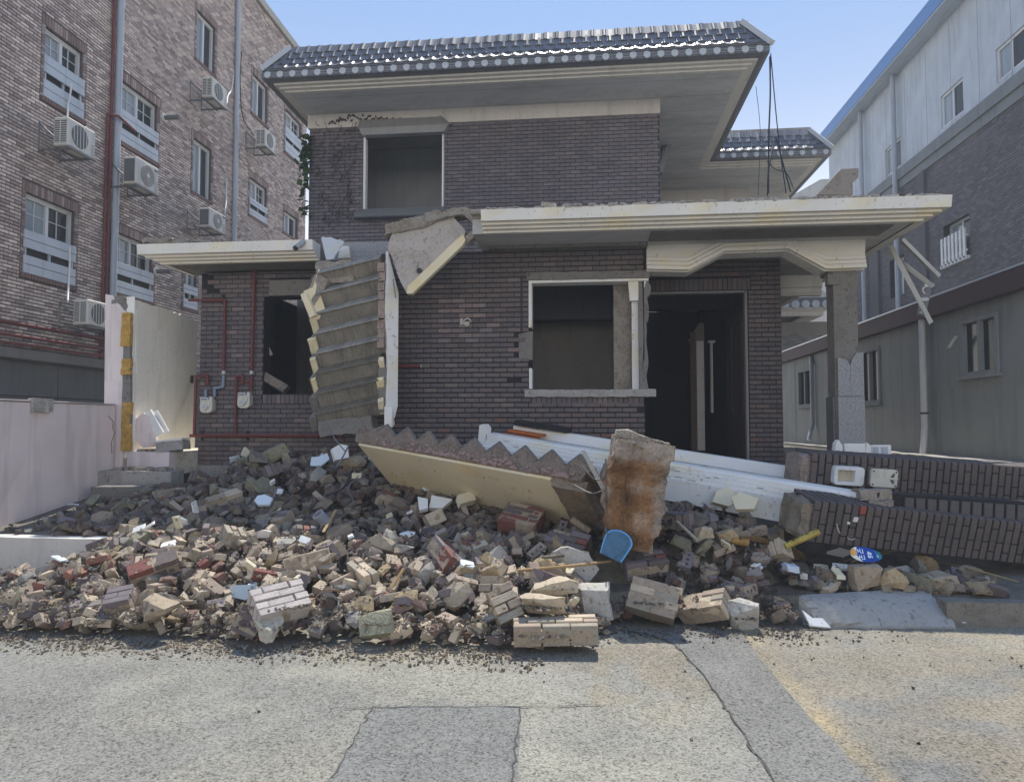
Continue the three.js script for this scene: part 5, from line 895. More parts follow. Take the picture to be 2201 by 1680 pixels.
// toppled gate pillars of brick, laid on their sides
function gatePillar(label, A, B, up, h, d, seed, capM, redAt = -1) {
  const [ex, ey, ez] = frame(A, B, up), L = A.distanceTo(B), t = thing('gate_pillar', label, 'gate pillar', A, 'toppled brick gate pillars');
  const q = new THREE.Matrix4().makeBasis(ex, ey, ez); t.quaternion.setFromRotationMatrix(q);
  obj('core', [span(0.02, L, -h + 0.012, -0.012, -d + 0.012, -0.012)], M.mortar, t);
  const pal = [[0.1, 0.082, 0.076], [0.088, 0.074, 0.07], [0.112, 0.09, 0.083], [0.105, 0.086, 0.076]], r = rng(seed);
  // stretchers stand on end along the pillar, three across alternating
  const W = 0.072; let k = 0;
  for (let x = 0; x < L - 0.02; x += W, k++) {
    const cuts = k % 2 ? [0, 0.55, 1] : [0, 0.22, 0.78, 1];
    for (let i = 0; i + 1 < cuts.length; i++) for (const side of [0, 1]) {
      const y0 = -h * cuts[i] - 0.005, y1 = -h * cuts[i + 1] + 0.005, c = redAt === k && i === 0 && !side ? [0.3, 0.07, 0.05] : pal[Math.floor(r() * pal.length)];
      const bh = side ? d * (cuts[i + 1] - cuts[i]) - 0.01 : y0 - y1;
      const m = new THREE.Mesh(brickShape(W - 0.014, bh, 0.03), brickMat(c)); m.name = 'brick'; m.castShadow = m.receiveShadow = true;
      if (!side) m.position.set(x + W / 2, (y0 + y1) / 2, -0.013 + 0.003 * r()); else { m.position.set(x + W / 2, -0.013 + 0.002 * r(), -d * (cuts[i] + cuts[i + 1]) / 2); m.rotation.x = -Math.PI / 2; }
      t.add(m);
    }
  }
  obj('broken_end', [roughen(dicedBox(0.14, h * 0.86, d * 0.84, 22), 0.04, 9, seed).translate(-0.02, -h / 2, -d / 2)], capM, t);
  return { t, ex, ey, ez };
}
const lowP = gatePillar('toppled brick gate pillar nearest the road with white scratches', Zp(1752, 1076, -6.55), Zp(2480, 1154, -7.2), V(0, 1, 0.18), 0.385, 0.42, 5, mat([0.25, 0.21, 0.16], { map: T.rough, bumpMap: T.concreteB, bumpScale: 0.02 }), 6);
const upP = gatePillar('toppled brick gate pillar carrying two lamp housings', Zp(1746, 974, -7.25), Zp(2480, 1022, -7.8), V(0, 1, 0.1), 0.385, 0.4, 6, mat([0.3, 0.24, 0.2], { map: T.rough, bumpMap: T.concreteB, bumpScale: 0.02 }));
{
  // marks and fittings left on the pillars
  obj('scratch', [tube([V(0.24, -0.19, 0.006), V(0.26, -0.24, 0.008), V(0.285, -0.27, 0.006)], 0.004, 4)], M.whitePaint, lowP.t);
  const ring = []; for (let k = 0; k < 12; k++) { const a = k / 11 * Math.PI; ring.push(V(0.4 + 0.035 * Math.cos(a), -0.3 - 0.02 * Math.sin(a), 0.006)); }
  obj('scratch', [tube(ring, 0.003, 4), roughen(lump(0.05, 0.05, 0.012, 3).translate(0.41, -0.13, 0.006), 0.008, 30), roughen(lump(0.03, 0.02, 0.01, 4).translate(0.35, -0.17, 0.006), 0.006, 30)], M.whitePaint, lowP.t);
  upP.t.updateMatrixWorld();
  const mkLamp = (label, cat, x, y) => { const l = thing('lamp_housing', label, cat, upP.t.localToWorld(V(x, y, 0.003))); l.quaternion.copy(upP.t.quaternion); return l; };
  const a = mkLamp('open white lamp housing lying sideways on the toppled pillar', 'lamp housing', 0.36, -0.195);
  const round = (w2, h2, r2) => { const s = new THREE.Shape(); const x = -w2 / 2, y = -h2 / 2; s.moveTo(x + r2, y); s.lineTo(x + w2 - r2, y); s.quadraticCurveTo(x + w2, y, x + w2, y + r2); s.lineTo(x + w2, y + h2 - r2); s.quadraticCurveTo(x + w2, y + h2, x + w2 - r2, y + h2); s.lineTo(x + r2, y + h2); s.quadraticCurveTo(x, y + h2, x, y + h2 - r2); s.lineTo(x, y + r2); s.quadraticCurveTo(x, y, x + r2, y); return s; };
  const s1 = round(0.29, 0.175, 0.03); s1.holes.push(new THREE.Path(round(0.185, 0.125, 0.015).getPoints(5).map((p) => new THREE.Vector2(p.x - 0.03, p.y)).reverse()));
  obj('housing', [plain(new THREE.ExtrudeGeometry(s1, { depth: 0.07, bevelEnabled: true, bevelSize: 0.006, bevelThickness: 0.006, bevelSegments: 2, curveSegments: 6 }))], M.frameW, a);
  obj('reflector', [span(-0.12, 0.06, -0.06, 0.06, 0.004, 0.012)], mat([0.55, 0.5, 0.38], { map: T.grime }), a);
  obj('knob', [rod(V(0.15, 0, 0.03), V(0.165, 0, 0.03), 0.008, 8)], M.steelPale, a);
  const b = mkLamp('cream lamp plate with two dark triangular slots on the toppled pillar', 'lamp plate', 0.74, -0.2);
  const s2 = round(0.27, 0.175, 0.03); s2.holes.push(new THREE.Path([[0.055, 0.008], [0.11, 0.008], [0.11, 0.06], [0.085, 0.055]].map((q) => new THREE.Vector2(...q))), new THREE.Path([[0.055, -0.008], [0.085, -0.055], [0.11, -0.06], [0.11, -0.008]].map((q) => new THREE.Vector2(...q))));
  obj('plate', [plain(new THREE.ExtrudeGeometry(s2, { depth: 0.03, bevelEnabled: true, bevelSize: 0.004, bevelThickness: 0.004, bevelSegments: 2, curveSegments: 6 }))], M.meter, b);
  obj('screw', [[-0.115, 0.066], [-0.115, -0.066], [0.118, 0.07], [0.118, -0.07]].map(([x, y]) => rod(V(x, y, 0.03), V(x, y, 0.037), 0.009, 8)), M.black, b);
  obj('pin', [rod(V(0.138, 0, 0.02), V(0.155, 0, 0.02), 0.006, 8)], M.steelPale, b);
  // wedge of paving brick lying between the pillars
  const c = thing('masonry_chunk', 'flat dark brick slab wedged between the two toppled pillars', 'masonry chunk', Zp(1870, 1062, -6.95));
  obj('slab_body', [roughen(dicedBox(2.6, 0.2, 0.34, 8, 1.3, -0.07, -0.05), 0.006, 6).rotateZ(-0.07).rotateY(0.17)], M.mortar, c);
  for (let k = 0; k < 20; k++) obj('brick', [cbox(0.085, 0.16, 0.03, 0.004).translate(0.3 + k * 0.11, -0.08, 0.13).rotateZ(-0.07).rotateY(0.17)], brickMat([0.09, 0.08, 0.08]), c);
  obj('broken_end', [roughen(dicedBox(0.28, 0.1, 0.2, 18), 0.03, 9).translate(0.0, 0.0, 0.02), roughen(dicedBox(0.2, 0.12, 0.2, 18), 0.04, 8, 4).translate(0.05, -0.11, 0.04)], M.concreteRaw, c);
}
// ---------------------------------------------------------------- the rubble
const SC = 0.03, GX0 = -6.6, GX1 = 4.2, GZ0 = -10.4, GZ1 = -4.5, NX = Math.round((GX1 - GX0) / SC), NZ = Math.round((GZ1 - GZ0) / SC);
const HM = new Float32Array(NX * NZ);
const top0 = (x, z) => Math.max(heapH(x, z) - 0.16, z < -6.1 ? plotH(x, z) : 0, 0);
for (let j = 0; j < NZ; j++) for (let i = 0; i < NX; i++) { const x = GX0 + i * SC, z = GZ0 + j * SC; HM[j * NX + i] = top0(x, z) + 0.03 * n3(x * 5, 2, z * 5, 3); }
const hm = (x, z) => { const i = Math.max(0, Math.min(NX - 1, Math.round((x - GX0) / SC))), j = Math.max(0, Math.min(NZ - 1, Math.round((z - GZ0) / SC))); return HM[j * NX + i]; };
{
  const nx = 200, nz = 110, g = new THREE.PlaneGeometry(GX1 - GX0 - 0.1, GZ1 - GZ0, nx, nz).rotateX(-Math.PI / 2).translate((GX0 + GX1) / 2, 0, (GZ0 + GZ1) / 2);
  const p = g.attributes.position, col = new Float32Array(p.count * 3), uv = new Float32Array(p.count * 2);
  for (let i = 0; i < p.count; i++) { const x = p.getX(i), z = p.getZ(i), h = hm(x, z) + 0.02 * n3(x * 14, 1, z * 14, 8); p.setY(i, heapH(x, z) < 0.02 || x > 2.5 ? -0.06 : h - 0.02); const k = 0.75 + 0.6 * n3(x * 3, 1, z * 3, 4); col.set([0.42 * k, 0.345 * k, 0.24 * k], 3 * i); uv[2 * i] = x; uv[2 * i + 1] = z; }
  g.setAttribute('color', new THREE.BufferAttribute(col, 3)); g.setAttribute('uv', new THREE.BufferAttribute(uv, 2)); g.computeVertexNormals();
  const m = new THREE.Mesh(g, M.ground); m.name = 'dirt_mound'; m.castShadow = m.receiveShadow = true; scene.add(m); tag(m, 'sandy dirt lying between the broken bricks', 'dirt', null, 'structure');
}
// kinds of piece
const lumps = [], frags = [];
// faceted stone: hull of points thrown over a swollen box
function boulder(w, h, d, seed, n = 15) {
  const r = rng(seed), pts = [];
  for (let i = 0; i < n; i++) { const a = V(r() - 0.5, r() - 0.5, r() - 0.5).normalize(), q = Math.pow(Math.abs(a.x) ** 3 + Math.abs(a.y) ** 3 + Math.abs(a.z) ** 3, -1 / 3) * (0.78 + 0.3 * r()); pts.push(V(a.x * q * w / 2, a.y * q * h / 2, a.z * q * d / 2)); }
  return plain(new ConvexGeometry(pts));
}
for (let i = 0; i < 26; i++) lumps.push(boxUV(roughen(i % 2 ? boulder(1.05, 0.4 + 0.4 * hash(i, 5, 1), 0.75 + 0.3 * hash(i, 6, 1), 3000 + i, 13 + (i % 5)) : lump(1, 0.3 + 0.4 * hash(i, 1, 1), 0.6 + 0.35 * hash(i, 2, 1), 1000 + i, 7, 0.62), 0.03, 3, i), i * 0.37));
for (let i = 0; i < 8; i++) frags.push(boxUV(lump(1, 0.6, 0.8, 2000 + i, 4, 0.4), i * 0.2));
const bricksG = [];
for (let i = 0; i < 5; i++) bricksG.push([boxUV(cbox(0.19, 0.057, 0.09, 0.004), i * 0.3), [0.19, 0.057, 0.09]]);
for (let i = 0; i < 6; i++) { const l = 0.08 + 0.09 * hash(i, 3, 3); const r = rng(60 + i), pts = []; for (const a of [-1, 1]) for (const b of [-1, 1]) { pts.push(V(-l / 2, a * 0.0285, b * 0.045), V(l / 2 * (0.55 + 0.45 * r()), a * 0.0285 * (0.8 + 0.2 * r()), b * 0.045 * (0.7 + 0.3 * r()))); } pts.push(V(l / 2, 0.01, 0.01 - 0.03 * r())); bricksG.push([boxUV(plain(new ConvexGeometry(pts)), i * 0.4), [l, 0.057, 0.09]]); }
{ // brick with its core holes open
  const s = rect(-0.095, 0.095, -0.045, 0.045), hole = (x) => Array.from({ length: 9 }, (_, k) => [x + 0.016 * Math.cos(-k / 9 * 6.283), 0.016 * Math.sin(-k / 9 * 6.283)]);
  const g = slab(s, 0.057, [hole(-0.055), hole(0), hole(0.055)]); g.translate(0, 0, -0.0285); g.rotateX(Math.PI / 2); bricksG.push([boxUV(g), [0.19, 0.057, 0.09]], [boxUV(g.clone(), 0.3), [0.19, 0.057, 0.09]]);
}
const RB = { map: T.brick, bumpMap: T.rough, bumpScale: 0.004, roughness: 0.9 }, RC = { map: T.concrete, bumpMap: T.concreteB, bumpScale: 0.012, roughness: 0.97 };
const brickKinds = [['dark brown', mat([0.14, 0.11, 0.1], RB)], ['purplish brown', mat([0.2, 0.165, 0.165], RB)], ['dusty brown', mat([0.36, 0.28, 0.21], RB)], ['red', mat([0.2, 0.075, 0.06], RB)], ['dusty tan', mat([0.52, 0.42, 0.3], RB)], ['ash grey', mat([0.29, 0.25, 0.21], RB)], ['rust red', mat([0.27, 0.12, 0.085], RB)]];
const concKinds = [['dusty beige', mat([0.5, 0.415, 0.3], RC)], ['brown grey', mat([0.37, 0.295, 0.21], RC)], ['pale grey', mat([0.44, 0.415, 0.365], RC)], ['dark grey', mat([0.24, 0.2, 0.155], RC)], ['ochre', mat([0.44, 0.335, 0.2], RC)], ['mossy grey', mat([0.3, 0.28, 0.19], RC)]];
const plasKinds = [['white', mat([0.82, 0.82, 0.8], { map: T.cornice, roughness: 0.9 })], ['cream', mat([0.74, 0.68, 0.5], { map: T.cornice, roughness: 0.9 })], ['bluish white', mat([0.68, 0.76, 0.82], { map: T.cornice, roughness: 0.85 })]];
function zone(x, z) {
  const u = x < -3.2 ? 0 : x < -2.1 ? 1 : x < -1.0 ? 2 : x < 0.15 ? 3 : x < 0.95 ? 4 : 5;
  const front = x > 0.15 ? z > -6.5 : z > -6.65;
  return front ? 'front heap ' + ['before retaining wall', 'below gas meters', 'below hanging stair', 'below fallen stair', 'before column stump', 'beside ramp'][u] : 'rear heap ' + ['along pink wall', 'below gas meters', 'below hanging stair', 'by fallen stair', 'around column stump', 'before gate pillars'][u];
}
// settles a piece with half sizes d on the heap and raises the heap under it
const up3 = V();
function settle(o, d, x, z, sink = 0.3, over = 0) {
  const m = new THREE.Matrix4().makeRotationFromQuaternion(o.quaternion), e = m.elements;
  const hy = Math.abs(e[1]) * d[0] + Math.abs(e[5]) * d[1] + Math.abs(e[9]) * d[2], hx = Math.abs(e[0]) * d[0] + Math.abs(e[4]) * d[1] + Math.abs(e[8]) * d[2], hz = Math.abs(e[2]) * d[0] + Math.abs(e[6]) * d[1] + Math.abs(e[10]) * d[2];
  let mx = -9, s = 0, c = 0;
  for (let a = -2; a <= 2; a++) for (let b = -2; b <= 2; b++) { if (a * a + b * b > 5) continue; const h = hm(x + a * hx * 0.42, z + b * hz * 0.42); mx = Math.max(mx, h); s += h; c++; }
  const base = lerp(mx, s / c, 0.75), y = Math.min(base + hy * (1 - sink), Math.max(heapH(x, z), top0(x, z)) + 0.03 + hy * 0.3 + over);
  o.position.set(x, y, z);
  const i0 = Math.floor((x - hx - GX0) / SC), i1 = Math.ceil((x + hx - GX0) / SC), j0 = Math.floor((z - hz - GZ0) / SC), j1 = Math.ceil((z + hz - GZ0) / SC);
  for (let j = Math.max(0, j0); j <= Math.min(NZ - 1, j1); j++) for (let i = Math.max(0, i0); i <= Math.min(NX - 1, i1); i++) { const rx = (GX0 + i * SC - x) / hx, rz = (GZ0 + j * SC - z) / hz, q = rx * rx + rz * rz; if (q < 1) { const h = y + hy * 0.75 * (1 - 0.7 * q); if (h > HM[j * NX + i]) HM[j * NX + i] = h; } }
  return y;
}
function raise(x, z, rx, rz, h) { for (let j = 0; j < NZ; j++) for (let i = 0; i < NX; i++) { const q = ((GX0 + i * SC - x) / rx) ** 2 + ((GZ0 + j * SC - z) / rz) ** 2; if (q < 1) HM[j * NX + i] = Math.max(HM[j * NX + i], h); } }
const rr = rng(2025);
function spin(o, tilt, bias = 0) { o.quaternion.setFromEuler(new THREE.Euler((rr() - 0.5) * 2 * tilt, rr() * Math.PI * 2, (rr() - 0.5) * 2 * tilt, 'YXZ')); if (bias) o.quaternion.premultiply(new THREE.Quaternion().setFromAxisAngle(V(1, 0, 0), bias * rr())); if (rr() < 0.22) o.quaternion.multiply(new THREE.Quaternion().setFromEuler(new THREE.Euler(Math.PI / 2, 0, 0))); else if (rr() < 0.1) o.quaternion.multiply(new THREE.Quaternion().setFromEuler(new THREE.Euler(0, 0, Math.PI / 2))); }
// where pieces may lie: x, z in the heap, thinner to the sides
function spot(frontBias) {
  for (let k = 0; k < 400; k++) {
    const side = rr(); if (side < 0.05) return [1.75 + 1.75 * rr(), -6.25 - 0.45 * rr()];
    const x = side < 0.11 ? -6.4 + 1.2 * rr() : -5.3 + rr() * 8.1, z = frontBias && rr() < frontBias ? -5.0 - 1.7 * rr() : -5.0 - 4.4 * rr();
    const h = heapH(x, z); if (h < 0.03) continue;
    if (x > 1.62 && z > -6.75) continue;                       // ramp and kerb
    if (x > 1.9 && (z < -6.95 || rr() < 0.45)) continue;       // gate pillars
    if (x < -4.7 && z < -6.15 && z > -6.78) continue;         // pale wall stays bare
    if (x < -4.9 && z < -8.75) continue; if (x < -5.3 && z > -6.8) continue;
    if (x < -6.25) continue;
    if (x > 0.0 && x < 0.62 && z > -6.65 && z < -6.0) continue; // column stump
    if (z < -9.3 + (x < xStep ? -0.3 : 0) && x < 0.8) continue;
    if (x > 0.8 && z < -8.9) continue;
    if (z < -7.4 && x > 0.2 && rr() < 0.7) continue;
    return [x, z];
  }
  return [0, -7];
}
const tiltWord = (o) => { const e = new THREE.Matrix4().makeRotationFromQuaternion(o.quaternion).elements, f = Math.abs(e[5]); return f > 0.93 ? 'flat' : f > 0.55 ? 'tilted' : 'upright'; };
const pick = (list, w) => { let t = rr() * w.reduce((a, b) => a + b), i = 0; while ((t -= w[i]) > 0) i++; return list[Math.min(i, list.length - 1)]; };
const loose = [];
function single(name, geo, m, d, x, z, tilt, cat, words, group, sc) {
  const o = new THREE.Mesh(geo, m); o.castShadow = o.receiveShadow = true; o.name = numbered(name); if (sc) o.scale.set(...sc); spin(o, tilt, heapH(x, z + 0.3) < heapH(x, z) - 0.05 ? 0.6 : 0.25); settle(o, d, x, z, 0.3, cat === 'plaster piece' ? 0.12 : 0); scene.add(o);
  tag(o, words, cat); loose.push([o, words, tiltWord(o), group]); return o;
}
// filling first: a bed of small broken pieces
function scatter(name, n, size, label, bias, cols, where) {
  const im = new THREE.InstancedMesh(name === 'brick_pieces' ? bricksG[8][0] : name === 'rubble_bed' ? lumps[3] : frags[name === 'gravel' ? 1 : 2], mat([1, 1, 1], { map: T.concrete, bumpMap: T.concreteB, bumpScale: 0.01, roughness: 1 }), n), o = new THREE.Object3D(), c = new THREE.Color();
  for (let i = 0; i < n; i++) {
    const [x, z] = where ? where() : spot(bias), s = size[0] + (size[1] - size[0]) * rr() ** 2; if (name === 'brick_pieces') o.scale.set(0.8 + 0.5 * rr(), 0.8 + 0.3 * rr(), 0.8 + 0.2 * rr()); else o.scale.set(s, s * (0.5 + 0.5 * rr()), s * (0.6 + 0.5 * rr())); spin(o, 0.7);
    if (name === 'gravel') { o.position.set(x, Math.max(hm(x, z), 0) + s * 0.12, z); } else settle(o, name === 'brick_pieces' ? [0.06, 0.026, 0.042] : [s / 2, s * 0.25, s * 0.4], x, z, 0.35);
    o.updateMatrix(); im.setMatrixAt(i, o.matrix); const k = cols[Math.floor(rr() * cols.length)], v = (0.8 + 0.4 * rr()) * (z < -6.8 || x > 0.3 ? 0.66 : 1); c.setRGB(k[0] * v, k[1] * v, k[2] * v); im.setColorAt(i, c);  // colour darkened where the heap lies in the shade of the house
  }
  im.castShadow = im.receiveShadow = true; im.name = name; scene.add(im); tag(im, label, 'rubble', null, 'stuff');
}
const cols = [[0.5, 0.41, 0.29], [0.38, 0.31, 0.23], [0.22, 0.17, 0.145], [0.28, 0.24, 0.2], [0.42, 0.36, 0.28], [0.27, 0.18, 0.14], [0.5, 0.45, 0.37], [0.18, 0.15, 0.14]];
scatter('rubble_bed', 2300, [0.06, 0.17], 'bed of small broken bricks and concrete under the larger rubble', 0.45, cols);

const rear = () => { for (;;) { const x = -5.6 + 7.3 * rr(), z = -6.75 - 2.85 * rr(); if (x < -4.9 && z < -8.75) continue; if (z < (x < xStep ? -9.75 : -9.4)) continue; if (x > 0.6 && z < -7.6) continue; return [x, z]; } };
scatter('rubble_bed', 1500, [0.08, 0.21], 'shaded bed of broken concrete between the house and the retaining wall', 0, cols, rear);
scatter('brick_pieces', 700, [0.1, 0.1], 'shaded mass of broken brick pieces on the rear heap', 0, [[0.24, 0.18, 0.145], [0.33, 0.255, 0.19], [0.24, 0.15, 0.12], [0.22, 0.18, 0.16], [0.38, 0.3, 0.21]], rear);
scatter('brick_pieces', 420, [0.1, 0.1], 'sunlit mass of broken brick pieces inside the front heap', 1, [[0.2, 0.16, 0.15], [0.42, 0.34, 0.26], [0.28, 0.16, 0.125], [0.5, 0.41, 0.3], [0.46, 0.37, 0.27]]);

// named finds, laid before the loose pieces so that those close round them
function masonry(label, pos, rows, per, q, kind, o = {}) {
  const t = thing('masonry_chunk', label, 'masonry chunk', pos); t.quaternion.copy(q);
  const bw = 0.19, bh = 0.057, w = per * 0.2, h = rows * 0.068, d = o.d ?? 0.09;
  obj('mortar_bed', [roughen(dicedBox(w * 0.93, d * 0.8, h * 0.93, 18), 0.008, 8, rows)], o.core ?? concKinds[1][1], t);
  const r = rng(rows * 31 + per * 7 + Math.round(pos.x * 100));
  for (let i = 0; i < rows; i++) { const off = i % 2 ? 0.5 : 0; for (let k = -1; k < per + 1; k++) { let a = (k + off) * 0.2, b = a + 0.19; a = Math.max(a, 0.0); b = Math.min(b, w); if (b - a < 0.05 || (r() < 0.12 && (i === 0 || i === rows - 1))) continue; const m = new THREE.Mesh(brickShape(b - a, bh, d), kind[Math.floor(r() * kind.length)][1]); m.name = 'brick'; m.castShadow = m.receiveShadow = true; m.rotation.x = -Math.PI / 2; m.position.set((a + b) / 2 - w / 2 + 0.012 * (r() - 0.5), 0.012 * r(), -(i + 0.5) * 0.068 + h / 2); m.scale.z = 1.0 + 0.12 * r(); t.add(m); } }
  return t;
}
const Q = (x, y, z) => new THREE.Quaternion().setFromEuler(new THREE.Euler(x, y, z, 'YXZ'));
const near = (u, v, y) => { let p = Yp(u, v, y); return p; };
// meets the heap surface along a sight line
function onHeap(u, v, lift = 0) { const d = sight(u, v); for (let t = 4; t < 13; t += 0.01) { const p = camera.position.clone().addScaledVector(d, t); if (p.y <= Math.max(hm(p.x, p.z), heapH(p.x, p.z)) + lift) return p; } return Yp(u, v, 0.2); }
const pale = [['', mat([0.5, 0.44, 0.4], RB)], ['', mat([0.45, 0.4, 0.37], RB)]], darkB = [brickKinds[0], brickKinds[1], brickKinds[0], brickKinds[3]], tanB = [brickKinds[4], brickKinds[2], ['', mat([0.33, 0.29, 0.22], RB)]];
{
  const find = (m, u, v, h, lift) => { const p = onHeap(u, v, lift ?? 0.1); m.position.copy(p); raise(p.x, p.z, h, h * 0.7, p.y); return m; };
  find(masonry('sunlit slab of four pale brick courses slanting across the front heap', V(0, 0, 0), 4, 2, Q(0.6, 0.85, 0.1), pale, { d: 0.14 }), 600, 1298, 0.25, 0.12);
  find(masonry('big tan brick block with a hole between its courses before the column stump', V(0, 0, 0), 4, 2, Q(0.95, -0.5, -0.35), tanB, { d: 0.2 }), 1405, 1290, 0.24, 0.13);
  find(masonry('dark brick block on edge between the hose and the blue chair back', V(0, 0, 0), 3, 2, Q(0.6, -0.5, -0.2), darkB), 1222, 1168, 0.18, 0.06);
  find(masonry('wide flat sandy brick slab at the very front edge of the heap', V(0, 0, 0), 3, 3, Q(0.1, 0.08, 0.03), tanB, { d: 0.1 }), 1195, 1358, 0.3, 0.02);
  find(masonry('dark red brick block under the end of the fallen stair', V(0, 0, 0), 5, 2, Q(0.45, -0.35, -0.2), [brickKinds[3], brickKinds[0]], { d: 0.2 }), 1122, 1118, 0.24, 0.1);
  find(masonry('broken pair of sunlit bricks still bonded, on the front heap below the annexe', V(0, 0, 0), 3, 1, Q(0.5, 0.4, 0.2), [brickKinds[1], pale[1]]), 260, 1292, 0.14, 0.08);
  find(masonry('tall tilted brick block standing beside the sunlit beige boulder', V(0, 0, 0), 4, 1, Q(0.9, 0.9, 0.5), tanB), 1085, 1300, 0.14, 0.12);
  find(masonry('brown brick block lying behind the yellow pole', V(0, 0, 0), 3, 2, Q(0.3, 0.3, 0.1), darkB), 1385, 1215, 0.2, 0.06);
  find(masonry('grey brick corner block nearest the ramp on the front slope', V(0, 0, 0), 3, 2, Q(0.5, -0.4, 0.35), tanB, { d: 0.18 }), 1515, 1305, 0.18, 0.1);
  const lv = (label, u, v, s, m, q, seed, lift = 0.08, cat = 'concrete chunk') => { const o = obj('concrete_chunk', [toCreasedNormals(roughen(tess(seed % 3 ? boulder(s[0] * 1.15, s[1] * 1.15, s[2] * 1.15, 50 + seed, 16) : lump(s[0] * 1.1, s[1] * 1.1, s[2] * 1.1, 50 + seed, 8, 0.5), 2), Math.min(...s) * 0.12, 9, seed), 0.45)], m); tag(o, label, cat); o.quaternion.copy(q); find(o, u, v, Math.max(s[0], s[2]) / 2, lift); return o; };
  lv('large speckled grey concrete chunk standing before the column stump', 1280, 1292, [0.28, 0.27, 0.2], concKinds[2][1], Q(0.1, 0.3, 0.1), 3, 0.12);
  lv('big sunlit sandy boulder at the front edge beside the flat slab', 1165, 1303, [0.34, 0.18, 0.24], concKinds[0][1], Q(0.1, 0.2, 0.06), 4, 0.1);
  lv('long pale sunlit concrete bar behind the sandy boulder', 1190, 1262, [0.34, 0.14, 0.2], concKinds[0][1], Q(0.05, 0.1, 0.05), 14, 0.06);
  lv('pale concrete wall stub half buried behind the wooden stick', 1222, 1222, [0.46, 0.34, 0.16], concKinds[2][1], Q(-0.05, -0.05, 0.02), 5, 0.03);
  lv('mossy green flat stone in the sunlit front edge', 808, 1338, [0.26, 0.07, 0.2], concKinds[5][1], Q(0.9, 0.4, 0.3), 6, 0.08);
  lv('white dusty boulder at the front edge of the sunlit heap', 585, 1348, [0.2, 0.16, 0.16], mat([0.5, 0.46, 0.38], RC), Q(0, 0.6, 0.1), 7, 0.07);
  lv('rounded grey boulder in the middle of the sunlit heap', 340, 1305, [0.28, 0.2, 0.2], concKinds[1][1], Q(0.1, 0.2, 0.2), 8, 0.1);
  lv('big wedge of grey concrete leaning against the house base', 590, 975, [0.42, 0.16, 0.24], concKinds[5][1], Q(0.3, 0.3, 0.5), 9, 0.06);
  lv('torn grey slab propped beside the wedge at the house base', 555, 985, [0.28, 0.1, 0.24], concKinds[3][1], Q(0.6, 0.6, -0.4), 10, 0.06);
  lv('brown stone block under the upper end of the fallen stair', 755, 990, [0.34, 0.14, 0.3], concKinds[1][1], Q(0, 0.1, 0), 11, 0.1);
  lv('cracked upright concrete chunk at the road edge before the ramp', 1600, 1325, [0.3, 0.26, 0.14], concKinds[2][1], Q(0, 0.2, -0.2), 13, 0.1);
  lv('square brown block with a white top before the address plate', 1860, 1240, [0.24, 0.2, 0.18], concKinds[1][1], Q(0, 0.15, 0.02), 15, 0.08);
  lv('brown block beside the one with a white top on the plot edge', 1918, 1243, [0.22, 0.15, 0.16], concKinds[4][1], Q(0, -0.1, 0), 16, 0.06);
  lv('yellowish boulder below the end of the gate pillar', 1985, 1205, [0.26, 0.16, 0.2], concKinds[4][1], Q(0, 0.4, 0.1), 17, 0.06);
  lv('flat brown stone on the bare plot beside the kerb', 2010, 1243, [0.3, 0.1, 0.22], concKinds[1][1], Q(0.05, 0.3, 0.05), 18, 0.03);
  lv('square cream edged block below the rear of the pole', 1510, 1145, [0.18, 0.15, 0.15], concKinds[0][1], Q(0.1, 0.4, 0.1), 19, 0.08);
  lv('ochre block beside the straw broom', 1560, 1150, [0.2, 0.16, 0.16], concKinds[4][1], Q(0.1, 0.2, 0), 20, 0.08);
  lv('tall thin concrete plate on edge with a white face beside the low gate pillar', 1708, 1128, [0.09, 0.32, 0.24], concKinds[1][1], Q(0, 0.5, -0.14), 12, 0.13);
  const pl = (label, u, v, pts, m, q, th = 0.035, lift = 0.05) => { const o = obj('plaster_piece', [roughen(slab(pts, th), 0.004, 14, pts.length), ], m); tag(o, label, 'plaster piece'); o.quaternion.copy(q); find(o, u, v, 0.08, lift); return o; };
  pl('pair of big white plaster shards beside the rubble mid heap', 945, 1085, [[-0.12, -0.06], [0.02, -0.08], [0.14, 0.02], [0.03, 0.06], [-0.08, 0.1]], plasKinds[0][1], Q(-0.7, 0.2, 0.1), 0.06);
  pl('narrow white shard just beside the pair of big shards', 910, 1088, [[-0.04, -0.09], [0.05, -0.07], [0.05, 0.06], [-0.06, 0.1]], plasKinds[0][1], Q(-0.8, 0.1, 0.1), 0.05);
  pl('thick cream block with pitted face below the fallen stair', 998, 1080, [[-0.1, -0.06], [0.1, -0.05], [0.1, 0.07], [-0.08, 0.06]], plasKinds[1][1], Q(-0.75, 0.5, 0.2), 0.09);
  pl('white jagged plaster chunk below the fallen cornice', 1553, 1072, [[-0.14, -0.05], [0.02, -0.1], [0.14, -0.03], [0.06, 0.11], [-0.08, 0.06]], plasKinds[1][1], Q(-0.4, 0.2, 0), 0.08, 0.1);
  pl('stained white oval plaster chunk below the fallen cornice', 1602, 1082, [[-0.1, -0.06], [0.06, -0.1], [0.13, -0.01], [-0.02, 0.1], [-0.11, 0.06]], plasKinds[1][1], Q(-0.5, -0.3, 0.3), 0.07, 0.1);
  pl('cream triangular plaster piece before the low gate pillar', 1668, 1102, [[-0.14, 0.03], [0.08, -0.1], [0.15, 0.08]], plasKinds[1][1], Q(-0.3, 0.2, -0.1), 0.05, 0.12);
  pl('cream plaster block with dark dots behind the broom', 1658, 1148, [[-0.1, -0.07], [0.07, -0.08], [0.1, 0.02], [0.02, 0.08], [-0.09, 0.03]], plasKinds[1][1], Q(-0.3, 0.3, 0.1), 0.09, 0.08);
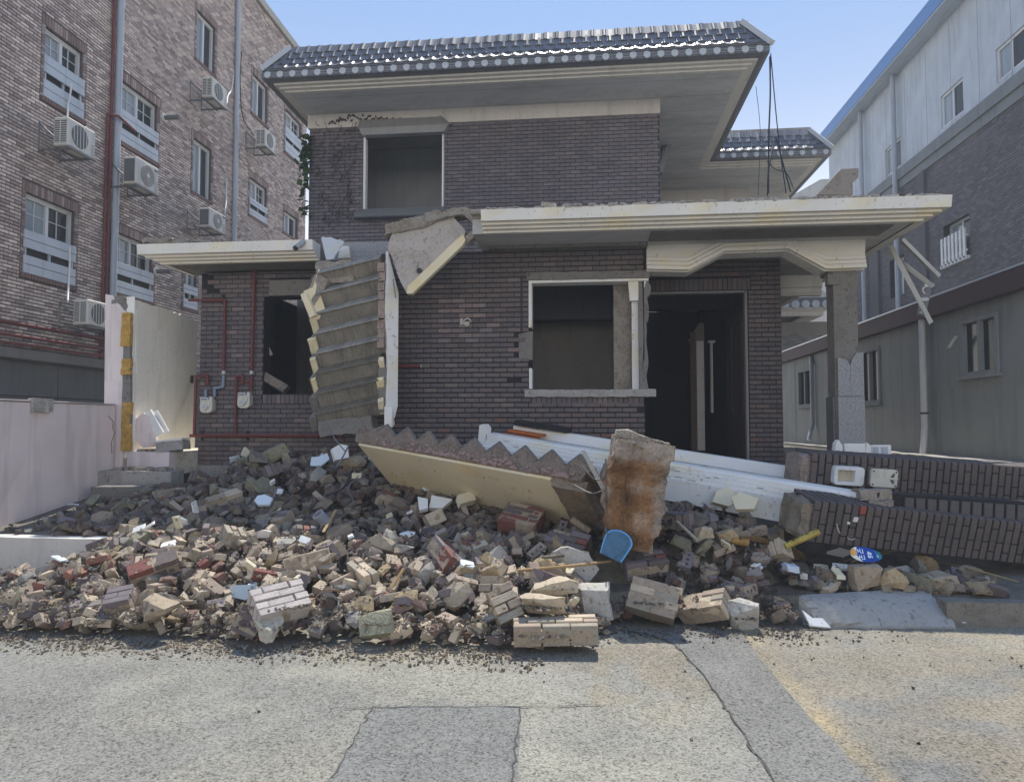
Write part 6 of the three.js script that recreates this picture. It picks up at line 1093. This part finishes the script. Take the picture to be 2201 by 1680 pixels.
  pl('white ring of plaster with a slit on the rear heap', 567, 1078, [[-0.1, 0.0], [-0.05, -0.07], [0.08, -0.08], [0.1, 0.02], [0.0, 0.09], [-0.08, 0.08]], plasKinds[2][1], Q(-0.9, 0.1, 0.1), 0.03);
  pl('bright white split plaster tile below the hanging stair', 688, 990, [[-0.13, -0.06], [0.0, -0.1], [0.12, -0.02], [0.1, 0.08], [-0.02, 0.05], [-0.1, 0.06]], plasKinds[2][1], Q(-0.6, 0.2, 0.2), 0.03, 0.08);
  pl('white plaster pieces beside the address plate', 1803, 1190, [[-0.12, 0], [0.02, -0.06], [0.13, 0.0], [0.03, 0.06]], plasKinds[0][1], Q(-1.1, 0.1, 0), 0.03);
  pl('white paper thin shard on the road edge before the ramp', 1748, 1338, [[-0.06, 0.1], [-0.04, -0.03], [0.12, -0.05], [0.08, 0.03], [0.0, 0.03]], plasKinds[0][1], Q(-0.7, 0.2, 0), 0.02, 0.04);
  pl('pale blue plaster shard in the sunlit heap', 524, 1274, [[-0.1, 0.06], [0.1, 0.06], [0.11, 0.0], [0.03, -0.06], [-0.08, -0.03]], mat([0.5, 0.58, 0.6], { map: T.cornice }), Q(-0.4, 0.1, 0.05), 0.03, 0.08);
  pl('torn white foam lump tied with wire beside the stair foot', 725, 935, [[-0.1, -0.06], [0.06, -0.08], [0.12, 0.02], [0.02, 0.08], [-0.09, 0.05]], plasKinds[0][1], Q(-0.2, 0.3, 0.1), 0.1, 0.16);
  pl('crumpled pale grey lump below the torn foam lump', 730, 975, [[-0.1, -0.08], [0.07, -0.1], [0.11, 0.05], [0.02, 0.1], [-0.1, 0.07]], plasKinds[0][1], Q(-0.3, 0.5, 0.3), 0.1, 0.14);
}
// clusters of two or three bonded bricks
const clusterWords = ['small', 'sturdy', 'ragged'];
for (let i = 0; i < 34; i++) {
  const [x, z] = spot(0.5), rows = 2 + Math.floor(rr() * 2), per = 1 + Math.floor(rr() * 1.6), kk = rr() < 0.5 ? darkB : tanB, t = masonry('', V(x, 0, z), rows, per, Q(0, 0, 0), kk, { d: 0.1 + 0.08 * rr() });
  spin(t, 0.5); settle(t, [per * 0.1, 0.06, rows * 0.034], x, z, 0.2);
  const w = `${kk === darkB ? 'dark' : 'dusty tan'} brick lump of ${rows === 2 ? 'two' : 'three'} courses`; tag(t, w, 'masonry chunk'); loose.push([t, w, tiltWord(t), 'masonry lumps']);
}
// loose bricks, concrete chunks, plaster fragments
const order = [];
for (let i = 0; i < 280; i++) order.push(['c', 0.1 + 0.18 * rr() ** 1.5]);
for (let i = 0; i < 292; i++) order.push(['b', 0.15]);
for (let i = 0; i < 70; i++) order.push(['p', 0.06 + 0.09 * rr()]);
order.sort((a, b) => b[1] * (0.5 + rr()) - a[1] * (0.5 + rr()));
for (const [k, s] of order) {
  const [x, z] = spot(k === 'p' ? 0.1 : 0.42), sunny = z > -6.7 && x < 0.1;  // sunlit pieces draw paler, dustier colours; shaded ones draw darker colours
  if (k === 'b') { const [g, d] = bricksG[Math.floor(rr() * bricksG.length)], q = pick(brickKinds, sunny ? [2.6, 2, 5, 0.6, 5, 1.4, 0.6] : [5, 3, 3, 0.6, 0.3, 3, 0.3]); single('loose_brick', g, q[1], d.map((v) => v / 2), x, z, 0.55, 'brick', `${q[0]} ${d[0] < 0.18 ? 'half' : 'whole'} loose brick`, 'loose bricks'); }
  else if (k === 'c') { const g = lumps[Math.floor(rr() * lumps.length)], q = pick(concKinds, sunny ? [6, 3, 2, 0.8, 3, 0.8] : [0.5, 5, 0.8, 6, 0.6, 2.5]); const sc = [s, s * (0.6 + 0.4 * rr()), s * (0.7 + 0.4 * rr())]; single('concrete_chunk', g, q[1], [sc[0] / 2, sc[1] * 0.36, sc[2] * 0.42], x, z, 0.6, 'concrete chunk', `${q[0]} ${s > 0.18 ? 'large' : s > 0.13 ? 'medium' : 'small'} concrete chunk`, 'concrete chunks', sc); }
  else { const q = pick(plasKinds, [4, 3, 2.5]), g = frags[Math.floor(rr() * frags.length)], sc = [s * 1.1, 0.03 + 0.02 * rr(), s * (0.7 + 0.4 * rr())]; single('plaster_piece', g, q[1], [sc[0] / 2, sc[1] * 0.3, sc[2] * 0.4], x, z, 0.5, 'plaster piece', `${q[0]} plaster fragment`, 'plaster fragments', sc); }
}
// what sets each loose piece apart: its look, how it lies, its nearest unlike neighbour and the part of the heap
{
  const short = (w) => w.replace(' loose', '').replace(' concrete', '').replace(/ of (two|three) courses/, '').replace(' plaster', '').replace(/(large|medium|small|whole|half) /, '');
  const seen = new Set(), words = (l) => l.split(/\s+/).length;
  for (const L of loose) {
    const p = L[0].position, near = [];
    for (const K of loose) if (K !== L && K[1] !== L[1]) near.push([K[0].position.distanceToSquared(p), short(K[1])]);
    near.sort((a, b) => a[0] - b[0]);
    const n = [...new Set(near.slice(0, 14).map((q) => q[1]))].filter((q) => q !== short(L[1])), z = zone(p.x, p.z), w = L[1].replace(' loose', '').replace(' concrete', '').replace(' plaster', ''), tries = [];
    for (let i = 0; i < n.length; i++) tries.push(`${L[1]} ${L[2]} beside ${n[i]}, ${z}`, `${w} ${L[2]} beside ${n[i]}, ${z}`);
    for (let i = 0; i < n.length; i++) for (let j = i + 1; j < n.length; j++) tries.push(`${w} by ${n[i]} and ${n[j]}, ${z}`);
    for (let i = 0; i < n.length; i++) for (let j = i + 1; j < n.length; j++) tries.push(`${w} ${L[2]} between ${n[i]} and ${n[j]}`);
    const fit = tries.filter((t) => words(t) <= 16), lab = fit.find((t) => !seen.has(t)) ?? fit[0] ?? `${w}, ${z}`;
    seen.add(lab); L[0].userData.label = lab; L[0].userData.group = L[3];
  }
}
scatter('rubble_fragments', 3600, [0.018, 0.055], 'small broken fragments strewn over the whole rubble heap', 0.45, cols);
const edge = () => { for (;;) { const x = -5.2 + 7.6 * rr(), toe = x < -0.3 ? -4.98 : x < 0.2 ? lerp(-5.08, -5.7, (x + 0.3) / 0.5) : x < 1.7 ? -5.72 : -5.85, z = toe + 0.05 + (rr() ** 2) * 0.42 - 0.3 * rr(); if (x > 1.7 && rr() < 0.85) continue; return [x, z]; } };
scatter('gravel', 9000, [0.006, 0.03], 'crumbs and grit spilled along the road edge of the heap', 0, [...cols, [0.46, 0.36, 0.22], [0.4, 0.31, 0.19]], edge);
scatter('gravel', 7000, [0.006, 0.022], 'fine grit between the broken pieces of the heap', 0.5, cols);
scatter('gravel', 200, [0.006, 0.022], 'scattered crumbs lying loose on the asphalt', 0, [[0.3, 0.27, 0.22], [0.5, 0.48, 0.44], [0.08, 0.07, 0.06]], () => [-4.5 + 7.5 * rr(), -5.5 + 2.2 * rr() * rr() + 0.3 * rr()]);
// ---------------------------------------------------------------- small things among the ruin
{
  const chair = thing('chair_back', 'bright blue plastic chair back stuck in the rubble at the column stump', 'chair part', Zp(1326, 1172, -6.08));
  const s = new THREE.Shape(); s.moveTo(-0.13, -0.14); s.lineTo(0.11, -0.14); s.lineTo(0.15, 0.06); s.quadraticCurveTo(0.12, 0.15, 0.0, 0.15); s.quadraticCurveTo(-0.12, 0.15, -0.15, 0.05); s.closePath();
  obj('panel', [plain(new THREE.ExtrudeGeometry(s, { depth: 0.015, bevelEnabled: true, bevelSize: 0.006, bevelThickness: 0.006, bevelSegments: 2, curveSegments: 12 }))], M.bluePlastic, chair);
  const rimP = []; for (let i = 0; i <= 10; i++) { const a = Math.PI * (1.0 - i / 10); rimP.push(V(0.145 * Math.cos(a), 0.05 + 0.1 * Math.sin(a), 0.014)); }
  obj('rim', [tube([V(-0.125, -0.14, 0.012), ...rimP, V(0.112, -0.14, 0.012)], 0.011, 6)], mat([0.1, 0.36, 0.66], { roughness: 0.4 }), chair);
  obj('rib', [bar(V(0.07, -0.13, 0.02), V(0.1, 0.08, 0.02), 0.012, 0.012), bar(V(-0.18, 0.12, 0), V(-0.1, 0.03, 0), 0.05, 0.012)], M.bluePlastic, chair);
  chair.rotation.set(-0.35, -0.3, -0.45); chair.scale.setScalar(0.82);
}
{
  const a = onHeap(1112, 1226, 0.03), b = onHeap(1215, 1217, 0.09), c = onHeap(1312, 1206, 0.1);
  tag(obj('wooden_stick', [tube([a, b, c], 0.012, 7)], M.wood), 'long thin wooden stick lying before the blue chair back', 'stick');
  const d = onHeap(695, 1143, 0.02), e = onHeap(722, 1100, 0.08); e.y += 0.02;
  tag(obj('wooden_stick', [bar(d, e, 0.025, 0.012)], M.wood), 'short flat wooden lath poking out of the middle heap', 'stick');
  const f = Zp(1688, 1174, -6.42), g = Zp(1760, 1142, -6.46);
  const pole = thing('pole', 'yellow painted pole with dark flecks lying below the low gate pillar', 'pole', V(0, 0, 0)); obj('shaft', [rod(f, g, 0.028, 12, 0.03)], M.yellow, pole);
  const fl = [], r = rng(5); for (let i = 0; i < 22; i++) { const p = f.clone().lerp(g, r()), t = r() * 6; fl.push(lump(0.02, 0.006, 0.012, 600 + i, 3).rotateY(t).translate(p.x + 0.01 * (r() - 0.5), p.y + 0.027, p.z + 0.02 * (r() - 0.2))); } obj('fleck', fl, M.black, pole);
  const w1 = onHeap(1228, 1115, 0.1), w2 = onHeap(1268, 1142, 0.06); tag(obj('wooden_post', [rod(w1, w2, 0.035, 9, 0.032)], mat([0.36, 0.29, 0.2], { map: T.wood })), 'round pale wooden post end beside the column stump', 'post');
}
{
  const p = onHeap(1590, 1160, 0.05), q = onHeap(1725, 1200, 0.03), t = thing('straw_broom', 'worn brown straw broom crushed under bricks behind the pole', 'broom', p), r = rng(44), br = [];
  const d = q.clone().sub(p);
  for (let i = 0; i < 160; i++) { const k = r(), a = V(0.02 * (r() - 0.5), 0.03 * r(), 0.04 * (r() - 0.5)), b = d.clone().multiplyScalar(0.6 + 0.4 * r()).add(V(0.1 * (r() - 0.5), 0.06 * r() - 0.02, 0.16 * (r() - 0.5))); const m = a.clone().lerp(b, 0.5).add(V(0, 0.05, 0)); br.push(tube([a, m, b], 0.004, 3)); }
  obj('bristles', br, M.straw, t); obj('binding', [rod(V(-0.08, 0.0, 0), d.clone().multiplyScalar(0.12), 0.035, 10, 0.045)], mat([0.36, 0.22, 0.07], { map: T.wood }), t);
}
{
  // oval house number plate, its writing turned on end
  const p = onHeap(1860, 1192, 0.03), t = thing('address_plate', 'blue oval house number plate with white figures lying on the ground', 'address plate', Zp(1860, 1192, -6.4));
  const out = [], N = 36; for (let i = 0; i < N; i++) { const a = i / N * Math.PI * 2, c = Math.cos(a), s = Math.sin(a); out.push([0.135 * c * (c > 0 ? 1.06 : 0.98), 0.075 * s * (1 - 0.12 * c)]); }
  const cv = document.createElement('canvas'); cv.width = 512; cv.height = 288; const g = cv.getContext('2d');
  g.fillStyle = '#0b3f95'; g.fillRect(0, 0, 512, 288); g.fillStyle = '#12707e'; g.beginPath(); g.moveTo(512, 60); g.lineTo(400, 60); g.lineTo(450, 240); g.lineTo(512, 240); g.fill();
  g.fillStyle = '#e9e4d4'; g.beginPath(); g.moveTo(0, 0); g.lineTo(150, 0); g.lineTo(128, 90); g.lineTo(110, 170); g.lineTo(200, 288); g.lineTo(0, 288); g.fill();
  g.fillStyle = '#dd9a2c'; g.beginPath(); g.ellipse(66, 120, 58, 62, 0, 0, 7); g.fill(); g.fillStyle = '#d9a96a'; g.beginPath(); g.ellipse(96, 122, 34, 52, 0, 0, 7); g.fill();
  g.save(); g.translate(318, 144); g.rotate(Math.PI / 2); g.fillStyle = '#e8eef6'; g.font = 'bold 104px sans-serif'; g.textAlign = 'center'; g.textBaseline = 'middle'; g.fillText('46', 0, 0); g.restore();
  g.save(); g.translate(190, 144); g.rotate(Math.PI / 2); g.strokeStyle = '#e8eef6'; g.lineWidth = 12; for (const x of [-52, 52]) { g.beginPath(); g.moveTo(x - 38, -34); g.lineTo(x + 36, -34); g.moveTo(x + 30, -34); g.lineTo(x + 30, -4); g.moveTo(x - 38, 6); g.lineTo(x + 38, 6); g.moveTo(x, 6); g.lineTo(x, 40); g.moveTo(x - 26, 42); g.lineTo(x + 26, 42); g.stroke(); } g.restore();
  g.save(); g.translate(436, 156); g.rotate(Math.PI / 2); g.fillStyle = '#dfeaea'; g.font = 'italic bold 40px serif'; g.textAlign = 'center'; g.fillText('lle', 0, 12); g.restore();
  const ct = new THREE.CanvasTexture(cv); ct.colorSpace = THREE.SRGBColorSpace;
  const pg = slab(out, 0.004), fg = new THREE.ShapeGeometry(new THREE.Shape(out.map((q) => new THREE.Vector2(q[0] * 0.985, q[1] * 0.985)))); const pp = fg.attributes.position, uv = fg.attributes.uv; for (let i = 0; i < pp.count; i++) uv.setXY(i, (pp.getX(i) + 0.14) / 0.284, (pp.getY(i) + 0.085) / 0.17); fg.translate(0, 0, 0.0062);
  obj('plate', [pg], mat([0.03, 0.1, 0.32], { roughness: 0.4 }), t); const face = new THREE.Mesh(fg.toNonIndexed(), new THREE.MeshStandardMaterial({ map: ct, roughness: 0.45 })); face.name = 'print'; face.castShadow = face.receiveShadow = true; t.add(face);
  t.rotation.set(-0.7, 0.1, -0.02);
}
{
  const S = (label, l, r, m, cat) => tag(obj(cat === 'rod' ? 'bent_rod' : 'wooden_lath', [cat === 'rod' ? tube(l.map(([u, v, h]) => onHeap(u, v, h)), r, 6) : bar(onHeap(...l[0]), onHeap(...l[1]), r * 2, r)], m), label, cat);
  S('grey weathered lath sticking up among the sunlit bricks below the hanging stair', [[842, 1262, 0.05], [868, 1222, 0.16]], 0.014, M.wood, 'stick');
  S('dark wooden lath lying across bricks behind the sunlit ridge', [[1168, 1198, 0.06], [1228, 1192, 0.08]], 0.02, mat([0.15, 0.12, 0.1], { map: T.wood }), 'stick');
  S('pale split lath beside the column stump', [[1455, 1120, 0.08], [1500, 1162, 0.05]], 0.014, mat([0.45, 0.4, 0.3], { map: T.wood }), 'stick');
  S('thin bent reinforcing rod rising from the heap below the fallen stair', [[760, 1075, 0.02], [748, 1050, 0.12], [770, 1022, 0.2]], 0.007, M.steel, 'rod');
  S('rusty bent reinforcing rod beside the sunlit pale brick slab', [[672, 1290, 0.04], [700, 1268, 0.14], [742, 1272, 0.08]], 0.006, mat([0.16, 0.08, 0.05]), 'rod');
}
{
  // pipe ends, hose, wires
  const a = onHeap(693, 1115, 0.06); const t = obj('pipe_end', [plain(new THREE.CylinderGeometry(0.06, 0.06, 0.16, 18, 1, true)), plain(new THREE.CylinderGeometry(0.052, 0.052, 0.16, 18, 1, true)), plain(new THREE.RingGeometry(0.052, 0.06, 18).rotateX(-Math.PI / 2).translate(0, 0.08, 0))], mat([0.3, 0.32, 0.36], { roughness: 0.6, side: THREE.DoubleSide })); t.position.copy(a); t.rotation.set(0.5, 0.3, 0.5); tag(t, 'stub of grey plastic pipe beside the wooden lath', 'pipe');
  const b = onHeap(705, 1300, 0.07); const h = obj('pipe_half', [plain(new THREE.CylinderGeometry(0.08, 0.08, 0.17, 14, 1, true, 0, Math.PI)), plain(new THREE.CylinderGeometry(0.074, 0.074, 0.17, 14, 1, true, 0, Math.PI))], mat([0.66, 0.68, 0.7], { roughness: 0.5, side: THREE.DoubleSide })); h.position.copy(b); h.rotation.set(1.3, 0.6, -0.3); tag(h, 'split half of white plastic pipe in the sunlit heap', 'pipe');
  tag(obj('hose', [tube([onHeap(700, 1065, 0.03), onHeap(735, 1050, 0.08), onHeap(757, 1010, 0.1)], 0.014, 6)], M.black), 'black rubber hose curling out below the hanging stair', 'hose');
  const w = [[[1815, 1205], [1900, 1186], [2010, 1183], [2200, 1186]], [[1830, 1207], [1890, 1193], [1960, 1180], [2200, 1205]], [[1930, 1190], [2020, 1208], [2088, 1222], [2200, 1250]]];
  const wt = thing('loose_wire', 'tan and yellow wires trailing from the address plate along the gate pillar', 'wire', V(0, 0, 0)); for (const l of w) obj('strand', [tube(l.map(([u, v]) => onHeap(Math.min(u, 2190), v, 0.02)), 0.005, 5)], mat([0.36, 0.26, 0.1], { roughness: 0.7 }), wt);
  const wires = [[[1240, 985], [1250, 1012], [1300, 1040]]];
  const l = onHeap(2048, 1332, 0.01); const pl = obj('plastic_strip', [cbox(0.03, 0.008, 0.2, 0.003)], M.frameW); pl.position.copy(Yp(2046, 1330, 0.04)); pl.rotation.set(0.1, 0.75, 0); tag(pl, 'white plastic strip at the lower corner of the ramp', 'strip');
  const g1 = onHeap(1700, 1222, 0.06); const bag = obj('crumpled_sheet', [roughen(dicedBox(0.1, 0.05, 0.16, 30), 0.03, 16, 3)], mat([0.5, 0.58, 0.68], { roughness: 0.5 })); bag.position.copy(g1); tag(bag, 'crumpled pale blue plastic sheet before the straw broom', 'plastic sheet');
}
{
  // white insulation boards and panel behind the upper pillar
  const z = -8.0, mk = (label, u0, u1, v0, v1, d, m = M.white) => { const a = Zp(u0, v1, z), b = Zp(u1, v0, z), t = thing('insulation_board', label, 'board', V((a.x + b.x) / 2, a.y - 0.1, z)); obj('board_body', [cbox(b.x - a.x, b.y - a.y + 0.1, d, 0.006, 0, (b.y - a.y + 0.1) / 2, 0)], m, t); return [t, b.x - a.x, b.y - a.y + 0.1]; };
  const [t] = mk('wide white foam board standing before the granite pillar foot', 1813, 1858, 953, 976, 0.08);
  obj('board_end', [place(slab([[0, 0], [0.1, 0], [0.1, 0.17], [0.06, 0.24], [0.03, 0.2]], 0.1), V(-0.24, 0.02, -0.03), V(1, 0, 0), V(0, 1, 0), V(0, 0, 1))], M.white, t);
  const [q, w, h] = mk('white framed panel with grey squares beside the foam board', 1872, 1914, 956, 978, 0.05);
  obj('square', [[-0.06, 0.06], [0.03, 0.07]].map(([x, s]) => span(x - s / 2, x + s / 2, h - 0.11, h - 0.02, 0.026, 0.03)), M.pvc, q);
  obj('board_end', [place(slab([[0, 0], [0.08, 0], [0.08, 0.2], [0.04, 0.24]], 0.06), V(-w / 2 - 0.09, 0.0, -0.02), V(1, 0, 0), V(0, 1, 0), V(0, 0, 1))], M.white, q);
}
{
  // gas pipes and meters on the left wing
  const zw = zL + 0.05, P = (u, v, dz = 0) => Zp(u, v, zw + dz), t = thing('gas_pipes', 'dark red gas pipes running over the brick wing', 'pipes');
  const line = (l, r, m = M.redPipe, n = 'pipe') => obj(n, [pipe(l.map(([u, v]) => P(u, v)), r)], m, t);
  line([[408, 936], [560, 936], [735, 937]], 0.026);
  line([[417, 935], [421, 808], [445, 807], [446, 826]], 0.022);
  line([[405, 645], [483, 645], [480.5, 797]], 0.02);
  line([[480.5, 806], [479, 831], [461.5, 834], [461, 852]], 0.022, M.bluePipe);
  line([[442, 838], [442, 853]], 0.022, M.bluePipe);
  line([[547.5, 572], [540.5, 797]], 0.02); line([[540.5, 805], [540, 840]], 0.022); line([[525, 819], [540, 820]], 0.018);
  line([[506, 935], [507.6, 809], [521.4, 808], [521, 826]], 0.02);
  line([[395, 571], [548, 573]], 0.022);
  for (const [u, v] of [[480.5, 800], [540.5, 800]]) obj('coupling', [rod(P(u, v - 3), P(u, v - 0.6), 0.027, 12), rod(P(u, v + 0.8), P(u, v + 3.4), 0.028, 12)], M.whitePaint, t);
  for (const [u, v] of [[432, 930], [532, 930], [478, 637]]) obj('clip', [bar(P(u, v - 4, -0.02), P(u, v + 16, -0.02), 0.025, 0.05)], M.black, t);
  const st = thing('pipe_stub', 'short cut end of red pipe sticking out beside the hanging stair', 'pipe', V(0, 0, 0)); obj('stub', [rod(Zp(846, 787, zR + 0.04), Zp(906, 787, zR + 0.04), 0.028, 12)], M.redPipe, st); obj('cut_edge', [rod(Zp(904.5, 787, zR + 0.04), Zp(907, 787, zR + 0.04), 0.03, 12)], M.steelPale, st);
  const meter = (label, u, v) => {
    const m = thing('gas_meter', label, 'gas meter', Zp(u, v, zL + 0.02), 'gas meters on the brick wing');
    const s = new THREE.Shape(); s.moveTo(-0.085, 0.06); s.lineTo(-0.09, -0.05); s.quadraticCurveTo(-0.09, -0.12, -0.02, -0.12); s.lineTo(0.02, -0.12); s.quadraticCurveTo(0.09, -0.12, 0.09, -0.05); s.lineTo(0.085, 0.06); s.closePath();
    obj('case', [plain(new THREE.ExtrudeGeometry(s, { depth: 0.09, bevelEnabled: true, bevelSize: 0.008, bevelThickness: 0.012, bevelSegments: 2, curveSegments: 8 }))], M.meter, m);
    obj('drum', [rod(V(-0.02, -0.035, 0.09), V(-0.02, -0.035, 0.125), 0.06, 24, 0.055), rod(V(0.02, 0.0, 0.09), V(0.02, 0.0, 0.112), 0.05, 20, 0.045)], M.meter, m); obj('dial', [rod(V(-0.02, -0.035, 0.125), V(-0.02, -0.035, 0.13), 0.034, 20)], mat([0.42, 0.43, 0.46], { roughness: 0.4 }), m);
    obj('counter', [span(-0.08, 0.03, 0.06, 0.1, 0.02, 0.115)], M.frameW, m); obj('counter_window', [span(-0.07, 0.02, 0.066, 0.085, 0.115, 0.118)], M.acDark, m); obj('neck', [span(0.045, 0.085, 0.06, 0.11, 0.02, 0.09)], M.meter, m);
    return m;
  };
  meter('lower cream gas meter fed by the blue grey pipe', 450, 869); meter('upper cream gas meter beside the dark window hole', 530, 859);
}
{
  const p = Zp(647, 528, -9.05), t = thing('security_camera', 'small grey security camera on the broken side canopy', 'camera', p);
  obj('camera_body', [rod(V(0.03, 0.06, -0.02), V(-0.035, -0.05, 0.09), 0.038, 14)], M.steelPale, t); obj('lens', [rod(V(-0.036, -0.052, 0.091), V(-0.045, -0.066, 0.105), 0.034, 14)], M.black, t); obj('mount', [rod(V(0.02, 0.04, -0.1), V(0.02, 0.04, -0.0), 0.015, 8)], M.steelPale, t);
  // tilted brick block in the left window
  const m = masonry('toppled row of grey header bricks lying in the dark side window', Zp(598, 830, zL - 0.12), 2, 2, Q(1.35, 0, -0.55), [['', mat([0.16, 0.145, 0.14], RB)]], { d: 0.2, core: concKinds[3][1] }); m.rotation.set(1.25, 0.0, 0); m.quaternion.premultiply(new THREE.Quaternion().setFromAxisAngle(V(0, 0, 1), -0.52));
  m.position.copy(Zp(592, 824, zL - 0.1)); m.scale.set(1.05, 1, 1);
  const strip = obj('torn_strip', [bar(Zp(577, 640, zL - 0.2), Zp(574.5, 790, zL - 0.2), 0.012, 0.012), roughen(lump(0.05, 0.14, 0.02, 4).rotateZ(0.4), 0.008, 20).translate(Zp(580, 755, zL - 0.18).x, Zp(580, 755, zL - 0.18).y, zL - 0.18)], mat([0.4, 0.37, 0.3])); tag(strip, 'torn strip of frame hanging in the dark side window', 'strip');
}
{
  // cables dropping from the upper eave corner over the rear roof
  const t = thing('hanging_cables', 'thin dark cables dropping from the eave corner to the canopy', 'cable', V(0, 0, 0));
  const C = (l, r) => obj('cable', [tube(l.map(([u, v, z]) => Zp(u, v, z)), r, 5)], M.cable, t);
  C([[1655, 122, -11.3], [1656, 200, -11.25], [1653, 285, -11.2], [1652, 415, -11.0]], 0.013);
  C([[1657, 115, -11.3], [1654, 270, -11.1], [1650, 420, -10.9]], 0.008);
  C([[1657, 118, -11.3], [1672, 280, -11.5], [1680, 345, -11.6], [1690, 415, -11.4]], 0.009);
  C([[1625, 185, -12.4], [1634, 275, -12.4], [1630, 420, -12.2]], 0.005);
  C([[1665, 300, -11.8], [1652, 370, -11.4], [1650, 420, -11.2]], 0.012); C([[1668, 295, -11.8], [1683, 350, -11.5], [1700, 412, -11.3]], 0.012); C([[1650, 345, -11.4], [1664, 362, -11.4], [1690, 372, -11.4], [1706, 405, -11.3]], 0.008);
  C([[1686, 285, -16], [1703, 300, -17], [1760, 335, -22]], 0.01);
}
{
  // chunks left on top of the canopy
  const z = -10.2, P2 = (u, v) => { const p = Zp(u, v, z); return [p.x, p.y]; };
  const o = obj('parapet_block', [place(roughen(slab([P2(1757, 418), P2(1782, 392), P2(1808, 364), P2(1846, 362), P2(1846, 381), P2(1833, 392), P2(1834, 418)], 0.35), 0.012, 8), V(0, 0, z - 0.35), V(1, 0, 0), V(0, 1, 0), V(0, 0, 1))], mat([0.25, 0.22, 0.19], { map: T.concrete, bumpMap: T.concreteB, bumpScale: 0.012 })); tag(o, 'large broken parapet block with sloping back on the porch canopy', 'concrete chunk');
  const oo = [[1176, 436, 0.24, 0.12, 'pointed pale chunk on the middle of the canopy edge'], [1374, 431, 0.2, 0.08, 'flat rounded pale chunk on the canopy edge by the upper wall corner'], [1035, 444, 0.3, 0.05, 'flat pale plate on the broken end of the canopy'], [1512, 422, 0.16, 0.06, 'pair of small curved tile bits on the canopy before the rear band'], [1612, 419, 0.12, 0.06, 'small dark stone on the canopy below the cables'], [1650, 418, 0.14, 0.07, 'pale curved bit below the hanging cables on the canopy'], [1705, 417, 0.14, 0.06, 'pale bit just before the parapet block'], [1895, 413, 0.5, 0.05, 'dark ragged sheet behind the parapet block'], [1930, 416, 0.3, 0.04, 'flat torn sheet near the outer canopy corner']];
  oo.forEach(([u, v, w, h, l], i) => { const p = Zp(u, v, -8.62); p.y = yC + 0.24 + h / 2; const k = obj('concrete_chunk', [roughen(lump(w, h * 1.3, w * 0.6, 40 + i, 8, i === 0 ? 0.6 : 0.3), 0.008, 12)], i > 6 ? M.charred : i === 4 ? M.concreteD : M.concreteRaw); k.position.copy(p); tag(k, l, 'concrete chunk'); });
  // bent steel left hanging at the outer corner
  const S = (label, l) => { const t = thing('steel_angle', label, 'steel bar', V(0, 0, 0)); const a = Xp(l[0], l[1], 4.02), b = Xp(l[2], l[3], l[4]); obj('bar', [bar(a, b, 0.05, 0.01), bar(a.clone().add(V(0.02, 0.02, 0)), b.clone().add(V(0.02, 0.02, 0)), 0.01, 0.05)], M.steelPale, t); };
  S('upper bent steel angle hanging outside the canopy corner', [1937, 517, 2017, 597, 4.5]); S('long steel angle hanging steeply below the canopy corner', [1912, 530, 1999, 697, 4.45]); S('thin steel angle crossing behind the long one', [1900, 539, 2004, 619, 4.45]);
  const p = Xp(1985, 645, 4.45), tt = thing('tile_fragment', 'broken eave tile with pale discs caught on the steel angles', 'tile', p); obj('tile_body', [roughen(slab([[-0.09, -0.2], [0.0, -0.22], [0.08, 0.12], [0.05, 0.22], [-0.02, 0.2]], 0.05), 0.008, 14)], M.tile, tt); obj('disc', [[-0.01, 0.0], [-0.03, -0.17]].map(([x, y]) => new THREE.CylinderGeometry(0.05, 0.05, 0.03, 14).rotateX(Math.PI / 2).scale(1, 0.5, 1).translate(x, y, 0.06).toNonIndexed()), M.disc, tt); obj('rim', [new THREE.TorusGeometry(0.05, 0.008, 5, 12, Math.PI).rotateZ(1.2).translate(0.02, 0.12, 0.06).toNonIndexed(), lump(0.08, 0.03, 0.03, 2).rotateZ(0.6).translate(0.03, 0.2, 0.05)], M.white, tt);
  const gl = obj('plastic_shard', [bar(Xp(2056, 722, 5.9), Xp(2040, 747, 5.88), 0.05, 0.01)], M.whitePaint); tag(gl, 'white plastic shard caught on the grey shed wall', 'shard');
}
renderer.render(scene, camera);
